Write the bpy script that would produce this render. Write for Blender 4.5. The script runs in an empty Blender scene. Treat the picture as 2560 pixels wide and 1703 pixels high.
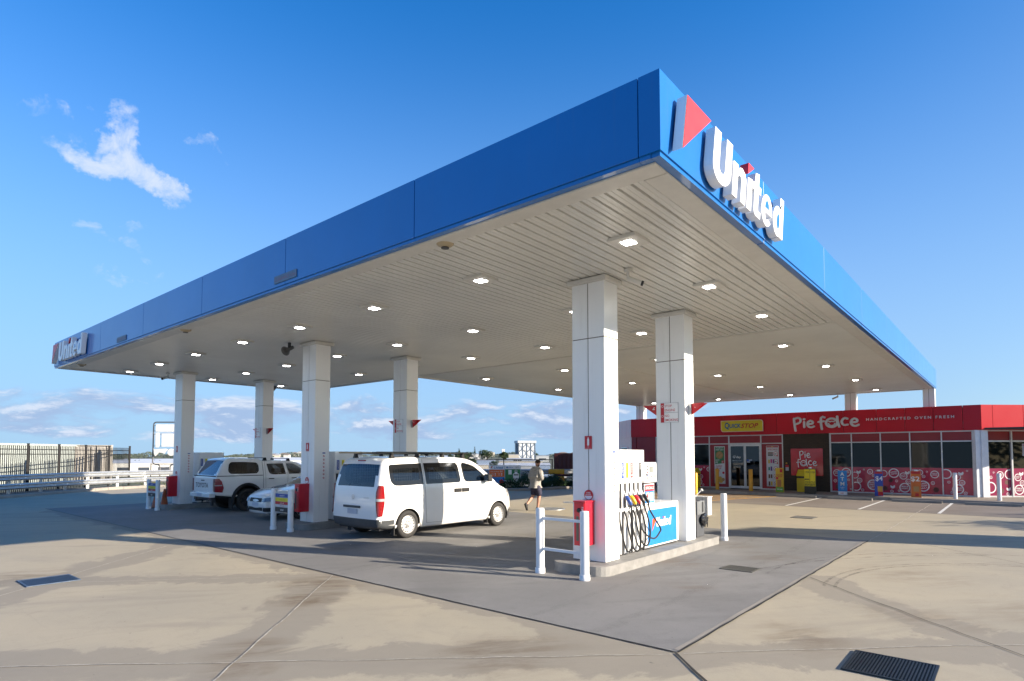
import bpy, bmesh, math, random
from mathutils import Matrix, Vector
from mathutils.geometry import delaunay_2d_cdt
R = math.radians; PI = math.pi
S = bpy.context.scene; C = S.collection
rnd = random.Random(7)
# ------------------------------------------------------------ camera
cd = bpy.data.cameras.new('camera'); cam = bpy.data.objects.new('camera', cd); C.objects.link(cam)
cd.sensor_width = 36; cd.lens = 20.873; cd.shift_x = .0023; cd.shift_y = .0832; cd.clip_end = 20000; cd.clip_start = .05
XR = Vector((.6471417, -.7623697, .0002365)).normalized()
FW = Vector((.7614296, .646359, .0494473)).normalized()
XR = (XR - XR.dot(FW)*FW).normalized(); UP = XR.cross(FW)
m = Matrix((XR, UP, -FW)).transposed().to_4x4(); m.translation = (.31, .2, 2.0)
cam.matrix_world = m; S.camera = cam
# ------------------------------------------------------------ sun and sky
SUN = Vector((.360, -.933, 0)); SEL = R(18.4)
sl = bpy.data.lights.new('sun', 'SUN'); sl.energy = 5.0; sl.angle = R(.5); sl.color = (1, .87, .70)
so = bpy.data.objects.new('sun', sl); C.objects.link(so)
sd = Vector((SUN.x*math.cos(SEL), SUN.y*math.cos(SEL), math.sin(SEL)))
so.rotation_euler = sd.to_track_quat('Z', 'Y').to_euler(); so.location = (10, -20, 20)
w = bpy.data.worlds.new('World'); S.world = w; w.use_nodes = True
S.view_settings.view_transform = 'Standard'; S.view_settings.look = 'None'
S.view_settings.exposure = 1.2; S.view_settings.gamma = 1; S.view_settings.use_curve_mapping = False
S.cycles.max_bounces = 8; S.cycles.transparent_max_bounces = 12
S.cycles.sample_clamp_indirect = 6

class NT:
    """small expression helper over a node tree"""
    def __init__(s, tree): s.t = tree; s.n = tree.nodes; s.l = tree.links
    def new(s, typ, **k):
        nd = s.n.new(typ)
        for a, b in k.items(): setattr(nd, a, b)
        return nd
    def put(s, sock, v):
        if isinstance(v, bpy.types.NodeSocket): s.l.new(v, sock)
        else:
            if hasattr(sock.default_value, '__len__') and not hasattr(v, '__len__'): v = (v,)*len(sock.default_value)
            if hasattr(sock.default_value, '__len__') and len(sock.default_value) == 4 and len(v) == 3: v = (*v, 1)
            sock.default_value = v
    def m(s, op, a, b=0, c=0, clamp=False):
        nd = s.new('ShaderNodeMath', operation=op, use_clamp=clamp)
        s.put(nd.inputs[0], a); s.put(nd.inputs[1], b); s.put(nd.inputs[2], c); return nd.outputs[0]
    def ss(s, x, a, b, lo=0, hi=1):
        nd = s.new('ShaderNodeMapRange', interpolation_type='SMOOTHSTEP')
        for i, v in enumerate((x, a, b, lo, hi)): s.put(nd.inputs[i], v)
        return nd.outputs[0]
    def mix(s, f, a, b, mode='MIX'):
        nd = s.new('ShaderNodeMix', data_type='RGBA', blend_type=mode, clamp_factor=True)
        s.put(nd.inputs[0], f); s.put(nd.inputs[6], a); s.put(nd.inputs[7], b); return nd.outputs[2]
    def noise(s, v, sc, det=4, ro=.55, dist=0, col=False):
        nd = s.new('ShaderNodeTexNoise'); s.put(nd.inputs['Vector'], v)
        nd.inputs['Scale'].default_value = sc; nd.inputs['Detail'].default_value = det
        nd.inputs['Roughness'].default_value = ro; nd.inputs['Distortion'].default_value = dist
        return nd.outputs['Color' if col else 'Fac']
    def vm(s, op, a, b=(0, 0, 0)):
        nd = s.new('ShaderNodeVectorMath', operation=op); s.put(nd.inputs[0], a); s.put(nd.inputs[1], b)
        return nd.outputs['Value' if op in ('DOT_PRODUCT', 'LENGTH', 'DISTANCE') else 'Vector']
    def xyz(s, v):
        nd = s.new('ShaderNodeSeparateXYZ'); s.put(nd.inputs[0], v); return nd.outputs
    def cxyz(s, x, y, z):
        nd = s.new('ShaderNodeCombineXYZ'); s.put(nd.inputs[0], x); s.put(nd.inputs[1], y); s.put(nd.inputs[2], z); return nd.outputs[0]

def sky_world():
    q = NT(w.node_tree); q.n.clear()
    sky = q.new('ShaderNodeTexSky', sky_type='NISHITA', sun_disc=False)
    sky.sun_elevation = SEL; sky.sun_rotation = math.atan2(SUN.x, SUN.y)
    sky.altitude = 30; sky.air_density = 1.0; sky.dust_density = .15; sky.ozone_density = 2.2
    tc = q.new('ShaderNodeTexCoord'); d = tc.outputs['Generated']
    x, y, z = q.xyz(d)
    az = q.m('ARCTAN2', y, x)                    # azimuth, radians, 0 = +X
    el = q.m('ARCSINE', z)
    away = q.mix(1, sky.outputs[0], (.12, .90, 1.62, 1), 'MULTIPLY')
    hz = q.m('MULTIPLY', q.m('POWER', q.ss(el, -.05, .80, 1, 0), 1.45), .97)
    away = q.mix(hz, away, (2.55, 3.66, 5.1, 1))
    side = q.m('ADD', q.m('MULTIPLY', x, SUN.x), q.m('MULTIPLY', y, SUN.y))     # towards the sun the sky is brighter
    base = q.mix(q.ss(side, .05, .95), away, q.mix(1, sky.outputs[0], (.95, 1.0, 1.08, 1), 'MULTIPLY'))
    # wisps: soft blobs in direction space broken by noise
    nz = q.noise(d, 22, 9, .66, .5); nz2 = q.noise(d, 9, 5, .6)
    wd = q.vm('ADD', d, q.vm('SCALE', q.vm('SUBTRACT', q.noise(d, 22, 3, .6, col=True), (.5, .5, .5)), (0, 0, 0)))
    wob = q.xyz(q.vm('SUBTRACT', q.noise(d, 14, 5, .65, col=True), (.5, .5, .5)))
    azw = q.m('ADD', az, q.m('MULTIPLY', wob[0], .12)); elw = q.m('ADD', el, q.m('MULTIPLY', wob[1], .09))
    tot = None
    for (a, e, ra, re, rot, s) in WISPS:
        da = q.m('MULTIPLY', q.m('SUBTRACT', azw, a), math.cos(e)); de = q.m('SUBTRACT', elw, e)
        ca, sa = math.cos(rot), math.sin(rot)
        u = q.m('ADD', q.m('MULTIPLY', da, ca/ra), q.m('MULTIPLY', de, sa/ra))
        v = q.m('ADD', q.m('MULTIPLY', da, -sa/re), q.m('MULTIPLY', de, ca/re))
        r2 = q.m('ADD', q.m('MULTIPLY', u, u), q.m('MULTIPLY', v, v))
        b = q.m('MULTIPLY', q.ss(r2, 0, 1.0, 1, 0), s)
        tot = b if tot is None else q.m('MAXIMUM', tot, b)
    wisp = q.ss(q.m('ADD', tot, q.m('MULTIPLY', q.m('SUBTRACT', nz, .52), 2.6)), .22, 1.5)
    wisp = q.m('MULTIPLY', wisp, q.ss(tot, 0, .25))
    # low cumulus banks near the horizon
    st = q.cxyz(q.m('MULTIPLY', az, 6.5), 0, q.m('MULTIPLY', el, 21))
    n1 = q.noise(st, 1.15, 8, .62, .3)
    st2 = q.cxyz(q.m('MULTIPLY', az, 6.5), 0, q.m('ADD', q.m('MULTIPLY', el, 21), .20))
    n2 = q.noise(st2, 1.15, 8, .62, .3)
    band = q.m('MULTIPLY', q.ss(el, .004, .03), q.ss(el, .075, .135, 1, 0))
    band = q.m('MULTIPLY', band, q.ss(az, .30, .52, .55, 1))
    bank = q.ss(q.m('ADD', n1, q.m('MULTIPLY', q.m('SUBTRACT', band, 1), .45)), .38, .58)
    bank = q.m('MULTIPLY', bank, .95)
    lit = q.ss(q.m('SUBTRACT', n1, n2), -.01, .13)
    cl = q.mix(lit, (2.25, 3.1, 4.6, 1), (4.2, 4.7, 5.6, 1))
    cl = q.mix(1, cl, q.cxyz(CLK, CLK, CLK), 'MULTIPLY')
    col = q.mix(bank, base, cl)
    col = q.mix(q.m('MULTIPLY', wisp, .88), col, q.mix(1, (4.5, 5.0, 6.0, 1), q.cxyz(CLK, CLK, CLK), 'MULTIPLY'))
    bg = q.new('ShaderNodeBackground'); q.put(bg.inputs[0], col); bg.inputs[1].default_value = .075
    out = q.new('ShaderNodeOutputWorld'); q.l.new(bg.outputs[0], out.inputs[0])
SKYK = (1, 1, 1); CLK = 1.0
WISPS = []
def pixdir(px, py):   # direction of a photo pixel (2560 wide), only used to set cloud azimuth/elevation
    v = XR*((px-1274)/1484.3) + UP*(-(py-1064.5)/1484.3) + FW
    v.normalize(); return math.atan2(v.y, v.x), math.asin(v.z)
for (px, py, ra, re, rot, s) in ((290, 330, .05, .026, 1.15, 1.1), (300, 400, .045, .024, 1.2, 1.1), (270, 425, .085, .024, -.12, 1.15), (380, 455, .07, .024, -.5, 1.15),
        (140, 275, .03, .026, .3, .55), (515, 365, .035, .013, .15, .62), (360, 565, .026, .013, .2, .5), (330, 605, .03, .014, -.3, .5), (375, 672, .024, .013, .3, .55),
        (285, 690, .034, .012, .1, .45), (190, 360, .03, .012, -.3, .4), (560, 400, .014, .01, 0, .35), (205, 570, .018, .012, 0, .35), (240, 258, .012, .02, 0, .3), (480, 178, .02, .01, 0, .18), (255, 590, .03, .01, 0, .3)):
    a, e = pixdir(px, py); WISPS.append((a, e, ra, re, -rot, s))
sky_world()

# ------------------------------------------------------------ materials
MATS = {}
def mat(name, col=(.8, .8, .8), rough=.5, metal=0, var=.06, vs=3, bump=0, bs=60, emit=None, coat=0, buckle=0, streak=0, alpha=1, spec=.5, grime=0, sampling=True):
    if name in MATS: return MATS[name]
    mt = bpy.data.materials.new(name); mt.use_nodes = True; q = NT(mt.node_tree)
    p = q.n['Principled BSDF']; MATS[name] = mt
    tc = q.new('ShaderNodeTexCoord').outputs['Object']
    c = (*col, 1)
    if var:
        f = q.ss(q.noise(tc, vs, 5, .6), .3, .7)
        c = q.mix(f, tuple(v*(1-var) for v in col), tuple(min(1, v*(1+var)) for v in col))
    if grime:
        g = q.ss(q.noise(tc, 5, 6, .7, .5), .52, .75)
        c = q.mix(q.m('MULTIPLY', g, grime), c, tuple(v*.45 for v in col))
    if streak:
        xx, yy, zz = q.xyz(tc); sn = q.noise(q.cxyz(q.m('MULTIPLY', xx, 9), q.m('MULTIPLY', yy, 9), q.m('MULTIPLY', zz, .5)), 1.0, 5, .65)
        c = q.mix(q.m('MULTIPLY', q.ss(sn, .54, .75), streak), c, (.16, .14, .11, 1))
    q.put(p.inputs['Base Color'], c)
    if buckle:
        bb = q.new('ShaderNodeBump'); bb.inputs['Strength'].default_value = buckle; bb.inputs['Distance'].default_value = .08
        q.put(bb.inputs['Height'], q.noise(tc, .9, 2, .4)); q.l.new(bb.outputs[0], p.inputs['Normal'])
    rr = rough if not var else q.m('ADD', rough, q.m('MULTIPLY', q.m('SUBTRACT', q.noise(tc, vs*2.3, 4), .5), min(.12, rough*.3)))
    q.put(p.inputs['Roughness'], rr)
    p.inputs['Metallic'].default_value = metal; p.inputs['Specular IOR Level'].default_value = spec
    if coat: p.inputs['Coat Weight'].default_value = coat; p.inputs['Coat Roughness'].default_value = .04
    if bump:
        b = q.new('ShaderNodeBump'); b.inputs['Strength'].default_value = bump; b.inputs['Distance'].default_value = .02
        q.put(b.inputs['Height'], q.noise(tc, bs, 4)); q.l.new(b.outputs[0], p.inputs['Normal'])
    if emit:
        p.inputs['Emission Color'].default_value = (*emit[0], 1); p.inputs['Emission Strength'].default_value = emit[1]
        if not sampling: mt.cycles.emission_sampling = 'NONE'
    return mt
def glass(name, tint=(.5, .55, .55), refl=1, rough=.02, trans=.7):
    """thin pane: tinted see-through plus fresnel reflection"""
    if name in MATS: return MATS[name]
    mt = bpy.data.materials.new(name); mt.use_nodes = True; q = NT(mt.node_tree); MATS[name] = mt
    q.n.clear(); out = q.new('ShaderNodeOutputMaterial')
    t = q.new('ShaderNodeBsdfTransparent'); t.inputs[0].default_value = (*[v*trans for v in tint], 1)
    g = q.new('ShaderNodeBsdfGlossy'); g.inputs['Roughness'].default_value = rough
    g.inputs[0].default_value = (.95, .97, 1, 1)
    lw = q.new('ShaderNodeLayerWeight'); lw.inputs[0].default_value = .5
    fr = q.m('ADD', .055, q.m('MULTIPLY', q.m('POWER', lw.outputs['Facing'], 5), .94))
    mx = q.new('ShaderNodeMixShader'); q.put(mx.inputs[0], q.m('MULTIPLY', fr, refl, clamp=True))
    q.l.new(t.outputs[0], mx.inputs[1]); q.l.new(g.outputs[0], mx.inputs[2]); q.l.new(mx.outputs[0], out.inputs[0])
    return mt

# ------------------------------------------------------------ mesh builder
def frame(o, xd, yd):
    xd = Vector(xd).normalized(); yd = Vector(yd).normalized(); zd = xd.cross(yd)
    f = Matrix((xd, yd, zd)).transposed().to_4x4(); f.translation = Vector(o); return f
def FX(x, y, z): return frame((x, y, z), (0, -1, 0), (0, 0, 1))      # on a face that looks to -X: u = -Y, v = Z
def FY(x, y, z): return frame((x, y, z), (1, 0, 0), (0, 0, 1))       # on a face that looks to -Y: u = +X, v = Z
I4 = Matrix.Identity(4)
class MB:
    def __init__(s, M=None): s.v = []; s.f = []; s.mi = []; s.sm = []; s.M = M or I4
    def add(s, vs, fs, m=0, sm=False, M=None):
        T = s.M @ M if M is not None else s.M; n = len(s.v)
        s.v += [T @ Vector(p) for p in vs]
        flip = T.to_3x3().determinant() < 0
        for f in fs:
            f = [n+i for i in f]
            s.f.append(f[::-1] if flip else f); s.mi.append(m); s.sm.append(sm)
        return s
    def box(s, a, b, m=0, M=None):
        x0, x1 = sorted((a[0], b[0])); y0, y1 = sorted((a[1], b[1])); z0, z1 = sorted((a[2], b[2]))
        return s.add([(x0, y0, z0), (x1, y0, z0), (x1, y1, z0), (x0, y1, z0), (x0, y0, z1), (x1, y0, z1), (x1, y1, z1), (x0, y1, z1)],
            [(0, 3, 2, 1), (4, 5, 6, 7), (0, 1, 5, 4), (1, 2, 6, 5), (2, 3, 7, 6), (3, 0, 4, 7)], m, False, M)
    def cbox(s, c, d, m=0, M=None):
        return s.box([c[i]-d[i]/2 for i in range(3)], [c[i]+d[i]/2 for i in range(3)], m, M)
    def cyl(s, a, b, r0, r1=None, n=16, m=0, caps=True, sm=True, M=None):
        a = Vector(a); b = Vector(b); r1 = r0 if r1 is None else r1; d = (b-a).normalized()
        u = d.orthogonal().normalized(); v = d.cross(u)
        vs = [a+(u*math.cos(2*PI*i/n)+v*math.sin(2*PI*i/n))*r0 for i in range(n)] + [b+(u*math.cos(2*PI*i/n)+v*math.sin(2*PI*i/n))*r1 for i in range(n)]
        s.add(vs, [(i, (i+1) % n, n+(i+1) % n, n+i) for i in range(n)], m, sm, M)
        if caps: s.add(vs, [tuple(range(n))[::-1], tuple(range(n, 2*n))], m, False, M)
        return s
    def tube(s, pts, r, n=8, m=0, closed=False, sm=True, M=None, caps=True, sq=1):
        pts = [Vector(p) for p in pts]; k = len(pts); vs = []; pu = None
        for i, p in enumerate(pts):
            if closed: t = pts[(i+1) % k]-pts[i-1]
            else: t = pts[min(i+1, k-1)]-pts[max(i-1, 0)]
            t.normalize()
            u = t.orthogonal().normalized() if pu is None else (pu-t*pu.dot(t)).normalized()
            pu = u; v = t.cross(u); rr = r[i] if hasattr(r, '__len__') else r
            vs += [p+(u*math.cos(2*PI*j/n)+v*math.sin(2*PI*j/n))*rr for j in range(n)]
        fs = []
        for i in range(k if closed else k-1):
            a = i*n; b = ((i+1) % k)*n
            fs += [(a+j, a+(j+1) % n, b+(j+1) % n, b+j) for j in range(n)]
        s.add(vs, fs, m, sm, M)
        if caps and not closed: s.add(vs, [tuple(range(n))[::-1], tuple(range((k-1)*n, k*n))], m, False, M)
        return s
    def prism(s, poly, z0, z1, m=0, M=None, sm=False):
        """polygon in local XY extruded along Z; CCW polygon seen from +Z"""
        n = len(poly); ar = sum(poly[i][0]*poly[(i+1) % n][1]-poly[(i+1) % n][0]*poly[i][1] for i in range(n))
        if ar < 0: poly = poly[::-1]
        z0, z1 = sorted((z0, z1))
        vs = [(x, y, z0) for x, y in poly] + [(x, y, z1) for x, y in poly]
        s.add(vs, [tuple(range(n))[::-1], tuple(range(n, 2*n))], m, False, M)
        return s.add(vs, [(i, (i+1) % n, n+(i+1) % n, n+i) for i in range(n)], m, sm, M)
    def lathe(s, prof, n=24, m=0, M=None, sm=True):
        """profile (r, z) turned about local Z"""
        k = len(prof); vs = [(r*math.cos(2*PI*j/n), r*math.sin(2*PI*j/n), z) for r, z in prof for j in range(n)]
        return s.add(vs, [(i*n+j, i*n+(j+1) % n, (i+1)*n+(j+1) % n, (i+1)*n+j) for i in range(k-1) for j in range(n)], m, sm, M)
    def disc(s, c, r, m=0, n=24, M=None, ry=None):
        ry = ry or r
        return s.add([(c[0]+r*math.cos(2*PI*i/n), c[1]+ry*math.sin(2*PI*i/n), c[2]) for i in range(n)], [tuple(range(n))], m, False, M)
    def ring(s, c, r0, r1, m=0, n=32, M=None, a0=0, a1=2*PI):
        k = n+1; vs = []
        for i in range(k):
            a = a0+(a1-a0)*i/n; vs += [(c[0]+r0*math.cos(a), c[1]+r0*math.sin(a), c[2]), (c[0]+r1*math.cos(a), c[1]+r1*math.sin(a), c[2])]
        return s.add(vs, [(2*i, 2*i+1, 2*i+3, 2*i+2) for i in range(n)], m, False, M)
    def quad(s, x0, y0, x1, y1, z=0, m=0, M=None):
        return s.add([(x0, y0, z), (x1, y0, z), (x1, y1, z), (x0, y1, z)], [(0, 1, 2, 3)], m, False, M)
    def sph(s, c, r, m=0, n=12, M=None, sq=(1, 1, 1)):
        vs = []; k = n//2
        for i in range(k+1):
            t = PI*i/k
            for j in range(n): vs.append((c[0]+r*sq[0]*math.sin(t)*math.cos(2*PI*j/n), c[1]+r*sq[1]*math.sin(t)*math.sin(2*PI*j/n), c[2]+r*sq[2]*math.cos(t)))
        return s.add(vs, [(i*n+j, (i+1)*n+j, (i+1)*n+(j+1) % n, i*n+(j+1) % n) for i in range(k) for j in range(n)], m, True, M)
    def grid(s, P, m=0, sm=True, M=None, flip=False):
        a = len(P); b = len(P[0]); vs = [p for row in P for p in row]
        fs = [(i*b+j, (i+1)*b+j, (i+1)*b+j+1, i*b+j+1) for i in range(a-1) for j in range(b-1)]
        if flip: fs = [f[::-1] for f in fs]
        return s.add(vs, fs, m, sm, M)
    def text(s, txt, h, M, m=0, ext=0, off=0, shear=0, xs=1, al='CENTER', sp=1, fit=None):
        """lettering: cap height h, baseline at local origin; fit = total width"""
        key = (txt, off, shear, sp, ext/h if ext else 0)
        if key not in TXT:
            cu = bpy.data.curves.new('t', 'FONT'); cu.body = txt; cu.size = 1.37; cu.offset = off; cu.shear = shear; cu.space_character = sp
            cu.resolution_u = 3; cu.extrude = (ext/h)/2 if ext else 0; cu.fill_mode = 'BOTH' if ext else 'FRONT'
            o = bpy.data.objects.new('t', cu); C.objects.link(o); bpy.context.view_layer.update()
            me = o.to_mesh(); vs = [v.co.copy() for v in me.vertices]; fs = [tuple(p.vertices) for p in me.polygons]
            o.to_mesh_clear(); bpy.data.objects.remove(o); bpy.data.curves.remove(cu)
            TXT[key] = (vs, fs)
        vs, fs = TXT[key]
        if not vs: return s
        x0 = min(v.x for v in vs); x1 = max(v.x for v in vs)
        k = h*xs if fit is None else fit/(x1-x0)
        sh = {'CENTER': -(x0+x1)/2, 'LEFT': -x0, 'RIGHT': -x1}[al]
        return s.add([((v.x+sh)*k, v.y*h, v.z*h+(ext/2 if ext else 0)) for v in vs], fs, m, False, M)
    def build(s, name, mats, parent=None, bev=0, loc=None, seg=2, **tg):
        me = bpy.data.meshes.new(name); me.from_pydata([tuple(v) for v in s.v], [], s.f)
        for mt in (mats if isinstance(mats, (list, tuple)) else [mats]): me.materials.append(mt)
        for p, mi, sm in zip(me.polygons, s.mi, s.sm): p.material_index = mi; p.use_smooth = sm
        me.update(); o = bpy.data.objects.new(name, me); C.objects.link(o)
        if parent: o.parent = parent
        if loc: o.location = loc
        if bev:
            b = o.modifiers.new('bevel', 'BEVEL'); b.width = bev; b.segments = seg; b.limit_method = 'ANGLE'; b.angle_limit = R(40)
        if tg: tag(o, **tg)
        return o
TXT = {}
def tag(o, label=None, cat=None, group=None, kind=None):
    if label: o['label'] = label
    if cat: o['category'] = cat
    if group: o['group'] = group
    if kind: o['kind'] = kind
    return o
def thing(name, label, cat, loc=(0, 0, 0), rz=0, group=None):
    o = bpy.data.objects.new(name, None); C.objects.link(o); o.empty_display_size = .2
    o.location = loc; o.rotation_euler = (0, 0, rz); return tag(o, label, cat, group)
def kids(o): return [c for c in S.objects if c.parent == o]
def dup(o, loc=None, rz=None, label=None, parent=None):
    c = o.copy(); C.objects.link(c)
    if parent: c.parent = parent
    if loc is not None: c.location = loc
    if rz is not None: c.rotation_euler = (0, 0, rz)
    if label: c['label'] = label
    for k in kids(o): dup(k, parent=c)
    return c
def arc(cx, cy, r, a0, a1, n=8): return [(cx+r*math.cos(R(a0+(a1-a0)*i/n)), cy+r*math.sin(R(a0+(a1-a0)*i/n))) for i in range(n+1)]
def rrect(x0, y0, x1, y1, r, n=5):
    return arc(x1-r, y0+r, r, -90, 0, n)+arc(x1-r, y1-r, r, 0, 90, n)+arc(x0+r, y1-r, r, 90, 180, n)+arc(x0+r, y0+r, r, 180, 270, n)
ORD = ['first', 'second', 'third', 'fourth', 'fifth', 'sixth', 'seventh', 'eighth', 'ninth', 'tenth']

white = mat('white_paint', (.80, .80, .79), .35, var=.03, grime=.08)
offwhite = mat('cream_metal', (.60, .585, .54), .42, var=.05)
alu = mat('aluminium_frame', (.62, .63, .64), .35, .6)
black = mat('black_plastic', (.018, .018, .02), .45)
rubber = mat('rubber', (.022, .022, .023), .75)
red = mat('red_paint', (.55, .012, .03), .3, coat=.2)
signred = mat('sign_red', (.5, .012, .02), .4)
signwhite = mat('sign_white', (.82, .82, .82), .4)
signblue = mat('sign_blue', (.012, .06, .33), .4)
skyblue = mat('brand_sky_blue', (.008, .20, .56), .4)
yellow = mat('yellow_paint', (.78, .42, .015), .4, grime=.12)
signyellow = mat('sign_yellow', (.75, .62, .015), .4)
steel = mat('galvanised_steel', (.48, .50, .52), .38, .75, var=.12, vs=6)
darksteel = mat('dark_steel', (.05, .05, .055), .45, .5)
chrome = mat('chrome', (.75, .75, .76), .12, 1, var=0)
green = mat('sign_green', (.02, .17, .06), .5)
orange = mat('orange_print', (.78, .15, .02), .45)
# ------------------------------------------------------------ ground
def concrete(name, c1, c2, stain, joints=(), stains=(), rough=.82):
    mt = bpy.data.materials.new(name); mt.use_nodes = True; q = NT(mt.node_tree); p = q.n['Principled BSDF']
    P = q.new('ShaderNodeTexCoord').outputs['Object']; X, Y, Z = q.xyz(P)
    # brushed swirls: noise stretched along one direction
    rot = q.cxyz(q.m('ADD', q.m('MULTIPLY', X, .62), q.m('MULTIPLY', Y, .78)), q.m('MULTIPLY', q.m('SUBTRACT', q.m('MULTIPLY', X, .78), q.m('MULTIPLY', Y, .62)), .22), 0)
    a = q.noise(P, .35, 6, .6, .6); b = q.noise(rot, 1.3, 6, .62, .8); f = q.noise(P, 55, 3, .7); g = q.noise(P, 4, 6, .7, .2)
    col = q.mix(q.ss(a, .35, .65), c1, c2)
    col = q.mix(q.m('MULTIPLY', q.ss(b, .5, .72), .42), col, stain)
    col = q.mix(q.m('MULTIPLY', q.ss(g, .5, .75), .25), col, tuple(v*.72 for v in c1))
    tot = None
    wob = q.m('MULTIPLY', q.m('SUBTRACT', q.noise(P, 1.0, 9, .66, .6), .5), 1.6)
    for (x0, y0, x1, y1, wd) in joints:       # damp borders that follow the joints
        L = math.hypot(x1-x0, y1-y0); dx, dy = (x1-x0)/L, (y1-y0)/L
        t = q.m('ADD', q.m('MULTIPLY', q.m('SUBTRACT', X, x0), dx), q.m('MULTIPLY', q.m('SUBTRACT', Y, y0), dy))
        n = q.m('ABSOLUTE', q.m('ADD', q.m('MULTIPLY', q.m('SUBTRACT', X, x0), -dy), q.m('MULTIPLY', q.m('SUBTRACT', Y, y0), dx)))
        over = q.m('MAXIMUM', q.m('MULTIPLY', t, -1), q.m('MAXIMUM', q.m('SUBTRACT', t, L), 0))
        d = q.m('ADD', q.m('ADD', n, over), wob)
        k = q.ss(d, wd*.9, wd*1.25, 1, 0); tot = k if tot is None else q.m('MAXIMUM', tot, k)
    if tot is not None: col = q.mix(q.m('MULTIPLY', tot, .68), col, stain)
    brown = None
    for (x, y, r, st) in stains:
        dd = q.m('ADD', q.vm('DISTANCE', P, (x, y, 0)), q.m('MULTIPLY', wob, .6))
        k = q.m('MULTIPLY', q.ss(dd, r*.15, r, 1, 0), st); brown = k if brown is None else q.m('MAXIMUM', brown, k)
    if brown is not None:
        brown = q.m('MULTIPLY', brown, q.ss(q.noise(rot, 3.5, 6, .7, .5), .36, .62)); col = q.mix(brown, col, (.13, .085, .045, 1))
    sp = q.ss(q.noise(P, 9, 2, .5), .74, .80)
    col = q.mix(q.m('MULTIPLY', sp, .6), col, (.07, .065, .06, 1))
    cr = q.ss(q.noise(P, 2.2, 9, .75, 1.0), .575, .60); col = q.mix(q.m('MULTIPLY', cr, .13), col, stain)
    dr = q.ss(q.noise(P, 26, 1, .4), .80, .83); col = q.mix(q.m('MULTIPLY', dr, .7), col, (.05, .045, .04, 1))
    col = q.mix(q.m('MULTIPLY', q.ss(f, .35, .7), .16), col, tuple(v*.6 for v in c1))
    st = q.noise(q.cxyz(q.m('MULTIPLY', X, .9), q.m('MULTIPLY', Y, 14), 0), .8, 5, .7, 1.2); st2 = q.noise(q.cxyz(q.m('MULTIPLY', X, 12), q.m('MULTIPLY', Y, .7), 0), .8, 5, .7, 1.2)
    col = q.mix(q.m('MULTIPLY', q.ss(q.m('MAXIMUM', st, st2), .58, .78), .3), col, stain)
    col = q.mix(q.m('MULTIPLY', q.ss(q.noise(P, 160, 2, .8), .52, .75), .22), col, tuple(min(1, v*1.35) for v in c1))
    q.put(p.inputs['Base Color'], col); q.put(p.inputs['Roughness'], q.m('ADD', rough-.08, q.m('MULTIPLY', g, .14)))
    p.inputs['Specular IOR Level'].default_value = .35
    bp = q.new('ShaderNodeBump'); bp.inputs['Strength'].default_value = .22; bp.inputs['Distance'].default_value = .01
    q.put(bp.inputs['Height'], q.noise(P, 90, 4, .7)); q.l.new(bp.outputs[0], p.inputs['Normal'])
    return mt
JN = [(5.98, 9.03, .5, 3.55, .42), (5.9, 15.14, 0, 9.3, .42), (1.0, 8.25, 5.99, 2.87, .42), (6.0, 2.87, 9.4, -.8, .42), (10.9, 2.86, 7.2, -.6, .35), (2.2, 12.5, 5.96, 9.03, .3), (6.02, 3, 6.02, 27, .28)]
beige = concrete('beige_concrete', (.43, .375, .275), (.375, .335, .255), (.25, .225, .185), JN,
    [(5.6, 8.6, .9, .8), (4.9, 7.9, .7, .8), (3.3, 6.3, .6, .6), (4.9, 4.2, .9, .6), (2.6, 12.9, 1.0, .55), (7.4, 2.1, .8, .5), (3, 6, .5, .6), (12.2, 1.6, 1.2, .35), (9.2, 1.2, 1.0, .35), (10.4, -.2, 1.4, .3)])
greyc = concrete('grey_slab_concrete', (.20, .196, .19), (.235, .23, .222), (.145, .142, .138), (), [(10.9, 5.1, .9, .5), (12.5, 3.9, .9, .4), (13.6, 4.9, .7, .3), (7.9, 11.5, .8, .5), (8.6, 9, 1.4, .3), (9, 4, .5, .3), (12, 9, 2, .35), (8, 19, 1.4, .3)])
bay = concrete('bay_asphalt', (.20, .175, .155), (.245, .215, .19), (.12, .11, .10), (), [(28, 8, 2, .4), (27, 3, 2, .3)])
footp = concrete('footpath_concrete', (.30, .255, .21), (.26, .225, .19), (.17, .15, .13))
kerbm = concrete('kerb_concrete', (.33, .30, .26), (.27, .25, .22), (.14, .13, .12))
def sheet(name, poly, z, mt, kind='structure'):
    b = MB(); b.add([(x, y, z) for x, y in poly], [tuple(range(len(poly)))]); return b.build(name, mt, kind=kind)
sheet('forecourt', [(-60, -60), (60, -60), (60, 21.2), (26.5, 21.2), (25.3, 22.2), (24.6, 24.5), (24.4, 30), (22.5, 36), (18.5, 40.3), (14, 41.6), (11.4, 40.5), (9.06, 38.7), (6, 36.1), (-10, 24), (-60, -10)], 0, beige)
sheet('fuel_slab', [(6.03, 2.9), (16.3, 2.9), (16.3, 28.3), (6.03, 28.3)], .004, greyc)
sheet('parking_bay_surface', [(25.1, 9.2), (22.5, 13.5), (22.5, 15), (31, 15), (31, -8), (25.1, -8)], .004, bay)
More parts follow.
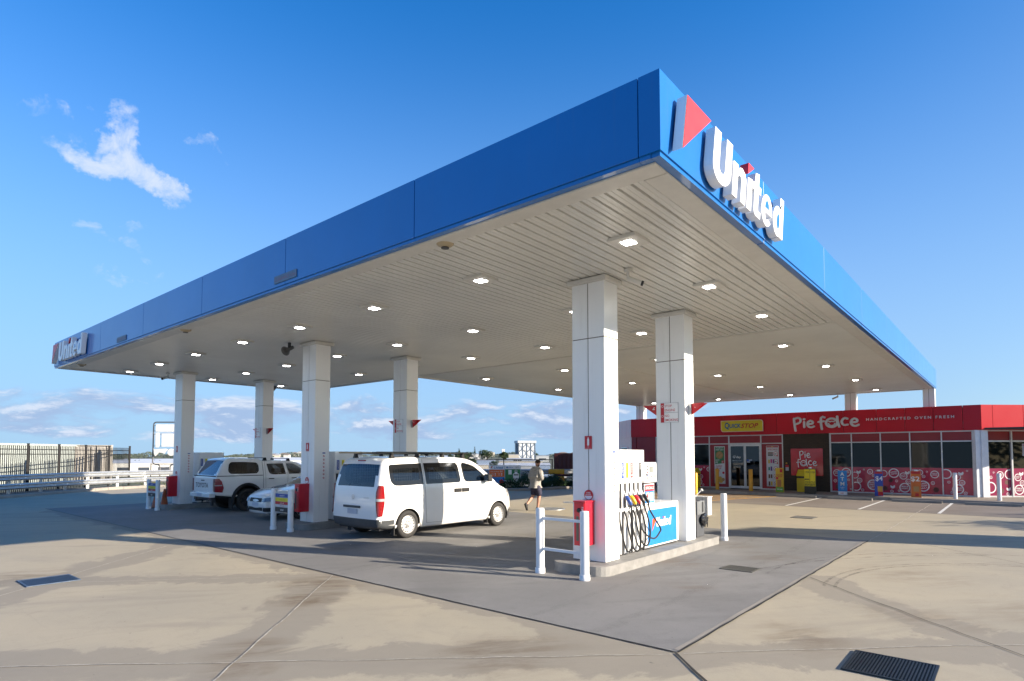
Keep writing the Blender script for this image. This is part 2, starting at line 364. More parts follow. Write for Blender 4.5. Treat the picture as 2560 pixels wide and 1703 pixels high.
# joints: thin sheets of sealant
jm = mat('pale_joint', (.46, .42, .35), .9, var=.3, vs=9); jd = mat('black_joint_sealant', (.02, .02, .02), .7)
def line(b, x0, y0, x1, y1, wd, z=.008, m=0, wav=.012):
    n = max(1, int(math.hypot(x1-x0, y1-y0)/.25)); L = math.hypot(x1-x0, y1-y0); nx, ny = -(y1-y0)/L, (x1-x0)/L; P = []
    for i in range(n+1):
        t = i/n; o = rnd.uniform(-1, 1)*wav; w2 = wd*rnd.uniform(.7, 1.2)/2
        x = x0+(x1-x0)*t+nx*o; y = y0+(y1-y0)*t+ny*o
        P.append([(x-nx*w2, y-ny*w2, z), (x+nx*w2, y+ny*w2, z)])
    b.grid(P, m, False, flip=True)
b = MB()
line(b, 5.98, 9.03, -1, 2.05, .018); line(b, 5.9, 15.14, -1, 8.3, .016); line(b, 1.0, 8.25, 5.95, 2.9, .012, wav=.016); line(b, -3, 12.4, 1, 8.25, .012)
line(b, 6.05, 2.83, 12, -3.3, .012, wav=.02); line(b, 2.0, 12.65, 5.93, 9.06, .010); line(b, 16.3, 2.86, 30, 2.86, .02)
b.build('concrete_joint', jm, kind='structure')
b = MB(); line(b, 6.03, 2.9, 6.03, 28.3, .024, .009, wav=.004); line(b, 6.03, 2.88, 16.3, 2.88, .026, .009, wav=.01); line(b, 6.0, 2.88, 4.2, 1.08, .03, .009, wav=.005)
line(b, 10.9, 2.84, 7.0, -.95, .014, .009, wav=.02); line(b, 16.6, 2.0, 12, -2.6, .012, .009, wav=.02)
b.build('sealed_joint', jd, kind='structure')
b = MB(); line(b, 6.1, 2.93, 16.3, 2.93, .05, .008, wav=.003); b.build('slab_edge', kerbm, kind='structure')
b = MB(); js = mat('slab_joint', (.10, .095, .09), .8)
for (x0, y0, x1, y1) in ((10.95, 2.95, 10.95, 28), (6.1, 9.0, 16.2, 9.0), (6.1, 15.1, 16.2, 15.1), (6.1, 21.2, 16.2, 21.2)): line(b, x0, y0, x1, y1, .01, .008)
b.build('slab_joint', js, kind='structure')
# tyre arcs on the beige concrete right of the slab
def tyre_arc(b, cx, cy, r, a0, a1, wd):
    P = []
    for i in range(41):
        a = R(a0+(a1-a0)*i/40); P.append([(cx+(r-wd/2)*math.cos(a), cy+(r-wd/2)*math.sin(a), .006), (cx+(r+wd/2)*math.cos(a), cy+(r+wd/2)*math.sin(a), .006)])
    b.grid(P, 0, False, flip=True)
def markmat(name, col, amt):
    mt = bpy.data.materials.new(name); mt.use_nodes = True; q = NT(mt.node_tree); p = q.n['Principled BSDF']
    P = q.new('ShaderNodeTexCoord').outputs['Object']; p.inputs['Base Color'].default_value = (*col, 1); p.inputs['Roughness'].default_value = .8
    q.put(p.inputs['Alpha'], q.m('MULTIPLY', q.ss(q.noise(P, 5, 6, .7), .35, .7), amt)); return mt
tm = markmat('tyre_mark', (.06, .055, .05), .4)
b = MB()
for (cx, cy, r, a0, a1) in ((11.0, -1.2, 3.6, 0, 100), (11.0, -1.2, 3.75, 0, 100), (11.2, -1.4, 4.9, 5, 95), (9, -4, 8, 35, 75)): tyre_arc(b, cx, cy, r, a0, a1, .05)
b.build('tyre_marks', tm, kind='structure')
b = MB()
for (y, wd) in ((9.3, .18), (10.85, .16), (11.7, .2), (13.3, .18), (18.2, .2), (19.8, .18), (21.6, .2), (3.9, .16), (4.9, .12)): line(b, 6.1, y, 16.2, y+rnd.uniform(-.3, .3), wd, .0075, wav=.05)
b.build('wheel_tracks', markmat('wheel_track', (.07, .065, .06), .10), kind='structure')
# parking lines and yellow hatching
lw = mat('line_paint', (.72, .72, .70), .6, grime=.3); ly = mat('hatch_paint', (.70, .36, .02), .6, grime=.3)
b = MB()
for y in (7.26, 4.69, 2.24, -.3): b.quad(25.25, y-.05, 30.9, y+.05, .009)
b.build('parking_line', lw, kind='structure')
def ln(b, x0, y0, x1, y1, wd, z, m=0):
    L = math.hypot(x1-x0, y1-y0); nx, ny = -(y1-y0)/L*wd/2, (x1-x0)/L*wd/2
    b.add([(x0-nx, y0-ny, z), (x1-nx, y1-ny, z), (x1+nx, y1+ny, z), (x0+nx, y0+ny, z)], [(0, 1, 2, 3)], m)
b = MB(); ln(b, 24.6, 11.0, 30.9, 9.0, .14, .009); ln(b, 24.6, 11.0, 24.9, 16, .14, .009)
for i in range(6): ln(b, 25.4+i*.9, 15.6, 26.2+i*.8, 10.75-i*.27, .16, .010)
b.build('yellow_hatching', ly, kind='structure')
# drain grates
def grate(x0, y0, x1, y1, label, bars=24, dirx=True, mesh=False, col=(.06, .065, .075)):
    t = thing('drain_grate', label, 'drain', ((x0+x1)/2, (y0+y1)/2, 0), group='drain grates in the concrete'); w2, h2 = (x1-x0)/2, (y1-y0)/2
    mt = mat('grate_steel_%d' % int(col[0]*1000), col, .45, .7)
    b = MB(); b.quad(-w2, -h2, w2, h2, .006); b.build('pit', black, t)
    b = MB(); e = .025
    for (a, c, d, f) in ((-w2, -h2, w2, -h2+e), (-w2, h2-e, w2, h2), (-w2, -h2+e, -w2+e, h2-e), (w2-e, -h2+e, w2, h2-e)): b.box((a, c, .004), (d, f, .016))
    b.build('frame', mt, t); b = MB()
    for i in range(bars):
        u = -1+2*(i+.5)/bars
        if dirx: b.box((-w2+e, u*(h2-e)-.006, .007), (w2-e, u*(h2-e)+.006, .014))
        else: b.box((u*(w2-e)-.006, -h2+e, .007), (u*(w2-e)+.006, h2-e, .014))
    if mesh:
        for i in range(bars): u = -1+2*(i+.5)/bars; b.box((u*(w2-e)-.003, -h2+e, .0075), (u*(w2-e)+.003, h2-e, .0125))
    b.build('bars', mt, t)
grate(2.5, 11.82, 3.19, 12.5, 'blue-grey square drain grate in the beige concrete near the left edge', 26, False, col=(.10, .13, .18))
grate(6.6, .79, 7.29, 1.49, 'black square drain grate at the bottom right of the picture', 24, True, True, (.035, .045, .055))
grate(10.72, 3.70, 11.17, 4.26, 'steel mesh drain grate in the grey slab beside the near pump island', 16, True, True, (.16, .16, .15))
grate(20.65, 5.15, 21.35, 5.8, 'pale drain grate in the concrete between the near island and parking bays', 16, True, col=(.2, .2, .19))
def manhole(x, y, r, label):
    t = thing('manhole_cover', label, 'manhole cover', (x, y, 0), group='round tank covers in the concrete')
    b = MB(); b.lathe([(0, .006), (r, .006), (r*1.0, .014), (r*1.08, .014), (r*1.08, 0)], 32); b.build('rim', steel, t)
    b = MB()
    for i in range(-5, 6): h = math.sqrt(max(.01, 1-(i/6)**2))*r*.9; b.box((i*r/6-.02, -h, .008), (i*r/6+.02, h, .013))
    b.build('cover_ribs', mat('cover_grey', (.36, .36, .35), .6), t)
manhole(18.2, 13.6, .48, 'round ribbed tank cover in the concrete beneath the walking man')
manhole(21.29, 14.7, .42, 'round ribbed tank cover behind the near pump column')
manhole(19.6, 17.6, .5, 'round pale tank cover just ahead of the white van')
# site edges
def kerb(name, pts, h, wd, mt, label=None, z=0, gap=True):
    b = MB()
    for i in range(len(pts)-1):
        a = Vector((*pts[i], 0)); c = Vector((*pts[i+1], 0)); L = (c-a).length; d = (c-a)/L; n = Vector((-d.y, d.x, 0)); k = max(1, round(L/1.1))
        for j in range(k):
            p = a+d*(L*j/k+.008); q_ = a+d*(L*(j+1)/k-.008); hh = h*rnd.uniform(.93, 1.05)
            pr = [(0, 0), (-.03, hh*.8), (0-.0, hh)]
            vs = []
            for s_ in (p, q_):
                for (o, zz) in ((0, 0), (.012, hh*.78), (.05, hh), (wd, hh), (wd, 0)): vs.append((s_.x+n.x*o, s_.y+n.y*o, zz+z))
            b.add(vs, [(0, 5, 6, 1), (1, 6, 7, 2), (2, 7, 8, 3), (3, 8, 9, 4), (0, 1, 2, 3, 4), (5, 9, 8, 7, 6)])
    return b.build(name, mt, kind='structure')
KL = [(-30, 8), (-10, 24), (6, 36.1), (9.06, 38.7), (11.4, 40.5), (14, 41.6), (18.5, 40.3), (22.5, 36), (24.4, 30), (24.6, 24.5), (25.3, 22.2), (26.6, 21.2), (29.9, 20.6), (33.5, 20.6)]
kerb('kerb', KL, .15, .28, kerbm)
verge = mat('verge_gravel', (.16, .145, .125), .95, var=.4, vs=14, bump=.8, bs=25); soil = mat('mulch_soil', (.09, .07, .05), .95, var=.4, vs=20, bump=.8, bs=30)
def off(pts, d):
    out = []
    for i, p in enumerate(pts):
        a = Vector(pts[max(0, i-1)]); c = Vector(pts[min(len(pts)-1, i+1)]); t = (c-a).normalized(); out.append((p[0]-t.y*d, p[1]+t.x*d))
    return out
b = MB(); P0 = off(KL, .27); P1 = off(KL, 3.2); P2 = off(KL, 9)
b.grid([[(*p, .09) for p in P0], [(*p, .05) for p in P1], [(*p, -3.2) for p in P2]], 0, False, flip=False)
b.build('verge', verge, kind='structure')
# footpath before the shop, its kerb and the wheel stops
b = MB(); b.box((31.12, -14, 0), (60, 20.5, .13)); b.build('footpath', footp, kind='structure')
b = MB(); k0 = -14
while k0 < 20.4:
    L = 1.85; b.add([(30.95, k0+.006, 0), (31.0, k0+.006, .11), (31.03, k0+.006, .14), (31.16, k0+.006, .14), (31.16, k0+.006, 0), (30.95, k0+L-.006, 0), (31.0, k0+L-.006, .11), (31.03, k0+L-.006, .14), (31.16, k0+L-.006, .14), (31.16, k0+L-.006, 0)],
        [(0, 1, 6, 5), (1, 2, 7, 6), (2, 3, 8, 7), (3, 4, 9, 8), (0, 4, 3, 2, 1), (5, 6, 7, 8, 9)]); k0 += L
b.build('kerb', kerbm, kind='structure')
t = None
for i, (y, lb) in enumerate(((8.1, 'long grey concrete wheel stop before the yellow and black corner display'), (5.85, 'concrete wheel stop in front of the blue ATM board'), (3.35, 'concrete wheel stop in front of the orange and blue display boxes'), (.85, 'concrete wheel stop at the foot of the right white bollards'))):
    if t is None:
        b = MB(); b.M = Matrix.Rotation(PI/2, 4, 'X') @ I4
        b.prism([(-.09, 0), (.09, 0), (.065, .10), (-.065, .10)], -.88, .88)
        t = b.build('wheel_stop', kerbm, bev=.01, loc=(30.5, y, .004), label=lb, cat='wheel stop', group='concrete wheel stops')
    else:
        c = t.copy(); C.objects.link(c); c.location = (30.5, y, .004); c['label'] = lb
# far land and sea
land = mat('far_land', (.10, .11, .075), .95, var=.35, vs=.02)
def landmat():
    mt = land; return mt
TERR = ((18, -2.6), (45, -4.5), (90, -6.2), (150, -6.2), (300, -4.2), (450, -2.6), (620, -1.0), (760, .6), (900, .3), (1500, -6), (6000, -12), (15000, -60))
b = MB(); P = []
for i in range(49):
    a = R(-27+i*3); row = []
    for r_, z in TERR: row.append((r_*math.cos(a)+ (0), r_*math.sin(a), z))
    P.append(row)
b.grid(P, 0, True); b.build('terrain', land, kind='structure')
# ------------------------------------------------------------ canopy
fas = mat('blue_fascia', (.001, .128, .43), .32, var=.05, vs=.5, coat=.45, spec=.4, buckle=.12, streak=.05)
Z0, Z1 = 5.13, 6.05; NX, NY = 15.95, 18.55; EX, EY = 34.75, 26.6; X0, Y0 = 5.92, 2.905
t = thing('petrol_station_canopy', 'large L-shaped canopy with blue fascia and cream slatted soffit over the pumps', 'canopy', (X0, Y0, Z0))
def tl(b): b.M = Matrix.Translation((-X0, -Y0, -Z0)); return b
ys = [Y0+.12, 3.16, 6.80, 10.45, 14.09, 17.74, 21.33, 24.97, EY]; xs_ = [X0, 9.3, 12.96, 16.7, 20.45, 24.1, 27.82, 31.6, EX]
for i in range(len(ys)-1):
    b = tl(MB()); b.box((X0, ys[i]+(.006 if i else 0), Z0+.05), (X0+.12, ys[i+1]-.006, Z1)); b.box((X0+.02, ys[i]+.002, Z0), (X0+.12, ys[i+1]-.002, Z0+.05))
    b.build('fascia_panel', [fas], t, bev=.004 if i else 0)
for i in range(len(xs_)-1):
    b = tl(MB()); b.box((xs_[i]+(.002 if i else 0), Y0, Z0+.05), (xs_[i+1]-.006, Y0+.12, Z1)); b.box((xs_[i]+.03, Y0+.02, Z0), (xs_[i+1]-.002, Y0+.12, Z0+.05))
    b.build('fascia_panel', [fas], t, bev=.004 if i else 0)
b = tl(MB())
for (a, c) in (((X0, EY-.12), (NX, EY)), ((NX-.12, NY), (NX, EY-.13)), ((NX, NY-.12), (EX, NY)), ((EX-.12, Y0+.13), (EX, NY-.13))): b.box((a[0]+.13, a[1], Z0), (c[0], c[1], Z1))
b.build('rear_fascia', mat('rear_fascia_metal', (.3, .32, .34), .5), t)
b = tl(MB()); e = .07
# cream perimeter trim
for (a, c) in (((X0+.12, Y0+.12), (X0+.40, EY-.12)), ((X0+.41, Y0+.12), (EX-.12, Y0+.40)), ((X0+.41, EY-.3), (NX-.12, EY-.12)), ((NX-.3, NY), (NX-.13, EY-.31)), ((NX-.12, NY-.3), (EX-.12, NY-.13)), ((EX-.3, Y0+.41), (EX-.12, NY-.31))):
    b.box((a[0], a[1], Z0-.02), (c[0], c[1], Z0+.04))
b.build('edge_trim', offwhite, t, bev=.01)
def slats(b, u0, u1, v0, v1, pitch, along):   # profile across u, running along v
    n = int((u1-u0)/pitch); P = []
    pr = []
    for i in range(n):
        a = u0+i*pitch; pr += [(a, .055), (a+.024, .055), (a+.030, .012), (a+.075, .012), (a+.085, .018), (a+.10, .018), (a+.11, .012), (a+pitch-.012, .012)]
    pr.append((u0+n*pitch, .055))
    for (u, z) in pr: P.append([(v0, u, Z0+z), (v1, u, Z0+z)] if along == 'x' else [(u, v0, Z0+z), (u, v1, Z0+z)])
    b.grid(P, 0, False, flip=(along == 'x'))
sofm = mat('soffit_metal', (.66, .655, .615), .30, var=.05, vs=.5, grime=.10, spec=.6)
b = tl(MB()); slats(b, Y0+.4, EY-.3, X0+.4, NX-.12, .178, 'x'); b.build('slatted_soffit', sofm, t)
b = tl(MB()); slats(b, NX+.0, EX-.3, Y0+.4, NY-.3, .13, 'y'); b.build('slatted_soffit', sofm, t)
b = tl(MB()); b.box((NX-.13, Y0+.4, Z0-.012), (NX-.02, NY, Z0+.03)); b.box((NX-.02, 10.9, Z0+.0), (EX-.3, 10.97, Z0+.035)); b.build('soffit_joint', offwhite, t)
b = tl(MB()); b.box((X0+.12, Y0+.12, Z0+.06), (NX-.12, EY-.13, Z1-.3)); b.box((NX-.12, Y0+.12, Z0+.07), (EX-.13, NY-.13, Z1-.3)); b.build('roof_deck', mat('roof_metal', (.4, .4, .4), .5), t)
# square lights set in the soffit
lens = mat('lamp_lens', (.9, .9, .9), .4, var=0, emit=((1, .98, .93), 14), sampling=False)
lt = None
def clight(x, y, label):
    global lt
    if lt is None:
        lt = thing('canopy_light', label, 'ceiling light', (x, y, Z0), group='square lights in the canopy soffit')
        b = MB(); b.prism(rrect(-.23, -.23, .23, .23, .03), -.035, .012); b.build('housing', offwhite, lt, bev=.012)
        b = MB(); b.prism(rrect(-.09, -.09, .09, .09, .015), -.041, -.035); b.build('lens', lens, lt)
    else: dup(lt, (x, y, Z0), label=label)
for i, x in enumerate((7.925, 10.93, 13.92)):
    for j, y in enumerate((4.39, 7.34, 10.42, 13.38, 16.32, 19.39, 22.34, 25.26)):
        clight(x, y, 'canopy light, %s row from the dark blue fascia, %s from the near corner' % (ORD[i], ORD[j]))
for i, x in enumerate((18.09, 23.14, 28.18, 32.93)):
    for j, y in enumerate((5.11, 8.92, 12.65, 16.55)):
        clight(x, y, 'shop-side canopy light, %s row past the seam, %s from the pale fascia' % (ORD[i], ORD[j]))
# round soffit fittings
rt = None
for (px, py, lb) in ((9.9, 10, 0),): pass
def fitting(x, y, lb):
    t2 = thing('round_soffit_fitting', lb, 'soffit fitting', (x, y, Z0-.02), group='round fittings along the soffit edge')
    b = MB(); b.lathe([(0, -.05), (.05, -.05), (.07, -.03), (.11, -.02), (.13, 0), (.13, .03)], 20); b.build('dome', mat('beige_plastic', (.42, .34, .22), .5), t2)
    b = MB(); b.cyl((0, 0, -.062), (0, 0, -.05), .06, n=16); b.build('cap', darksteel, t2)
fitting(6.27, 6.51, 'round beige fitting on the soffit edge below the dark blue fascia'); fitting(6.27, 15.87, 'small round beige fitting on the soffit edge towards the far logo'); fitting(6.27, 24.61, 'small round beige fitting under the far end beneath the logo')
# emergency stop style plates on the fascia
bl = mat('worn_plate', (.10, .16, .24), .5); 
for (y0, y1, z, lb) in ((10.03, 10.82, 5.24, 'small dark lettered plate low on the long blue fascia'), (19.0, 19.76, 5.22, 'small faded plate on the blue fascia near the far logo')):
    b = MB(); b.box((X0-.018, y0, z), (X0-.001, y1, z+.14)); b.text('CLEARANCE 4.5m', .07, FX(X0-.0185, (y0+y1)/2, z+.035), 1, fit=.75)
    b.build('clearance_plate', [bl, mat('faded_red', (.25, .12, .16), .6)], label=lb, cat='sign')

# ------------------------------------------------------------ brand letters
def glyph_u(b, M, h, ext, mi_w=0, mi_r=1, shear=.18, wd=3.6, tri=True, dep=None):
    """slanted heavy lettering with a red wedge before it and a red wedge dotting the i; h = cap height, wd = overall width in h"""
    def sk(P): return [((x+shear*y)*h, y*h) for x, y in P]
    def pr(P, m=0): b.prism(sk(P), 0, ext, m, M)
    s = .25                                                     # stroke
    if tri: pr([(0, 0), (0, 1), (.86, 1)], 4); b.prism(sk([(.004, .006), (.004, .996), (.85, .996)]), ext+.001, ext+.006, mi_r, M)
    x = 1.04 if tri else 0
    # U
    w_ = .74; o = [(x, 1), (x, .33)]+[(x+w_/2+w_/2*math.cos(R(a)), .33+.34*math.sin(R(a))) for a in range(195, 346, 15)]+[(x+w_, .33), (x+w_, 1), (x+w_-s, 1), (x+w_-s, .34)]
    o += [(x+w_/2+(w_/2-s)*math.cos(R(a)), .34+.13*math.sin(R(a))) for a in range(345, 194, -15)]+[(x+s, .34), (x+s, 1)]; pr(o); x += w_+.085
    # n
    s = .215; w_ = .60; xh = .72
    o = [(x, 0), (x, xh), (x+s, xh), (x+s, xh-.07), (x+s+.1, xh-.005), (x+.40, xh+.012), (x+.53, xh-.045), (x+w_, .56), (x+w_, 0), (x+w_-s, 0), (x+w_-s, .47), (x+w_-s-.04, .53), (x+s+.06, .53), (x+s, .47), (x+s, 0)]; pr(o); x += w_+.085
    # i
    pr([(x, 0), (x, xh-.04), (x+s, xh+.0), (x+s, 0)]); pr([(x-.02, xh+.03), (x-.02, 1), (x+s+.05, 1)], 3 if tri else mi_r); x += s+.06
    # t
    pr([(x+.07, .13), (x+.10, .05), (x+.17, 0), (x+.42, 0), (x+.42, .15), (x+.31, .15), (x+.285, .18), (x+.285, xh-.17), (x+.41, xh-.17), (x+.41, xh), (x+.285, xh), (x+.285, 1), (x+.09, .95), (x+.07, xh), (x-.01, xh), (x-.01, xh-.17), (x+.07, xh-.17)]); x += .47
    # e
    w_ = .60; cx_ = x+w_/2; cy = xh/2; rx, ry = w_/2, xh/2+.01; ix, iy = w_/2-s+.03, .235
    out = [(cx_+rx*math.cos(R(a)), cy+ry*math.sin(R(a))) for a in range(-35, -361, -15)]
    inn = [(cx_+ix*math.cos(R(a)), cy+iy*math.sin(R(a))) for a in range(-215, -56, 15)]
    o = [(cx_+rx*math.cos(R(a)), cy+ry*math.sin(R(a))) for a in range(-40, -346, -15)]+[(cx_+rx, cy-.06), (cx_-ix, cy-.06)]+[(cx_+ix*math.cos(R(a)), cy+iy*math.sin(R(a))) for a in range(200, 315, 15)]; 
    pr(o+[(cx_+ix*.75, cy-.18)]); EYE = [(cx_+ix*math.cos(R(a)), cy+.045+(iy-.05)*math.sin(R(a))) for a in range(0, 181, 20)]
    b.prism(sk(EYE), 0, ext+.004*h, 2, M); x += w_+.07
    # d
    w_ = .62; cx_ = x+.29; rx = .29
    o = [(x+w_, 0), (x+w_, 1), (x+w_-s, 1), (x+w_-s, xh-.04)]+[(cx_+rx*math.cos(R(a)), cy+ry*math.sin(R(a))) for a in range(60, 301, 15)]+[(x+w_-s, .05), (x+w_-s, 0)]
    pr(o); ey = [(cx_+.015+.085*math.cos(R(a)), cy+.19*math.sin(R(a))) for a in range(0, 360, 20)]; b.prism(sk(ey), 0, ext+.004*h, 5, M)
    return x+w_
lw1 = mat('sign_letter_white', (.84, .84, .84), .35, var=.02, grime=.08); lred = mat('sign_wedge_red', (.66, .025, .03), .35)
def fascia_logo(M, h, xscale, ext, label):
    t2 = thing('brand_logo_sign', label, 'sign', M.translation)
    b = MB(); b.M = Matrix.Translation(-M.translation) @ M @ Matrix.Diagonal((xscale, 1, 1, 1)); glyph_u(b, I4, h, ext)
    # split by material: wedge(s) and letters as parts
    for nm, keep, mt in (('lettering', (0,), lw1), ('wedge_body', (4,), lw1), ('red_wedge', (1,), lred), ('red_dot', (3,), lred), ('letter_counter', (2,), fas), ('letter_counter', (5,), fas)):
        c = MB(); idx = {}
        for f, mi, sm in zip(b.f, b.mi, b.sm):
            if mi in keep:
                for i in f:
                    if i not in idx: idx[i] = len(c.v); c.v.append(b.v[i])
                c.f.append([idx[i] for i in f]); c.mi.append(0); c.sm.append(sm)
        c.build(nm, mt, t2)
fascia_logo(FY(6.146, Y0-.027, 5.235), .645, 1.197, .113, 'big white slanted letters United with red wedge on the pale blue fascia')
fascia_logo(FX(X0-.03, 26.16, 5.235), .645, 1.17, .13, 'shaded United letters with wedge on the far left end of the canopy')

# ------------------------------------------------------------ columns
cw = mat('column_panel', (.80, .81, .81), .28, var=0, spec=.6, streak=.10); seam = mat('brown_seal', (.10, .08, .06), .8)
def column(x, y, label, wx=.46, wy=.665, z0=.17, collar=True, seamz=4.06):
    t2 = thing('canopy_column', label, 'column', (x, y, z0), group='white panelled canopy columns')
    b = MB(); b.box((.012, .012, 0), (wx-.012, wy-.012, Z0-z0+.02)); b.build('core', seam, t2)
    b = MB(); sz_ = seamz-z0; g = .008
    for (a, c) in ((.0, sz_-g), (sz_+g, Z0-z0-.0)):
        a = max(a, .006)
        for s_ in (0, 1):     # two panels on each broad face
            ya, yb = (0, wy/2-g) if s_ == 0 else (wy/2+g, wy)
            b.box((0, ya, a), (.0125, yb, c)); b.box((wx-.0125, ya, a), (wx, yb, c))
        b.box((.0125, 0, a), (wx-.0125, .0125, c)); b.box((.0125, wy-.0125, a), (wx-.0125, wy, c))
    b.build('cladding', cw, t2, bev=.003)
    if collar:
        b = MB(); b.box((-.07, -.07, Z0-z0-.085), (wx+.07, wy+.07, Z0-z0+.0)); b.build('collar', offwhite, t2, bev=.012)
    return t2
CY = (5.55, 14.72, 23.88)
column(9.14, CY[0], 'tall white column at the near end of the nearest pump island'); column(12.42, CY[0], 'white column behind the fuel hoses on the nearest island')
column(9.20, CY[1], 'white column left of the van with a red fire cabinet'); column(12.45, CY[1]+.05, 'white column rising behind the white van')
column(9.26, CY[2], 'white column furthest left, beside the traffic cone'); column(12.45, CY[2]+.1, 'white column rising behind the white pickup')
column(34.28, 2.95, 'white column above the shop at the far right canopy corner', .46, .46, 2.6, False); column(34.25, 6.18, 'white column above the Pie face sign carrying a small camera', .4, .5, 2.6, False); column(34.24, 17.95, 'narrow white column above the left end of the shop', .45, .5, 2.6, False)
# ------------------------------------------------------------ pump islands
isl = mat('island_concrete', (.24, .235, .225), .8, var=.16, vs=3, bump=.3, bs=40, grime=.35)
def island(y, label, x1=13.9, x0=8.68):
    b = MB(); b.prism(rrect(x0, y-.22, x1, y+.90, .32, 6), 0, .17); b.build('pump_island', isl, bev=.02, label=label, cat='kerb island', group='concrete pump islands')
island(CY[0], 'concrete kerbed island under the nearest pump with the bin'); island(CY[1], 'concrete island between the van and the sedan', 14.2, 8.76); island(CY[2], 'concrete island at the far left beside the pickup', 14.2, 8.76)
# bollards
wp = mat('bollard_white', (.78, .79, .80), .4, var=.03, grime=.12)
def bollard(x, y, label, r=.073, h=1.10, mt=None, z=0, collar=True, group='white steel bollards on the forecourt'):
    t = thing('bollard', label, 'bollard', (x, y, z), group=group); mt = mt or wp
    b = MB(); b.lathe([(r, .0), (r, h-.03), (r*.97, h-.02), (r*.97, h-.015), (r*.93, h-.006), (r*.75, h), (0, h+.002)], 24); b.build('post', mt, t)
    if collar: b = MB(); b.lathe([(r*1.0, .09), (r*1.17, .085), (r*1.17, 0)], 24); b.build('base_sleeve', mt, t)
    return t
bA = bollard(8.43, 6.41, 'left white bollard of the barrier before the nearest column'); bollard(8.41, 5.50, 'right white bollard of the barrier before the nearest column')
bollard(14.28, 5.45, 'single white bollard at the right end of the nearest island')
bollard(8.46, 15.46, 'left white bollard holding the price board beside the sedan'); bollard(8.48, 14.62, 'right white bollard holding the price board beside the sedan')
bollard(8.515, 24.73, 'left white bollard by the traffic cone, far left'); bollard(8.515, 23.86, 'right white bollard by the traffic cone, far left')
b = MB()
for z in (.93, .42): b.box((8.405, 5.57, z-.025), (8.435, 6.34, z+.022))
b.box((8.40, 6.33, .38), (8.44, 6.345, .96)); b.box((8.40, 5.565, .38), (8.44, 5.58, .96))
b.build('barrier_frame', wp, bev=.003, label='white two-bar steel frame joining the two near bollards', cat='barrier')
def board(y, label):
    t = thing('fuel_price_board', label, 'sign', (8.47, y, .49), group='striped fuel price boards'); L = .36
    b = MB(); b.box((0, -L, 0), (.02, L, .48)); b.build('panel', mat('board_grey', (.4, .4, .4), .5), t)
    M0 = FX(-.003, 0, 0); b = MB(M0)
    rows = ((.39, .48, 0, 'unleaded 91', 1), (.28, .375, 2, 'unleaded 95', 0), (.20, .275, 3, 'premium 98', 1), (.135, .195, 4, 'premium diesel', 3), (.0, .125, 5, 'diesel', 1))
    for (a, c, m_, tx, tm_) in rows: b.quad(-L, a, L, c, 0, m_)
    b.build('colour_bands', [signblue, signwhite, signyellow, signred, mat('pale_grey', (.55, .55, .56), .5), black], t)
    b = MB(M0)
    for (a, c, m_, tx, tm_) in rows: b.text(tx, (c-a)*.42, Matrix.Translation((0, a+(c-a)*.3, .003)), {1: 0, 0: 2, 3: 1}[tm_], off=.01)
    b.build('lettering', [signwhite, signred, mat('dull_yellow', (.45, .36, .02), .5)], t)
board(15.04, 'striped fuel price board between white bollards in front of the sedan'); board(24.30, 'striped fuel price board between white bollards beside the traffic cone')
# traffic cones
def cone(x, y, h, label):
    t = thing('traffic_cone', label, 'traffic cone', (x, y, 0), group='orange traffic cones')
    b = MB(); b.box((-.19, -.19, 0), (.19, .19, .03)); b.build('base', rubber, t, bev=.01)
    b = MB(); b.lathe([(.15, .03), (.14, .05), (.035, h-.01), (.02, h), (0, h)], 24); b.build('cone_body', mat('cone_orange', (.42, .11, .045), .6, grime=.4), t)
cone(8.93, 24.38, .74, 'faded orange traffic cone beside the far left column'); cone(8.87, 25.05, .55, 'small orange traffic cone mostly hidden behind a white bollard')
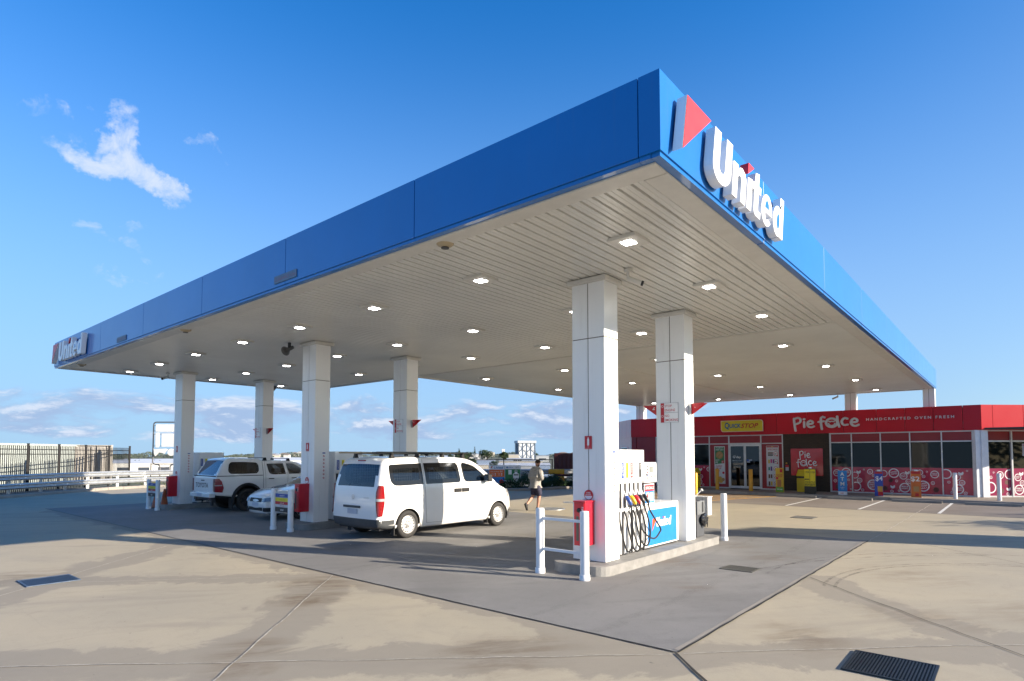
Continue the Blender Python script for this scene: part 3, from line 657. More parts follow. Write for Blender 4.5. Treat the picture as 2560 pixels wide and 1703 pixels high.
# fire cabinets and column signs
def fire_set(x, y, n):
    who = ('nearest', 'second', 'farthest')[n]
    where = ('on the nearest column', 'on the column beside the sedan', 'on the far left column')[n]
    t = thing('fire_extinguisher_cabinet', 'red fire extinguisher cabinet '+where, 'cabinet', (x, y+.33, .46), group='red fire cabinets')
    b = MB(); b.box((-.30, -.115, 0), (-.004, .115, .74)); b.box((-.315, -.125, .735), (0, .125, .76)); b.build('case', red, t, bev=.008)
    b = MB(FX(-.302, 0, 0)); b.prism(rrect(-.10, .02, .10, .72, .01), 0, .012); b.build('door', red, t, bev=.003)
    b = MB(FX(-.315, 0, 0)); b.lathe([(0, .02), (.035, .02), (.042, .0)], 20, M=Matrix.Translation((-.0, .6, 0))); b.build('knob', black, t)
    b = MB(FX(-.3155, 0, 0)); b.prism(rrect(-.055, .08, -.005, .50, .01), 0, .004); b.build('window', mat('cabinet_window', (.13, .13, .11), .15), t)
    b = MB(FX(-.3155, 0, 0)); b.text('FIRE', .045, Matrix.Translation((.05, .66, .003)) @ Matrix.Rotation(-PI/2, 4, 'Z'), 0, al='LEFT'); b.build('lettering', signwhite, t)
    M0 = FX(x-.008, y+.33, 2.22)
    t = thing('extinguisher_sign', 'small red extinguisher sign with white bottle '+where, 'sign', (x-.008, y+.33, 2.22), group='red extinguisher signs')
    b = MB(FX(0, 0, 0)); b.box((-.072, -.115, 0), (.072, .115, .006)); b.build('plate', signred, t)
    b = MB(FX(-.007, 0, 0)); b.prism(rrect(-.02, -.055, .02, .065, .015, 3), 0, .002); b.prism([(-.012, .065), (.012, .065), (.008, .09), (-.008, .09)], 0, .002); b.build('bottle_symbol', signwhite, t)
    b = MB(FX(-.007, 0, 0)); b.text('FIRE', .014, Matrix.Translation((0, -.083, .001)), 0); b.text('EXTINGUISHER', .011, Matrix.Translation((0, -.105, .001)), 0, fit=.12); b.build('lettering', signwhite, t)
    t = thing('round_powder_sign', 'round red and white powder sign above the fire cabinet '+where, 'sign', (x-.008, y+.33, 1.305), group='round powder signs')
    b = MB(FX(0, 0, 0)); b.lathe([(0, .006), (.09, .006), (.09, 0)], 28, sm=False); b.build('plate', signred, t)
    b = MB(FX(-.0065, 0, 0)); b.add([(.078*math.cos(R(a)), .078*math.sin(R(a)), .001) for a in range(190, 351, 16)], [tuple(range(11))]); b.build('white_field', signwhite, t)
    b = MB(FX(-.008, 0, 0)); b.text('A:B(E)', .024, Matrix.Translation((0, .03, .001)), 0, off=.02); b.text('POWDER', .022, Matrix.Translation((0, -.002, .001)), 0, fit=.11, off=.02); b.build('lettering', signwhite, t)
    t = thing('hazard_strip', 'narrow strip of red prohibition symbols '+where, 'sign', (x+.29, y-.004, 1.7), group='prohibition symbol strips')
    b = MB(FY(0, 0, 0)); b.box((-.045, -.375, 0), (.045, .375, .004)); b.build('plate', signwhite, t)
    b = MB(FY(0, -.0045, 0)); b.quad(-.045, .34, .045, .372, 0); b.build('header', signblue, t)
    b = MB(FY(0, -.005, 0))
    for i in range(7):
        z = .275-i*.10; b.ring((0, z, 0), .021, .028, 0, 20); b.add([(-.02, z+.012, .0005), (-.012, z+.02, .0005), (.02, z-.012, .0005), (.012, z-.02, .0005)], [(0, 3, 2, 1)], 0); b.cyl((0, z-.008, 0), (0, z-.008, .0006), .009, n=8, m=1)
    b.build('symbols', [signred, black], t)
for n, (x, y) in enumerate(((9.14, CY[0]), (9.20, CY[1]), (9.26, CY[2]))): fire_set(x, y, n)
def stop_sign(x, y, where):
    t = thing('stop_engine_sign', 'white and red STOP ENGINE, NO SMOKING sign '+where, 'sign', (x-.01, y, 2.925), group='stop engine signs')
    b = MB(FX(0, 0, 0)); b.box((-.205, -.215, 0), (.205, .215, .008)); b.build('plate', mat('sign_edge', (.3, .3, .32), .5), t)
    b = MB(FX(-.0085, 0, 0)); b.quad(-.12, .004, .20, .21); b.quad(-.12, -.21, .20, -.004); b.build('white_field', signwhite, t)
    b = MB(FX(-.0085, 0, 0)); b.quad(-.2, -.21, -.124, .21); b.build('red_field', signred, t)
    b = MB(FX(-.0095, 0, 0))
    for i, s_ in enumerate(('STOP', 'ENGINE', 'NO', 'SMOKING')): b.text(s_, .055, Matrix.Translation((-.105, (.12, .03, -.095, -.185)[i], 0)), 0, al='LEFT', off=.01, xs=.92)
    for z in (.14, -.075): b.ring((-.162, z, 0), .02, .027, 1, 18)
    b.build('lettering', [signred, signwhite], t)
stop_sign(12.42, 5.90, 'on the column behind the hoses'); stop_sign(12.45, CY[1]+.05+.36, 'on the column behind the van'); stop_sign(12.45, CY[2]+.1+.36, 'on the column behind the pickup')
def flag(x, y, num, side, label):
    t = thing('pump_number_flag', label, 'sign', (x, y, 2.99), group='triangular pump number flags'); s_ = side
    b = MB()
    # V of two triangular plates opening to either side, point down at the column
    for k in (-1, 1):
        A = (0, s_*.06, -.125); B_ = (0, s_*.06, .125); Cc = (k*.08, s_*.38, .125)
        n_ = .004*k
        b.add([(A[0], A[1], A[2]), B_, Cc, (A[0]+.001, A[1], A[2]), (B_[0]+.012*k, B_[1], B_[2]), (Cc[0]+.012*k, Cc[1], Cc[2])], [(0, 1, 2), (5, 4, 3), (0, 2, 5, 3), (0, 3, 4, 1), (1, 4, 5, 2)])
    b.build('plates', signred, t)
    M0 = frame((-.018, s_*.15, .02), (-.236*1, -1 if s_ < 0 else 1, 0), (0, 0, 1)) if s_ < 0 else frame((-.02, s_*.15, .02), (.236, -1, 0), (0, 0, 1))
    b = MB(M0); b.text(num, .09, Matrix.Translation((-.0, .01, .012)), 0, off=.03); b.build('number', signwhite, t)
    b = MB(); b.box((-.03, -.004 if s_ > 0 else -.06, -.12), (.03, .06 if s_ > 0 else .004, .12)); b.build('bracket', steel, t)
for n, (x, y) in enumerate(((12.42, CY[0]), (12.45, CY[1]+.05), (12.45, CY[2]+.1))):
    wh = ('nearest island', 'column behind the van', 'column behind the pickup')[n]
    flag(x+.2, y-.003, str(2*n+1), -1, 'red triangular flag numbered %d on the %s' % (2*n+1, wh)); flag(x+.2, y+.668, str(2*n+2), 1, 'red triangular flag on the hidden side of the %s' % wh)

# ------------------------------------------------------------ dispensers
dw = mat('dispenser_white', (.82, .82, .82), .3, var=.02, grime=.05)
FUEL = ((signblue, 'unleaded 91', (.03, .08, .33)), (signyellow, 'unleaded 95', (.85, .5, .02)), (signred, 'premium 98', (.6, .015, .03)), (signwhite, 'premium diesel', (.025, .025, .028)), (black, 'diesel', (.02, .02, .022)))
def dispenser(x, y, label, full=True):
    t = thing('fuel_dispenser', label, 'fuel pump', (x, y, .17), group='white fuel dispensers')
    b = MB(); b.box((0, .05, .02), (.93, .60, 1.93)); b.box((.0, .0, 1.34), (.93, .05, 1.93)); b.box((0, .03, .80), (.93, .05, .86)); b.build('cabinet', dw, t, bev=.012)
    b = MB(); b.box((.02, .07, 0), (.91, .58, .02)); b.build('plinth', darksteel, t)
    b = MB(FY(0, .049, 0))
    for i in range(6): b.box((.012+i*.166*1.07-.0, 0, 0), (.03+i*.166*1.07, .80, .012)) if False else None
    for i in range(5): cx_ = .10+i*.166; b.box((cx_-.035, .86, 0), (cx_+.035, 1.31, .004)); 
    b.build('nozzle_recess', black, t)
    for i in range(5):
        cx_ = .10+i*.166
        b = MB(FY(0, .049, 0)); b.box((cx_+.045, .02, 0), (cx_+.08, .79, .02)); b.build('hose_channel', steel if i % 2 else darksteel, t)
        m_, tx, nc = FUEL[i]
        b = MB(FY(0, -.001, 0)); b.box((cx_-.045, 1.41, 0), (cx_+.04, 1.69, .003)); b.build('fuel_label', m_, t)
        b = MB(FY(0, -.0055, 0)); b.text(tx, .035, Matrix.Translation((cx_-.018, 1.67, 0)) @ Matrix.Rotation(-PI/2, 4, 'Z'), 0, al='LEFT', off=.02); b.build('label_lettering', signwhite if i in (0, 2, 4) else (mat('dull_yellow', (.45, .36, .02), .5) if i == 1 else signred), t)
        # nozzle: spout up into the recess, coloured boot, handle guard
        nm = mat('nozzle_grip_%d' % i, nc, .35)
        b = MB(); b.tube([(cx_-.02, -.02, 1.20), (cx_-.015, -.05, 1.12), (cx_-.005, -.085, 1.05)], [.009, .012, .014], 8, 0)
        sp = b.build('nozzle', alu, t)
        b = MB(); b.tube([(cx_-.01, -.07, 1.09), (cx_+.005, -.105, 1.035), (cx_+.02, -.135, .975), (cx_+.03, -.15, .93)], [.026, .04, .036, .024], 10); b.build('grip_cover', nm, sp, bev=0)
        b = MB(); b.tube([(cx_, -.05, 1.0), (cx_-.01, -.055, .93), (cx_, -.08, .87), (cx_+.02, -.12, .86), (cx_+.03, -.15, .92)], .007, 6); b.build('trigger_guard', black, sp)
        # hose
        lowz = (.16, .10, .13, .16, .26)[i]; right = (.05, .13, .15, .16, .42)[i]
        P = []
        ctrl = [(cx_+.03, -.15, .93), (cx_+.045, -.17, .80), (cx_+.06+right*.35, -.19, .62), (cx_+right, -.20, .42), (cx_+right*.95, -.19, lowz+.08), (cx_+right*.6, -.16, lowz-.02), (cx_+right*.2, -.10, lowz+.04), (cx_-.03, -.04, .45), (cx_-.05, .0, .70), (cx_-.05, .04, .80)]
        if i == 0: ctrl = [(cx_+.03, -.15, .93), (cx_+.05, -.16, .7), (cx_+.06, -.16, .4), (cx_+.05, -.13, .14), (cx_-.0, -.08, .10), (cx_-.06, -.04, .3), (cx_-.07, .02, .6), (cx_-.06, .04, .8)]
        for k in range(len(ctrl)-1):
            p0 = Vector(ctrl[max(0, k-1)]); p1 = Vector(ctrl[k]); p2 = Vector(ctrl[k+1]); p3 = Vector(ctrl[min(len(ctrl)-1, k+2)])
            for q_ in range(5):
                u = q_/5; P.append(.5*((2*p1)+(p2-p0)*u+(2*p0-5*p1+4*p2-p3)*u*u+(3*p1-p0-3*p2+p3)*u**3))
        P.append(Vector(ctrl[-1]))
        b = MB(); b.tube(P, .016, 8); b.build('hose', rubber, t)
    # display head
    b = MB(); b.box((.95, .0, 1.29), (1.46, .50, 1.69)); b.build('display_head', dw, t, bev=.02)
    b = MB(FY(0, -.001, 0)); b.prism(rrect(1.01, 1.335, 1.41, 1.64, .03), 0, .003); b.build('keypad_plate', mat('grey_white', (.7, .7, .71), .4), t)
    b = MB(FY(0, -.005, 0)); b.box((1.13, 1.49, 0), (1.29, 1.61, .002)); b.build('screen', mat('lcd_grey', (.25, .27, .25), .2), t)
    b = MB(FY(0, -.005, 0)); k = random.Random(3)
    for i in range(5): b.box((1.035, 1.37+i*.055, 0), (1.075, 1.40+i*.055, .002), (0, 1, 2, 0, 0)[i])
    b.box((1.35, 1.37, 0), (1.39, 1.46, .002), 0); b.box((1.19, 1.40, 0), (1.24, 1.42, .002), 0); b.cyl((1.02, 1.45, 0), (1.02, 1.45, .012), .018, m=0)
    b.build('buttons', [black, signblue, signred], t)
    b = MB(); b.box((.95, .12, .02), (1.0, .5, 1.29)); b.build('neck', dw, t)
    # poster
    b = MB(FY(0, -.003, 0)); b.quad(.95, .90, 1.32, 1.25, 0, 0); b.quad(.95, 1.13, 1.32, 1.25, .001, 1); b.quad(.99, .93, 1.12, 1.10, .001, 2); b.quad(1.16, .93, 1.28, 1.10, .001, 2); b.quad(1.03, .95, 1.08, 1.08, .002, 1)
    b.text('SPECIALS', .055, Matrix.Translation((1.135, 1.165, .002)), 2, fit=.33, off=.02); b.build('specials_poster', [skyblue, signred, signwhite], t)
    b = MB(); b.box((.94, .002, .88), (1.34, .02, 1.27)); b.build('poster_backing', dw, t)
    # low cabinet with the brand panel
    b = MB(); b.box((.94, .0, .035), (2.44, .60, .87)); b.build('low_cabinet', dw, t, bev=.018)
    b = MB(); b.box((.98, .05, -.0), (2.40, .55, .034)); b.build('low_plinth', darksteel, t)
    b = MB(FY(0, -.002, 0)); b.box((1.05, .07, 0), (2.33, .76, .004)); b.build('brand_panel', skyblue, t)
    b = MB(FY(1.38, -.0065, .41)); glyph_u(b, I4, .185, .003, shear=.18, tri=False, mi_r=1); 
    b2 = MB(FY(1.21, -.0065, .41)); b2.prism([(0, -.07), (.035, .17), (.20, .17)], 0, .003, 0); b2.build('brand_wedge', mat('wedge_orange', (.75, .09, .02), .4), t)
    b.build('brand_lettering', [signwhite, signred, skyblue, signred, signwhite, skyblue], t)
    return t
dispenser(9.83, 5.66, 'white fuel dispenser with five coloured nozzles on the nearest island')
dispenser(9.9, CY[1]+.07, 'white fuel dispenser half hidden behind the white van'); dispenser(9.97, CY[2]+.1, 'white fuel dispenser half hidden behind the white pickup')
# bin beside the second column
t = thing('rubbish_bin', 'dark grey service bin with black bag and raised squeegee on the nearest island', 'bin', (13.12, 5.62, .17))
bg = mat('bin_grey', (.075, .08, .09), .4)
b = MB(); b.box((0, 0, 0), (.42, .42, .80)); b.build('bin_body', bg, t, bev=.02)
b = MB(); b.box((.005, -.012, .50), (.415, 0, .80)); b.build('bin_door', mat('bin_grey_light', (.16, .17, .18), .4), t, bev=.004)
b = MB(FY(.30, -.014, .62)); b.prism(rrect(-.035, -.08, .035, .16, .03), 0, .004); b.build('towel_slot', black, t)
b = MB(); b.tube([(.16, .2, .80), (.30, .12, .93), (.42, .05, 1.04)], .012, 6); b.cyl((.44, .04, 1.02), (.40, .06, 1.06), .02); b.build('squeegee', alu, t)
b = MB(); k = random.Random(5); P = []
for i in range(9):
    a = i/8; row = []
    for j in range(16):
        an = 2*PI*j/16; rr = (.05+.14*math.sin(PI*min(1, a*1.1)))*(1+k.uniform(-.18, .18)); row.append((.30+rr*math.cos(an)*.9, -.03+rr*math.sin(an)*.28-.02, .22+.30*(1-a)+k.uniform(-.01, .01)))
    row.append(row[0]); P.append(row)
b.grid(P, 0, False); b.tube([(.36, -.06, .36), (.43, -.06, .30), (.46, -.05, .20)], [.03, .018, .006], 6); b.build('bin_bag', mat('bag_plastic', (.012, .012, .014), .25), t)
# low white panelled box further back
t = thing('low_white_box', 'low white panelled box seen past the bin', 'box', (19.65, 8.0, 0))
b = MB(); b.box((0, 0, 0), (.35, 1.5, .60)); b.build('panels', mat('grey_white_board', (.5, .52, .55), .6, grime=.2), t, bev=.01)
b = MB()
for i in range(5): b.box((-.006, .18+i*.22, .03), (-.001, .186+i*.22, .57))
b.build('panel_gaps', darksteel, t)
b = MB(); b.box((-.02, -.02, .60), (.37, 1.52, .62)); b.build('capping', wp, t)
bollard(28.1, 12.0, 'tall yellow bollard beside the yellow bin past the nearest pump', .10, 1.15, yellow, 0, False, 'yellow bollards by the shop door')
# cameras and horns under the soffit
def cctv(x, y, rz, label, z=Z0):
    t = thing('security_camera', label, 'camera', (x, y, z), rz, group='soffit security cameras')
    b = MB(); b.cyl((0, 0, 0), (0, 0, -.05), .075, .065); b.cyl((0, 0, -.05), (0, 0, -.13), .022); b.sph((0, 0, -.15), .035); b.build('mount', offwhite, t)
    b = MB(); b.cyl((.02, 0, -.15), (-.22, 0, -.25), .042, n=14); b.build('camera_body', offwhite, t)
    b = MB(); b.cyl((-.215, 0, -.248), (-.245, 0, -.26), .044, n=14); b.build('lens', black, t)
cctv(9.14, 5.07, R(-155-90), 'cream bullet camera hanging beside the top of the nearest column'); cctv(9.05, 24.75, R(20), 'small dark camera beside the top of the far left column')
cctv(34.05, 6.95, R(-80), 'small camera left of the column above the shop sign')
def horn(x, y, rz, label):
    t = thing('horn_speaker', label, 'loudspeaker', (x, y, Z0-.18), rz, group='horn loudspeakers'); hm = mat('horn_grey', (.12, .12, .12), .5)
    b = MB(Matrix.Rotation(R(118), 4, 'Y')); b.lathe([(0, -.16), (.05, -.15), (.055, -.05), (.05, 0), (.075, .09), (.13, .17), (.135, .18), (.12, .17), (.05, .02), (.0, .02)], 20); b.build('horn', hm, t)
    b = MB(); b.box((-.03, -.03, .02), (.03, .03, .18)); b.build('bracket', darksteel, t)
horn(8.85, 15.5, R(200), 'grey horn loudspeaker at the top left of the column beside the sedan'); horn(13.1, 24.6, R(-60), 'dark horn loudspeaker on the column behind the pickup')
# ------------------------------------------------------------ vehicles (local: +x = forward, y = left, z = up; origin on the ground below the rear axle)
carw = mat('car_white', (.80, .80, .79), .22, var=.01, coat=1.0); trim = mat('car_black_trim', (.016, .016, .018), .55, var=.1, spec=.25); dplast = mat('bumper_grey', (.055, .06, .065), .55, var=.1, vs=8)
autogl = glass('car_glass', (.42, .46, .48), 1.3, .015, .55); darkgl = glass('dark_car_glass', (.10, .11, .12), 1.3, .015, .5); tyrem = mat('tyre_rubber', (.025, .024, .023), .8, var=.2, vs=20)
steelw = mat('painted_steel_wheel', (.46, .46, .46), .4, .3, var=.05); alloy = mat('alloy_wheel', (.45, .46, .47), .3, .8, var=.04); lampred = mat('tail_lamp_red', (.26, .004, .006), .12, coat=1, var=.15, vs=30); lampclear = mat('lamp_clear', (.55, .57, .6), .12, .4, coat=1); chrm = chrome
cabin = mat('cabin_dark', (.03, .03, .033), .8)
def pip(x, y, poly):
    c = False; n = len(poly); j = n-1
    for i in range(n):
        a, b = poly[i], poly[j]
        if (a[1] > y) != (b[1] > y) and x < (b[0]-a[0])*(y-a[1])/(b[1]-a[1])+a[0]: c = not c
        j = i
    return c
def smooth(pts, n=6, closed=True, tens=.5):
    """Catmull-Rom through points; a point given as (x, z, 'c') stays a sharp corner"""
    P = [Vector(p[:2]) for p in pts]; cor = [len(p) > 2 for p in pts]; out = []; k = len(P)
    for i in range(k if closed else k-1):
        p1, p2 = P[i], P[(i+1) % k]; p0 = P[i-1] if (closed or i) else p1; p3 = P[(i+2) % k] if (closed or i+2 < k) else p2
        if cor[i]: p0 = p1-(p2-p1)
        if cor[(i+1) % k]: p3 = p2+(p2-p1)
        L = (p2-p1).length; m_ = max(1, min(n, int(L/.045)))
        t1 = (p2-p0)*tens; t2 = (p3-p1)*tens
        if t1.length > L: t1 = t1.normalized()*L
        if t2.length > L: t2 = t2.normalized()*L
        for j in range(m_):
            u = j/m_; out.append(tuple((2*u**3-3*u*u+1)*p1+(u**3-2*u*u+u)*t1+(-2*u**3+3*u*u)*p2+(u**3-u*u)*t2))
    if not closed: out.append(tuple(P[-1]))
    return out
def resample(P, d):
    out = []; n = len(P)
    for i in range(n):
        a = Vector(P[i]); b = Vector(P[(i+1) % n]); k = max(1, round((b-a).length/d))
        for j in range(k): out.append(tuple(a+(b-a)*j/k))
    return out
def vehicle_shell(root, outline, width, holes, windows, r=.09, front=None, rear=None, mats=None, open_bottom=True, screen=(), crown=.02):
    """outline: closed side silhouette (x,z) CCW seen from +y-looking... ; width(x,z) half width;
    windows: name -> polygon cut from the flanks; holes: wheel arch polygons; screen: [(name, x/z test)] for faces of the wrap-around skin"""
    O = resample(outline, .06); n = len(O)
    area = sum(O[i][0]*O[(i+1) % n][1]-O[(i+1) % n][0]*O[i][1] for i in range(n))
    if area < 0: O = O[::-1]
    N = []
    for i in range(n):
        t = Vector(O[(i+1) % n])-Vector(O[i-1]); t.normalize(); N.append(Vector((-t.y, t.x)))
    rr = [r]*n
    I = [tuple(Vector(O[i])+N[i]*rr[i]) for i in range(n)]
    # flank via constrained Delaunay
    pts = list(I); edges = [(i, (i+1) % n) for i in range(n)]
    polys = []
    for nm, P in list(windows.items())+[('hole', h) for h in holes]:
        k0 = len(pts); P = resample(P, .05); pts += [tuple(p) for p in P]; edges += [(k0+i, k0+(i+1) % len(P)) for i in range(len(P))]; polys.append((nm, P))
    xs = [p[0] for p in O]; zs = [p[1] for p in O]; g = .085; x = min(xs)
    while x < max(xs):
        z = min(zs)
        while z < max(zs):
            if pip(x, z, I): pts.append((x+rnd.uniform(-.004, .004), z+rnd.uniform(-.004, .004)))
            z += g
        x += g
    V, E, F, ov, oe, of = delaunay_2d_cdt([Vector(p) for p in pts], edges, [], 0, 1e-5)
    parts = {'body': MB()}
    for nm, P in polys:
        if nm != 'hole': parts.setdefault(nm, MB())
    for nm, _ in screen: parts.setdefault(nm, MB())
    fl = {k: [] for k in parts}
    for f in F:
        cx_ = sum(V[i].x for i in f)/len(f); cz = sum(V[i].y for i in f)/len(f)
        if not pip(cx_, cz, I): continue
        nm = 'body'
        for q_, P in polys:
            if pip(cx_, cz, P): nm = q_
        if nm == 'hole': continue
        fl[nm].append(f)
    for s_ in (1, -1):
        for nm, fs in fl.items():
            if not fs: continue
            tgt = nm if nm == 'body' else nm+'|%d' % s_
            if tgt not in parts: parts[tgt] = MB()
            used = sorted({i for f in fs for i in f}); mp = {v: k for k, v in enumerate(used)}
            vs = [(V[i].x, s_*width(V[i].x, V[i].y), V[i].y) for i in used]
            parts[tgt].add(vs, [tuple(mp[i] for i in (f if s_ < 0 else f[::-1])) for f in fs], 0, True)
    # wrap-around skin
    K = 9; A = 4; rows = []
    for i in range(n):
        w_ = width(*I[i]); row = []; P = Vector(O[i]); nn = N[i]
        for j in range(-K, K+1):
            t = j/K; y = t*(w_-rr[i]); cr = crown*(1-t*t); q_ = P-nn*cr; row.append((q_.x, y, q_.y))
        def corner(s_):
            o = []
            for a in range(1, A+1):
                an = PI/2*a/A; q_ = P+nn*rr[i]*(1-math.cos(an)); o.append((q_.x, s_*(w_-rr[i]+rr[i]*math.sin(an)), q_.y))
            return o
        row = corner(-1)[::-1]+row+corner(1); rows.append(row)
    m_ = len(rows[0]); used = {}
    for i in range(n):
        for j in range(m_-1):
            a, b, c, d = rows[i][j], rows[(i+1) % n][j], rows[(i+1) % n][j+1], rows[i][j+1]
            cx_ = (a[0]+b[0]+c[0]+d[0])/4; cy_ = (a[1]+c[1])/2; cz = (a[2]+b[2]+c[2]+d[2])/4; nm = 'body'
            for q_, test in screen:
                if test(cx_, cy_, cz): nm = q_
            if nm == 'none': continue
            used.setdefault(nm, []).append((i, j))
    for nm, L in used.items():
        mp = {}; vs = []; fs = []
        for (i, j) in L:
            f = []
            for (a, b) in ((i, j), (i, j+1), ((i+1) % n, j+1), ((i+1) % n, j)):
                if (a, b) not in mp: mp[(a, b)] = len(vs); vs.append(rows[a][b])
                f.append(mp[(a, b)])
            fs.append(tuple(f[::-1]))
        parts.setdefault(nm, MB()).add(vs, fs, 0, True)
    out = {}
    for nm, b in parts.items():
        if not b.f or nm == 'none': continue
        mt, name = mats[nm.split('|')[0]]
        o = b.build(name, mt, root)
        bm = bmesh.new(); bm.from_mesh(o.data); bmesh.ops.remove_doubles(bm, verts=bm.verts, dist=.0015)
        bmesh.ops.recalc_face_normals(bm, faces=bm.faces) if nm == 'body' else None
        bm.to_mesh(o.data); bm.free(); out[nm] = o
    return out
def wheel(root, x, y, r, wd, style, mt, side):
    M = Matrix.Translation((x, y, r)) @ Matrix.Rotation(-side*PI/2, 4, 'X')       # local +Z points outwards
    h = wd/2; w_ = thing('wheel', None, None); w_.parent = root
    b = MB(M); b.lathe([(r*.66, h-.015), (r*.72, h-.002), (r*.86, h), (r*.95, h-.012), (r*.985, h-.03), (r, h-.045), (r, -h+.045), (r*.96, -h+.01), (r*.7, -h)], 40); b.build('tyre', tyrem, w_)
    b = MB(M); R0 = r*.66
    if style == 'steel':
        b.lathe([(R0, h-.004), (R0*.97, h-.008), (R0*.93, h-.035), (R0*.88, h-.04), (R0*.80, h-.022), (R0*.62, h-.028), (R0*.45, h-.055), (R0*.36, h-.03), (R0*.20, h-.025), (R0*.15, h-.0), (0, h+.003)], 36)
    else:
        b.lathe([(R0, h-.004), (R0*.95, h-.008), (R0*.93, h-.05)], 36); b.lathe([(R0*.24, h-.03), (R0*.22, h-.012), (0, h-.01)], 20)
        for k in range(5):
            for d_ in (-.13, .13):
                a = 2*PI*k/5+d_; b.box((R0*.15, -.020, h-.045), (R0*.95, .020, h-.02), 0, Matrix.Rotation(a, 4, 'Z'))
    b.build('rim', mt, w_)
    b = MB(M); b.cyl((0, 0, h-.10), (0, 0, h-.06), R0*.93, n=28); b.build('brake_shadow', cabin, w_)
    if style == 'steel':
        b = MB(M)
        for k in range(16): a = 2*PI*k/16; b.cyl((R0*.81*math.cos(a), R0*.81*math.sin(a), h-.024), (R0*.81*math.cos(a), R0*.81*math.sin(a), h-.018), .013, n=8)
        for k in range(6): a = 2*PI*k/6; b.cyl((R0*.36*math.cos(a), R0*.36*math.sin(a), h-.03), (R0*.36*math.cos(a), R0*.36*math.sin(a), h-.022), .013, n=6)
        o = b.build('vent_holes_and_nuts', trim, w_)
def arch(cx_, cz, r, n=18, z0=.1): return [(cx_+r, z0)]+[(cx_+r*math.cos(R(a)), cz+r*math.sin(R(a))) for a in range(-10, 191, 200//n)]+[(cx_-r, z0)]
def wellbox(root, x, yw, r, cz, name='wheel_well', inn=.38):
    for s_ in (1, -1):
        b = MB(); P = [(x+r*math.cos(R(a)), cz+r*math.sin(R(a))) for a in range(-20, 201, 11)]
        b.grid([[(px, s_*(yw-.004), pz) for px, pz in P], [(px, s_*(yw-inn), pz) for px, pz in P]], 0, True)
        b.add([(px, s_*(yw-inn), pz) for px, pz in P], [tuple(range(len(P)))]); b.build(name, cabin, root)
def seats(root, xs, zs, yy=(.38, -.38), h=.62):
    b = MB()
    for x in xs:
        for y in yy:
            b = MB(); b.prism([(-.20, 0), (.30, .02), (.30, .14), (-.08, .16), (-.22, h), (-.34, h), (-.26, .1)], -.23, .23, 0, Matrix.Translation((x, y, zs)) @ Matrix.Rotation(PI/2, 4, 'X'))
            b.sph((x-.30, y, zs+h+.11), .13, 0, 12, sq=(.5, .9, .85)); b.build('seat', cabin, root, bev=.02)
# ============================================================ white van
VX, VY = 9.72, 12.34
t = thing('delivery_van', 'white van with roof racks and grey rear bumper refuelling at the middle island', 'van', (VX, VY, 0)); van = t
def wv(x, z):
    w_ = .955
    if z > 1.05: w_ -= .16*((z-1.05)/.85)**1.5
    if z < .5: w_ -= .05*((.5-z)/.3)
    if x > 3.3: w_ -= .36*((x-3.3)/.85)**2.2
    if x < -.6: w_ -= .07*((-.6-x)/.3)**2
    return w_
out = smooth([(-.86, .30, 'c'), (-.90, .50), (-.88, 1.05), (-.84, 1.30), (-.72, 1.72), (-.63, 1.86), (-.45, 1.925), (.3, 1.95), (1.4, 1.95), (2.1, 1.91), (2.5, 1.78), (3.10, 1.36), (3.35, 1.17), (3.75, 1.02), (4.02, .84), (4.13, .62), (4.14, .40), (4.06, .22, 'c'), (3.6, .20), (2.0, .21), (.5, .21), (-.5, .25)], 8)
WIN = {'win_rear': smooth([(-.53, 1.74), (-.48, 1.77), (.48, 1.80, 'c'), (.50, 1.28, 'c'), (-.38, 1.275), (-.52, 1.40)], 6),
       'win_mid': smooth([(.56, 1.80, 'c'), (1.68, 1.80), (1.74, 1.74), (1.79, 1.33), (1.74, 1.285), (.58, 1.28, 'c')], 6),
       'win_front': smooth([(1.90, 1.76), (2.10, 1.76), (2.38, 1.67), (2.78, 1.38), (2.86, 1.30, 'c'), (2.02, 1.30), (1.93, 1.38)], 6)}
WIN['bs'] = [(-.78, .36), (-.42, .36), (-.42, .475), (-.78, .475)]
MM = {'body': (carw, 'body'), 'bs': (dplast, 'bumper_corner'), 'win_rear': (autogl, 'rear_side_window'), 'win_mid': (autogl, 'sliding_door_window'), 'win_front': (autogl, 'front_door_window'), 'wind': (autogl, 'windscreen'), 'back': (autogl, 'rear_window'), 'bump': (dplast, 'rear_bumper'), 'bumpf': (dplast, 'front_bumper')}
sc = [('wind', lambda x, y, z: x > 2.2 and 1.24 < z < 1.80 and abs(y) < .80 and x > 2.38), ('back', lambda x, y, z: x < -.6 and 1.25 < z < 1.79 and abs(y) < .745), ('bump', lambda x, y, z: x < -.42 and z < .48), ('bumpf', lambda x, y, z: x > 3.9 and z < .46)]
vehicle_shell(t, out, wv, [arch(0, .33, .385), arch(3.28, .33, .385)], WIN, .10, mats=MM, screen=sc, crown=.03)
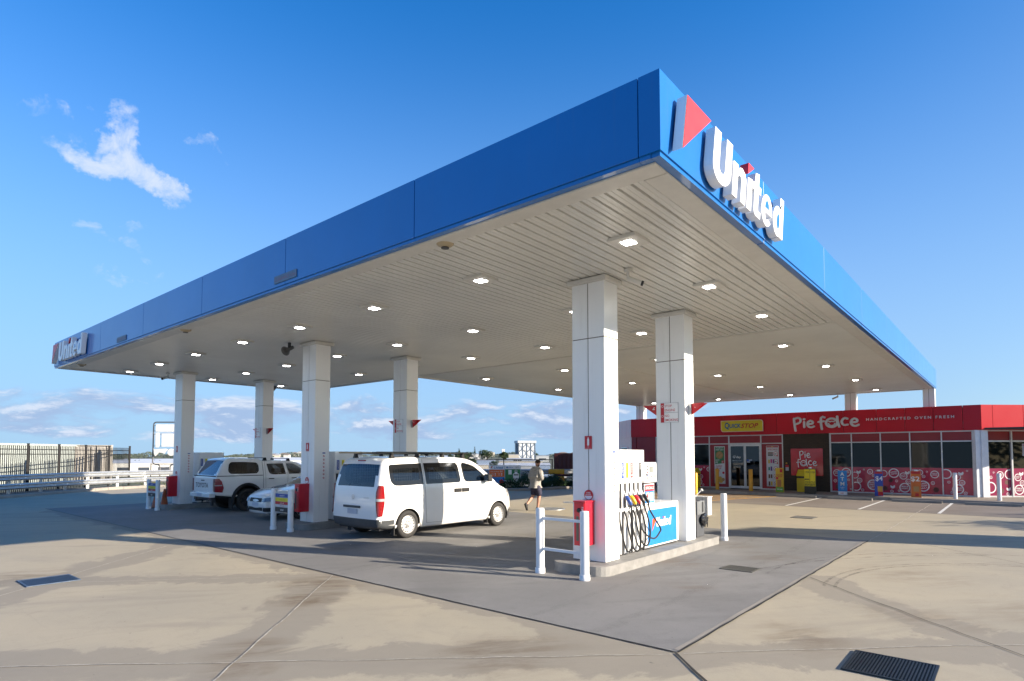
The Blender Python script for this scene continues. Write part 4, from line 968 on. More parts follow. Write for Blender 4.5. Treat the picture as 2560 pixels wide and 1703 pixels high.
# side strip of the bumper, belt shadow and black surrounds, sills
def surround(root, wins, wf, d=.045, name='window_surround', mt=mat('black_glazing_band', (.012, .013, .015), .06), off_=.004):
    for P in wins:
        P = resample(P, .05); n = len(P); ar = sum(P[i][0]*P[(i+1) % n][1]-P[(i+1) % n][0]*P[i][1] for i in range(n))
        if ar < 0: P = P[::-1]
        for s_ in (1, -1):
            rows = []; b = MB()
            for i in range(n+1):
                i %= n; tt = Vector(P[(i+1) % n])-Vector(P[i-1]); tt.normalize(); nn = Vector((-tt.y, tt.x)); a = Vector(P[i]); c = a+nn*d
                rows.append([(a.x, s_*(wf(a.x, a.y)+off_), a.y), (c.x, s_*(wf(c.x, c.y)+off_), c.y)])
            b.grid(rows, 0, False, flip=(s_ > 0)); b.build(name, mt, root)
surround(t, [WIN['win_rear'], WIN['win_mid']], wv, .11); 
b = MB()
for s_ in (1, -1):
    b.tube([(x, s_*(wv(x, z)+.004), z) for x, z in resample(WIN['win_front'], .05)], .012, 5, closed=True)
b.build('door_seal', trim, t)
# panel gaps
b = MB()
def gap(b, pts, wf, r_=.005):
    for s_ in (1, -1):
        P = []
        for i in range(len(pts)-1):
            a = Vector(pts[i]); c = Vector(pts[i+1]); k = max(2, int((c-a).length/.06))
            P += [tuple(a+(c-a)*j/k) for j in range(k)]
        P.append(pts[-1]); b.tube([(x, s_*(wf(x, z)+.0), z) for x, z in P], r_, 4, caps=False)
gap(b, [(.53, 1.9), (.53, 1.25), (.56, .7), (.60, .32), (1.80, .30)], wv); gap(b, [(1.86, 1.88), (1.83, 1.30), (1.84, .9), (1.80, .50), (1.78, .30)], wv); gap(b, [(1.86, 1.83), (2.15, 1.80), (2.5, 1.66), (2.98, 1.30), (3.0, 1.1), (2.93, .72), (2.86, .30), (1.80, .30)], wv); gap(b, [(-.5, 1.02), (-.1, 1.03), (.5, 1.0)], wv, .003)
b.build('panel_gaps', mat('panel_gap', (.10, .10, .10), .7), t)
for s_ in (1, -1):
    for x in (1.66, 1.95): b = MB(); b.cbox((x, s_*.965, 1.08), (.25, .035, .10)); b.build('door_handle', trim, t, bev=.006)
for s_ in (1, -1):   # tail lamps wrap the rear corner
    b = MB(); P = []
    for z, wl, wr in ((.58, .07, .05), (.70, .10, .08), (.85, .12, .11), (1.0, .125, .12), (1.14, .12, .10), (1.26, .10, .06), (1.29, .08, .04)):
        row = []
        for k in range(9):
            u = k/8; an = R(90*u)
            cxx = -.84+(.05 if z > 1.1 else 0)*(z-1.1)*4; row.append((cxx-.055*math.cos(an)+wr*(u**2.2)*1.0, s_*(.955-wl+.0+wl*math.sin(an)*.99-.0*u+.012), z))
        P.append(row)
    b.grid(P, 0, True, flip=(s_ > 0)); tl_ = b.build('tail_lamp', lampred, t)
    b = MB(); P = []
    for z in (.925, .955, .985): P.append([(-.84-.063*math.cos(R(90*k/8))+.10*((k/8)**2.2), s_*(.955-.12+.12*math.sin(R(90*k/8))+.022), z) for k in range(9)])
    b.grid(P, 0, True, flip=(s_ > 0)); b.build('clear_lens', lampclear, tl_)
b = MB(FX(-.925, 0, 0)); b.M = frame((-.925, 0, 0), (0, -1, 0), (0, 0, 1))
b.box((-.36, .745, -.0), (.30, .80, .03)); b.build('number_plate_light_bar', dplast, t, bev=.008)
b = MB(frame((-.932, 0, 0), (0, -1, 0), (0, 0, 1))); b.box((-.19, .60, 0), (.19, .72, .012)); b.build('number_plate', mat('blank_plate', (.42, .45, .52), .5), t)
b = MB(frame((-.936, 0, 0), (0, -1, 0), (0, 0, 1))); b.ring((.02, 1.0, 0), .045, .056, 0, 20); b.text('H', .06, Matrix.Translation((.02, .97, 0)), 0, shear=.3, off=.01); b.text('I-LOAD', .028, Matrix.Translation((.52, .985, -.02)), 0, fit=.20); b.build('badge', chrm, t)
b = MB(); b.tube([(-.82, .28, 1.285), (-.80, .05, 1.31), (-.79, -.12, 1.30)], .011, 6); b.cyl((-.845, .28, 1.27), (-.80, .28, 1.30), .025); b.build('rear_wiper', trim, t)
b = MB(); b.box((-.70, -.14, 1.85), (-.63, .14, 1.885)); b.build('high_brake_lamp', lampred, t, bev=.01)
# black band round the rear glass
b = MB(frame((0, 0, 0), (0, -1, 0), (0, 0, 1)))
# roof racks
for x in (-.35, .45, 1.30, 2.05):
    b = MB(); b.box((x-.025, -.78, 2.015), (x+.025, .78, 2.04))
    for s_ in (1, -1): b.prism([(-.07, 1.90), (.07, 1.90), (.03, 2.02), (-.03, 2.02)], -.04, .04, 0, frame((x, s_*.72, 0), (1, 0, 0), (0, 0, 1)))
    b.build('roof_rack_bar', trim, t, bev=.004)
for y_, r_ in ((-.66, .022), (-.50, .016)):
    b = MB(Matrix.Translation((VX, VY, 0))); b.tube([(-.75, y_, 2.062), (2.35-r_, y_, 2.05+r_*.2)], r_, 8); b.build('carried_pipe', mat('pipe_grey', (.06, .065, .06), .5), label='dark pipe lying along the van roof racks, '+('nearer the camera' if y_ < -.6 else 'the inner thinner one'), cat='pipe', group='pipes on the van roof')
b = MB(Matrix.Translation((VX, VY, 0))); b.tube([(-.95, .55, 2.062), (2.5, .40, 2.062)], .02, 8); b.build('carried_timber', mat('pale_timber', (.42, .33, .22), .7), label='long pale timber pole lying on the van roof racks', cat='pole')
for s_ in (1, -1):
    b = MB(); b.prism([(-.09, -.10), (.10, -.08), (.08, .11), (-.07, .12)], -.07, .07, 0, frame((2.72, s_*1.06, 1.36), (0, s_*1, 0), (0, 0, 1)))
    b.tube([(2.80, s_*.90, 1.31), (2.74, s_*1.0, 1.32)], .03, 8); mr = b.build('wing_mirror', trim, t, bev=.02)
    b = MB(); b.prism([(-.075, -.08), (.085, -.065), (.065, .095), (-.06, .10)], 0, .004, 0, frame((2.648, s_*1.06, 1.36), (0, -1, 0), (0, 0, 1))); b.build('mirror_glass', mat('mirror_glass', (.35, .42, .5), .05, .9, var=0), mr)
for s_ in (1, -1):
    b = MB(); P = []
    for z, x0, x1 in ((1.03, 3.62, 3.80), (.95, 3.66, 3.92), (.86, 3.74, 4.0), (.78, 3.82, 4.02)): P.append([(x0+(x1-x0)*k/5, s_*(wv(x0+(x1-x0)*k/5, z)+.006-.03*(k/5)**2), z) for k in range(6)])
    b.grid(P, 0, True, flip=(s_ < 0)); b.build('headlight', lampclear, t)
for x in (0, 3.28):
    for s_ in (1, -1): wheel(t, x, s_*.845, .335, .215, 'steel', steelw, s_)
wellbox(t, 0, .945, .40, .33); wellbox(t, 3.28, .94, .40, .33)
b = MB(); b.box((-.75, -.80, .24), (3.9, .80, .42)); b.build('floor', cabin, t)
for s_ in (1, -1):
    b = MB(); b.box((-.42, s_*.80, .10), (-.40, s_*.93, .34)); b.build('mud_flap', rubber, t); b = MB(); b.box((2.84, s_*.78, .12), (2.86, s_*.92, .3)); b.build('mud_flap', rubber, t)
seats(t, [2.25], .75); b = MB(); b.prism([(2.7, .42), (3.3, .42), (3.3, 1.15), (3.0, 1.20), (2.75, 1.1)], -.78, .78, 0, Matrix.Rotation(PI/2, 4, 'X')); b.build('dashboard', cabin, t)
b = MB(); b.tube([(2.66, -.38+.18*math.cos(2*PI*i/16), 1.12+.18*math.sin(2*PI*i/16)) for i in range(16)], .014, 6, closed=True); b.build('steering_wheel', cabin, t)
# wire mesh behind the side windows
b = MB()
for s_ in (1, -1):
    for x in [(-.45+i*.075) for i in range(30)]: b.box((x-.003, s_*.70, 1.28), (x+.003, s_*.705, 1.80))
    for k in range(8): b.box((-.45, s_*.70, 1.29+k*.07), (1.75, s_*.706, 1.296+k*.07))
b.build('window_mesh', mat('mesh_grey', (.35, .36, .37), .5, .4), t)
# ============================================================ white pickup with canopy
t = thing('pickup_truck', 'white dual-cab pickup with hard canopy and large black wheel arches', 'pickup', (10.53, 22.08, 0)); ute = t
def wu(x, z):
    w_ = .90
    if z > 1.2: w_ -= .17*((z-1.2)/.65)**1.2
    if x > 3.0: w_ -= .3*((x-3.0)/.9)**2
    return w_
out = smooth([(-1.08, .60, 'c'), (-1.14, .66), (-1.13, 1.22, 'c'), (-1.09, 1.29), (-.78, 1.80), (-.70, 1.86), (-.5, 1.89), (.45, 1.86), (.55, 1.80, 'c'), (.62, 1.79), (1.2, 1.80), (1.8, 1.76), (2.05, 1.68), (2.75, 1.27, 'c'), (3.2, 1.20), (3.75, 1.08), (3.92, .9), (3.95, .62), (3.85, .5, 'c'), (2.5, .48), (.6, .48), (-.4, .52)], 8)
WU = {'cw': smooth([(-.62, 1.66), (-.56, 1.72), (.32, 1.70), (.38, 1.63), (.38, 1.43), (.32, 1.37), (-.60, 1.37), (-.66, 1.44)], 5),
      'rd': smooth([(.73, 1.68, 'c'), (1.38, 1.69, 'c'), (1.46, 1.29, 'c'), (.93, 1.29), (.80, 1.36)], 5), 'fd': smooth([(1.50, 1.69, 'c'), (1.80, 1.66), (2.45, 1.30, 'c'), (1.58, 1.29, 'c')], 5)}
MU = {'body': (carw, 'body'), 'cw': (darkgl, 'canopy_window'), 'rd': (autogl, 'rear_door_window'), 'fd': (autogl, 'front_door_window'), 'wind': (autogl, 'windscreen'), 'back': (mat('tinted_rear_glass', (.01, .05, .13), .06, spec=1), 'canopy_rear_window')}
vehicle_shell(t, out, wu, [arch(0, .42, .50, z0=.3), arch(3.08, .42, .48, z0=.3)], WU, .07, mats=MU, screen=[('wind', lambda x, y, z: 2.02 < x < 2.72 and z > 1.28 and abs(y) < .74), ('back', lambda x, y, z: x < -.72 and 1.31 < z < 1.80 and abs(y) < .68)])
surround(t, [WU['cw']], wu, -.03, 'window_rubber')
b = MB(); gap(b, [(.66, 1.78), (.66, 1.2), (.68, .55)], wu); gap(b, [(1.50, 1.72), (1.54, 1.25), (1.50, .55)], wu); gap(b, [(2.5, 1.30), (2.52, .7)], wu); gap(b, [(.57, 1.76), (.58, .6)], wu, .009); b.build('panel_gaps', MATS['panel_gap'], t)
b = MB()
for s_ in (1, -1): b.tube([(-1.1, s_*.908, 1.265), (-.3, s_*.908, 1.265), (.55, s_*.904, 1.265)], .013, 6)
b.box((-1.14, -.88, 1.245), (-1.12, .88, 1.28)); b.build('canopy_seal', trim, t)
for cx_, ra in ((0, .50), (3.08, .48)):
    for s_ in (1, -1):
        rows = []; b = MB()
        for a in range(-5, 191, 13):
            c_, sn = math.cos(R(a)), math.sin(R(a)); rows.append([(cx_+(ra+.09)*c_, s_*.895, .42+(ra+.09)*sn), (cx_+(ra+.05)*c_, s_*.95, .42+(ra+.05)*sn), (cx_+(ra-.01)*c_, s_*.965, .42+(ra-.01)*sn), (cx_+(ra-.02)*c_, s_*.90, .42+(ra-.02)*sn)])
        b.grid(rows, 0, True, flip=(s_ > 0)); b.build('wheel_arch_flare', trim, t)
for s_ in (1, -1):
    b = MB(); b.prism([(-1.165, .72), (-.90, .70), (-.86, .86), (-.93, 1.08), (-1.02, 1.18), (-1.165, 1.18)], -.09, .012, 0, frame((0, s_*.90, 0), (1, 0, 0), (0, 0, 1)) if s_ < 0 else frame((0, s_*.90, 0), (-1, 0, 0), (0, 0, 1)) @ Matrix.Diagonal((-1, 1, 1, 1)))
    tl_ = b.build('tail_lamp', lampred, t, bev=.015); b = MB(); b.box((-1.17, s_*.912-.006, .93), (-.92, s_*.912+.006, .96)); b.build('clear_lens', lampclear, tl_)
MR = frame((-1.165, 0, 0), (0, -1, 0), (0, 0, 1))
b = MB(MR); b.prism(rrect(-.77, .72, .77, 1.20, .03), 0, .012); b.build('tailgate', carw, t, bev=.004)
b = MB(MR); b.text('TOYOTA', .17, Matrix.Translation((-.10, .86, .014)), 0, fit=1.02, off=.022); b.box((-.17, 1.09, .012), (.10, 1.125, .02)); b.build('tailgate_lettering', trim, t)
b = MB(); b.box((-1.30, -.80, .53), (-1.10, .80, .68)); b.build('rear_step_bumper', carw, t, bev=.02)
b = MB(); b.box((-1.315, -.18, .57), (-1.301, .16, .67)); b.build('number_plate', MATS['blank_plate'], t)
b = MB(); b.box((-1.20, -.70, .42), (-1.08, .70, .52)); b.box((-1.42, -.05, .40), (-1.1, .05, .47)); b.cyl((-1.40, 0, .46), (-1.40, 0, .53), .03); b.box((-1.2, -.75, .25), (-1.12, -.66, .45)); b.build('tow_bar', darksteel, t, bev=.006)
for x, h in ((.75, 1.80), (1.68, 1.77)):
    b = MB(); b.box((x-.035, -.66, h+.085), (x+.035, .66, h+.11))
    for s_ in (1, -1): b.prism([(-.07, h-.02), (.07, h-.02), (.035, h+.09), (-.035, h+.09)], -.05, .05, 0, frame((x, s_*.60, 0), (1, 0, 0), (0, 0, 1)))
    b.build('roof_bar', trim, t, bev=.006)
for s_ in (1, -1):
    for x in (.88, 1.78): b = MB(); b.box((x-.10, s_*.90, 1.12), (x+.10, s_*.925, 1.15)); b.build('door_handle', trim, t, bev=.006)
for x in (0, 3.08):
    for s_ in (1, -1): wheel(t, x, s_*.83, .405, .27, 'alloy', darksteel, s_)
wellbox(t, 0, .895, .52, .42); wellbox(t, 3.08, .89, .50, .42)
b = MB(); b.box((-.9, -.75, .5), (3.6, .75, .62)); b.build('floor', cabin, t); seats(t, [1.05, 1.9], .80, h=.5)
b = MB(); b.box((-.56, -.93, .12), (-.54, -.64, .5)); b.build('mud_flap', rubber, t)
# ============================================================ white sedan facing the road
t = thing('sedan_car', 'white sedan nose-on behind the second island, mostly hidden by column', 'car', (10.36, 18.12, 0), PI); sed = t
# local +x forward = world -X; origin under the front axle
def wsd(x, z):
    w_ = .885
    if z > .85: w_ -= .26*((z-.85)/.6)**1.25
    if x > .2: w_ -= .34*((x-.2)/.85)**2.1
    if x < -3.0: w_ -= .2*((-3.0-x)/.8)**2
    if z < .35: w_ -= .04
    return w_
out = smooth([(1.0, .22, 'c'), (1.06, .42), (1.05, .60), (.96, .74), (.6, .88), (.0, .98), (-.30, 1.02, 'c'), (-1.15, 1.42), (-1.7, 1.475), (-2.4, 1.43), (-3.05, 1.10), (-3.5, 1.08), (-3.62, .95), (-3.66, .5), (-3.55, .25, 'c'), (-2.0, .18), (-.5, .18)], 8)
WSD = {'fd': smooth([(-.62, 1.03, 'c'), (-1.18, 1.34), (-1.55, 1.38), (-1.60, .98, 'c'), (-.70, .97, 'c')], 5), 'rd': smooth([(-1.67, 1.38, 'c'), (-2.2, 1.35), (-2.75, 1.08), (-2.7, 1.0), (-1.68, .98, 'c')], 5)}
MS = {'body': (carw, 'body'), 'fd': (autogl, 'front_door_window'), 'rd': (autogl, 'rear_door_window'), 'wind': (darkgl, 'windscreen'), 'back': (darkgl, 'rear_window')}
vehicle_shell(t, out, wsd, [arch(0, .31, .355), arch(-2.65, .31, .355)], WSD, .08, mats=MS, screen=[('wind', lambda x, y, z: -1.12 < x < -.30 and z > 1.03 and abs(y) < .66), ('back', lambda x, y, z: -3.0 < x < -2.45 and z > 1.1 and abs(y) < .6)])
def ox(z): return 1.06 if z < .45 else (1.06 if z < .58 else 1.06-(z-.58)*.36)
def nx(y): return max(0, 1.03-(.2+.85*(max(0, .885-abs(y))/.34)**(1/2.1)))
def nose(b, y0, y1, z0, z1, x=None, d=.012, n=8):
    rows = []
    for k in range(n+1):
        y = y0+(y1-y0)*k/n; dd = nx(y); rows.append([(ox(z0)-dd+d, y, z0), (ox(z1)-dd+d, y, z1)])
    b.grid(rows, 0, True)
b = MB(); nose(b, -.36, .36, .56, .68, d=.02); b.build('grille', trim, t)
b = MB(); b.M = frame((1.095, 0, .625), (0, 1, 0), (0, 0, 1)); b.ring((0, 0, 0), .026, .036, 0, 20); b.build('badge', chrm, t)
b = MB(); nose(b, -.42, .42, .30, .40); nose(b, .46, .70, .28, .40); nose(b, -.70, -.46, .28, .40); b.build('lower_intakes', trim, t)
for s_ in (1, -1):
    b = MB(); P = []
    for k in range(9):
        u = k/8; y = s_*(.42+.36*u); dd = nx(y); P.append([(ox(.56)-dd+.030, y, .56+.04*u), (ox(.68)-dd-.01*u+.034, y, .665+.07*u)])
    b.grid(P, 0, True, flip=(s_ < 0)); b.build('headlight', mat('headlight_smoked', (.10, .13, .18), .08, .3, coat=1), t)
b = MB(); b.box((1.065, -.19, .44), (1.085, .19, .55)); b.build('number_plate', MATS['blank_plate'], t)
for x in (0, -2.65):
    for s_ in (1, -1): wheel(t, x, s_*.78, .305, .2, 'alloy', alloy, s_)
wellbox(t, 0, .87, .37, .31, inn=.34); wellbox(t, -2.65, .87, .37, .31, inn=.34)
b = MB(); b.box((-3.3, -.7, .2), (.7, .7, .4)); b.build('floor', cabin, t); seats(t, [-1.5], .45, h=.6)
for s_ in (1, -1): b = MB(); b.prism([(-.09, -.06), (.09, -.05), (.08, .07), (-.08, .07)], -.05, .05, 0, frame((-.68, s_*.97, 1.03), (0, 1, 0), (0, 0, 1))); b.tube([(-.68, s_*.86, 1.0), (-.68, s_*.93, 1.0)], .02, 6); b.build('wing_mirror', carw, t, bev=.02)
# ------------------------------------------------------------ shop
SX = 34.0; FL = .13
shred = mat('shop_fascia_red', (.50, .004, .018), .35, var=.03, spec=.3, vs=.4); shred2 = mat('shop_panel_red', (.26, .005, .014), .35, var=.05); purple = shred
winr = mat('window_dark_glass', (.006, .009, .009), .03, var=0, spec=.28)
shop = thing('shop_building', 'long red convenience store with dark windows and brown brick panel', 'shop', (SX, 0, 0))
def sh(M=None): return MB(Matrix.Translation((-SX, 0, 0)) @ (M or I4))
S0, S1 = .95, 19.0           # front from right corner to left corner
CH = frame((SX, S0, 0), (1.445, -1.615, 0), (0, 0, 1))       # chamfer face: u runs right
b = sh(); zt, zb = 4.22, 3.10; y = S1; 
ed = [19.0, 17.35, 15.0, 12.9, 11.35, 9.9, 8.35, 6.6, 5.1, 3.9, 2.75, 1.62, S0]
for i in range(len(ed)-1):
    b = sh(); b.box((SX, ed[i+1]+.008, zb), (SX+.15, ed[i]-.008, zt)); b.build('fascia_panel', shred, shop, bev=.004)
for i in range(6):
    u0 = (0, .55, 2.0, 3.5, 5, 6.5)[i]; u1 = (.55, 2.0, 3.5, 5, 6.5, 8)[i]
    b = sh(CH); b.box((u0+.008, zb, -.15), (u1-.008, zt, 0)); b.build('fascia_panel', shred, shop, bev=.004)
CLF = frame((36.55, 21.82, 0), (-2.55, -2.82, 0), (0, 0, 1))       # angled left end, u runs to the corner
LL = math.hypot(2.55, 2.82)
lfm = mat('left_fascia_red', (.42, .01, .04), .3, coat=.9)
for i in range(4):
    b = sh(CLF); b.box((LL*i/4+.006, zb, -.15), (LL*(i+1)/4-.006, zt, 0)); b.build('left_fascia_panel', lfm, shop)
b = sh(CLF); b.box((.1, 0, -.35), (LL-.03, zb, -.08)); b.build('angled_left_wall', lfm, shop)
b = sh(CLF); b.box((1.6, 1.9, -.085), (2.75, 2.45, -.07)); b.build('side_window', winr, shop)
b = sh(CLF); b.box((1.55, 2.45, -.085), (2.8, 2.5, -.06)); b.box((2.75, 1.9, -.085), (2.8, 2.449, -.06)); b.build('side_window_frame', mat('shopfront_frame', (.60, .61, .62), .35, .3), shop)
# left return
b = sh(); b.add([(SX+.16, S1-.02, 4.15), (SX+.16, S0+.1, 4.15), (SX+6, -5.2, 4.15), (SX+16, -5.2, 4.15), (SX+16, S1-.02, 4.15)], [tuple(range(5))])
b.box((SX+15.5, -5, 0), (SX+16, S1, 4.1)); b.build('roof', mat('roof_grey', (.25, .25, .25), .8), shop)
b = sh(); b.box((SX+.02, S1-.35, 0), (SX+15.5, S1-.02, zb)); b.build('left_wall', shred2, shop)
b = sh(); b.box((SX+3.5, -4, FL+.01), (SX+3.6, S1-.4, 3.2)); b.box((SX+.1, -4, 3.12), (SX+15.4, S1-.4, 3.2)); b.build('interior_wall', mat('shop_interior', (.05, .05, .05), .8), shop)
fr = mat('shopfront_frame', (.60, .61, .62), .35, .3)
def post(b, y, w_=.05, z0=FL, z1=zb, d0=-.03, d1=.12): b.box((SX+.08+d0, y-w_/2, z0), (SX+.08+d1, y+w_/2, z1))
def rail(b, y0, y1, z, h=.05): b.box((SX+.055, y0, z-h/2), (SX+.17, y1, z+h/2))
band = mat('graphic_band_red', (.42, .02, .06), .25, var=.08, vs=2, coat=.4)
DONE = {12.63, 10.79}
def bay(y0, y1, kind, name):
    """one bay between two mullions"""
    f = sh(); [post(f, q_) for q_ in (y0, y1) if q_ not in DONE and not DONE.add(q_)]; rail(f, y0+.025, y1-.025, 3.07); rail(f, y0+.025, y1-.025, 2.62); rail(f, y0+.025, y1-.025, FL+.03, .06)
    fo = f.build('window_frame', fr, shop, bev=.004)
    b = sh(); b.box((SX+.105, y0+.024, 2.644), (SX+.115, y1-.024, 3.046)); b.build('transom_panel', shred2, fo)
    if kind == 'win':
        b = sh(); b.box((SX+.107, y0+.024, 1.40), (SX+.117, y1-.024, 2.596)); b.build('pane', winr, fo)
        b = sh(); b.box((SX+.105, y0+.024, FL+.06), (SX+.118, y1-.024, 1.398)); b.build('graphic_panel', band, fo)
    elif kind == 'red':
        b = sh(); b.box((SX+.105, y0+.024, FL+.06), (SX+.118, y1-.024, 2.596)); b.build('red_panel', shred2, fo)
    return fo
ML = [17.25, 15.6, 13.79]
b = sh(); b.box((SX+.06, 17.3, FL), (SX+.3, S1-.36, zb)); b.build('left_wall_panel', shred2, shop)
bay(15.6, 17.25, 'win', 0); bay(13.79, 15.6, 'win', 0); bay(12.63, 13.79, 'red', 0); bay(9.64, 10.79, 'red', 0)
for a, c in ((6.26, 7.24), (4.97, 6.26), (3.73, 4.97), (2.465, 3.73), (1.22, 2.465)): bay(a, c, 'win', 0)
# door bay
f = sh(); post(f, 10.80, .06); post(f, 12.62, .06); rail(f, 10.84, 12.58, 3.07); rail(f, 10.84, 12.58, 2.62, .08); fo = f.build('door_frame', fr, shop, bev=.004)
b = sh(); b.box((SX+.105, 10.84, 2.66), (SX+.115, 12.58, 3.046)); b.build('transom_panel', shred2, fo)
for (a, c) in ((10.84, 11.70), (11.71, 12.58)):
    f = sh(); x0, x1 = SX+.075, SX+.115
    f.box((x0, a, FL+.02), (x1, a+.06, 2.575)); f.box((x0, c-.06, FL+.02), (x1, c, 2.575)); f.box((x0, a+.061, 2.48), (x1, c-.061, 2.575)); f.box((x0, a+.061, FL+.02), (x1, c-.061, FL+.15)); d = f.build('sliding_door', fr, shop)
    b = sh(); b.box((SX+.09, a+.06, FL+.15), (SX+.10, c-.06, 2.48)); b.build('door_pane', glass('door_glass', (.12, .13, .13), .8, .01, 1), d)
b = sh(); b.M = Matrix.Translation((-SX, 0, 0)) @ FX(SX+.088, 0, 0); b.text("G'day", .13, Matrix.Translation((-12.17, 1.82, 0)), 0, fit=.46, off=.006); b.text('United. Proudly Australian', .035, Matrix.Translation((-12.17, 1.66, 0)), 0, fit=.5); b.build('door_lettering', signwhite, shop)
b = sh(); b.M = Matrix.Translation((-SX, 0, 0)) @ FX(SX+.088, 0, 0); b.quad(-11.6, 1.66, -11.49, 1.75, 0, 0); b.quad(-11.49, 1.67, -11.31, 1.75, 0, 1); b.quad(-11.6, 1.58, -11.42, 1.64, 0, 1); b.build('door_stickers', [signblue, mat('sticker_grey', (.4, .45, .55), .5)], shop)
# lit fridge inside the door
b = sh()
for k in range(7): b.box((SX+2.4, 10.9, .5+k*.28), (SX+2.7, 11.6, .53+k*.28))
b.build('fridge_shelves', mat('fridge_shelf', (.3, .35, .4), .5), shop)
b = sh(); k = random.Random(11)
for r_ in range(7):
    for c_ in range(9): h = k.uniform(.12, .2); b.cyl((SX+2.45, 10.95+c_*.075, .53+r_*.28), (SX+2.45, 10.95+c_*.075, .53+r_*.28+h), .028, n=6, m=k.randrange(3))
b.build('fridge_bottles', [mat('bottle_teal', (.02, .2, .25), .3), mat('bottle_blue', (.03, .1, .4), .3), mat('bottle_pale', (.3, .45, .5), .3)], shop)
b = sh(); b.box((SX+2.38, 11.62, .4), (SX+2.40, 11.65, 2.4)); b.build('fridge_light', mat('fridge_tube', (.3, .6, .7), .5, emit=((.3, .75, .95), .6)), shop)
# brown brick section
bk = bpy.data.materials.new('brown_brick'); bk.use_nodes = True; q = NT(bk.node_tree); P = q.new('ShaderNodeTexCoord').outputs['Object']; x_, y_, z_ = q.xyz(P)
br = q.new('ShaderNodeTexBrick'); q.put(br.inputs['Vector'], q.cxyz(y_, z_, 0)); br.inputs['Color1'].default_value = (.035, .022, .014, 1); br.inputs['Color2'].default_value = (.048, .03, .019, 1); br.inputs['Mortar'].default_value = (.02, .015, .012, 1)
br.inputs['Scale'].default_value = 1; br.inputs['Brick Width'].default_value = .24; br.inputs['Row Height'].default_value = .086; br.inputs['Mortar Size'].default_value = .008
q.l.new(br.outputs[0], q.n['Principled BSDF'].inputs['Base Color']); q.n['Principled BSDF'].inputs['Roughness'].default_value = .7
b = sh(); b.box((SX+.04, 7.29, FL), (SX+.3, 9.60, zb)); b.build('brick_wall', bk, shop)
b = sh(); b.box((SX+.02, 9.605, FL), (SX+.16, 9.63, zb)); b.box((SX+.02, 7.27, FL), (SX+.16, 7.285, zb)); b.build('brick_edge_trim', fr, shop)
# chamfered corner
b = sh(CH); b.box((.02, FL, -.55), (.34, zb, -.05)); b.box((-.22, FL, -.32), (.02, zb, -.10)); b.build('corner_pillar', mat('pillar_white', (.70, .72, .74), .4), shop, bev=.006)
for (u0, u1) in ((.36, 1.52), (1.52, 3.1), (3.1, 4.7), (4.7, 6.3)):
    f = sh(CH); f.box((u0, FL, -.32), (u0+.07, zb, -.17)); f.box((u0+.07, 2.58, -.30), (u1, 2.64, -.18)); f.box((u0+.07, FL, -.30), (u1, FL+.06, -.18)); f.box((u0+.07, 3.05, -.30), (u1, zb, -.18)); fo = f.build('window_frame', fr, shop)
    b = sh(CH); b.box((u0+.07, 2.64, -.25), (u1, 3.05, -.24)); b.build('transom_panel', shred2, fo)
    b = sh(CH); b.box((u0+.07, 1.40, -.25), (u1, 2.58, -.24)); b.build('pane', winr, fo)
    b = sh(CH); b.box((u0+.07, FL+.06, -.25), (u1, 1.398, -.238)); b.build('graphic_panel', mat('graphic_band_plum', (.24, .006, .06), .3, var=.05), fo)
b = sh(CH); b.M = b.M; b.box((2.1, 1.95, -.236), (2.55, 2.5, -.234), 0); b.text('MORE VALUE', .07, Matrix.Translation((2.33, 2.4, -.232)), 1, fit=.38); b.text('IN MEAL', .05, Matrix.Translation((2.33, 2.32, -.232)), 1, fit=.3); b.build('window_poster', [mat('poster_grey', (.35, .35, .4), .5), signred], shop)
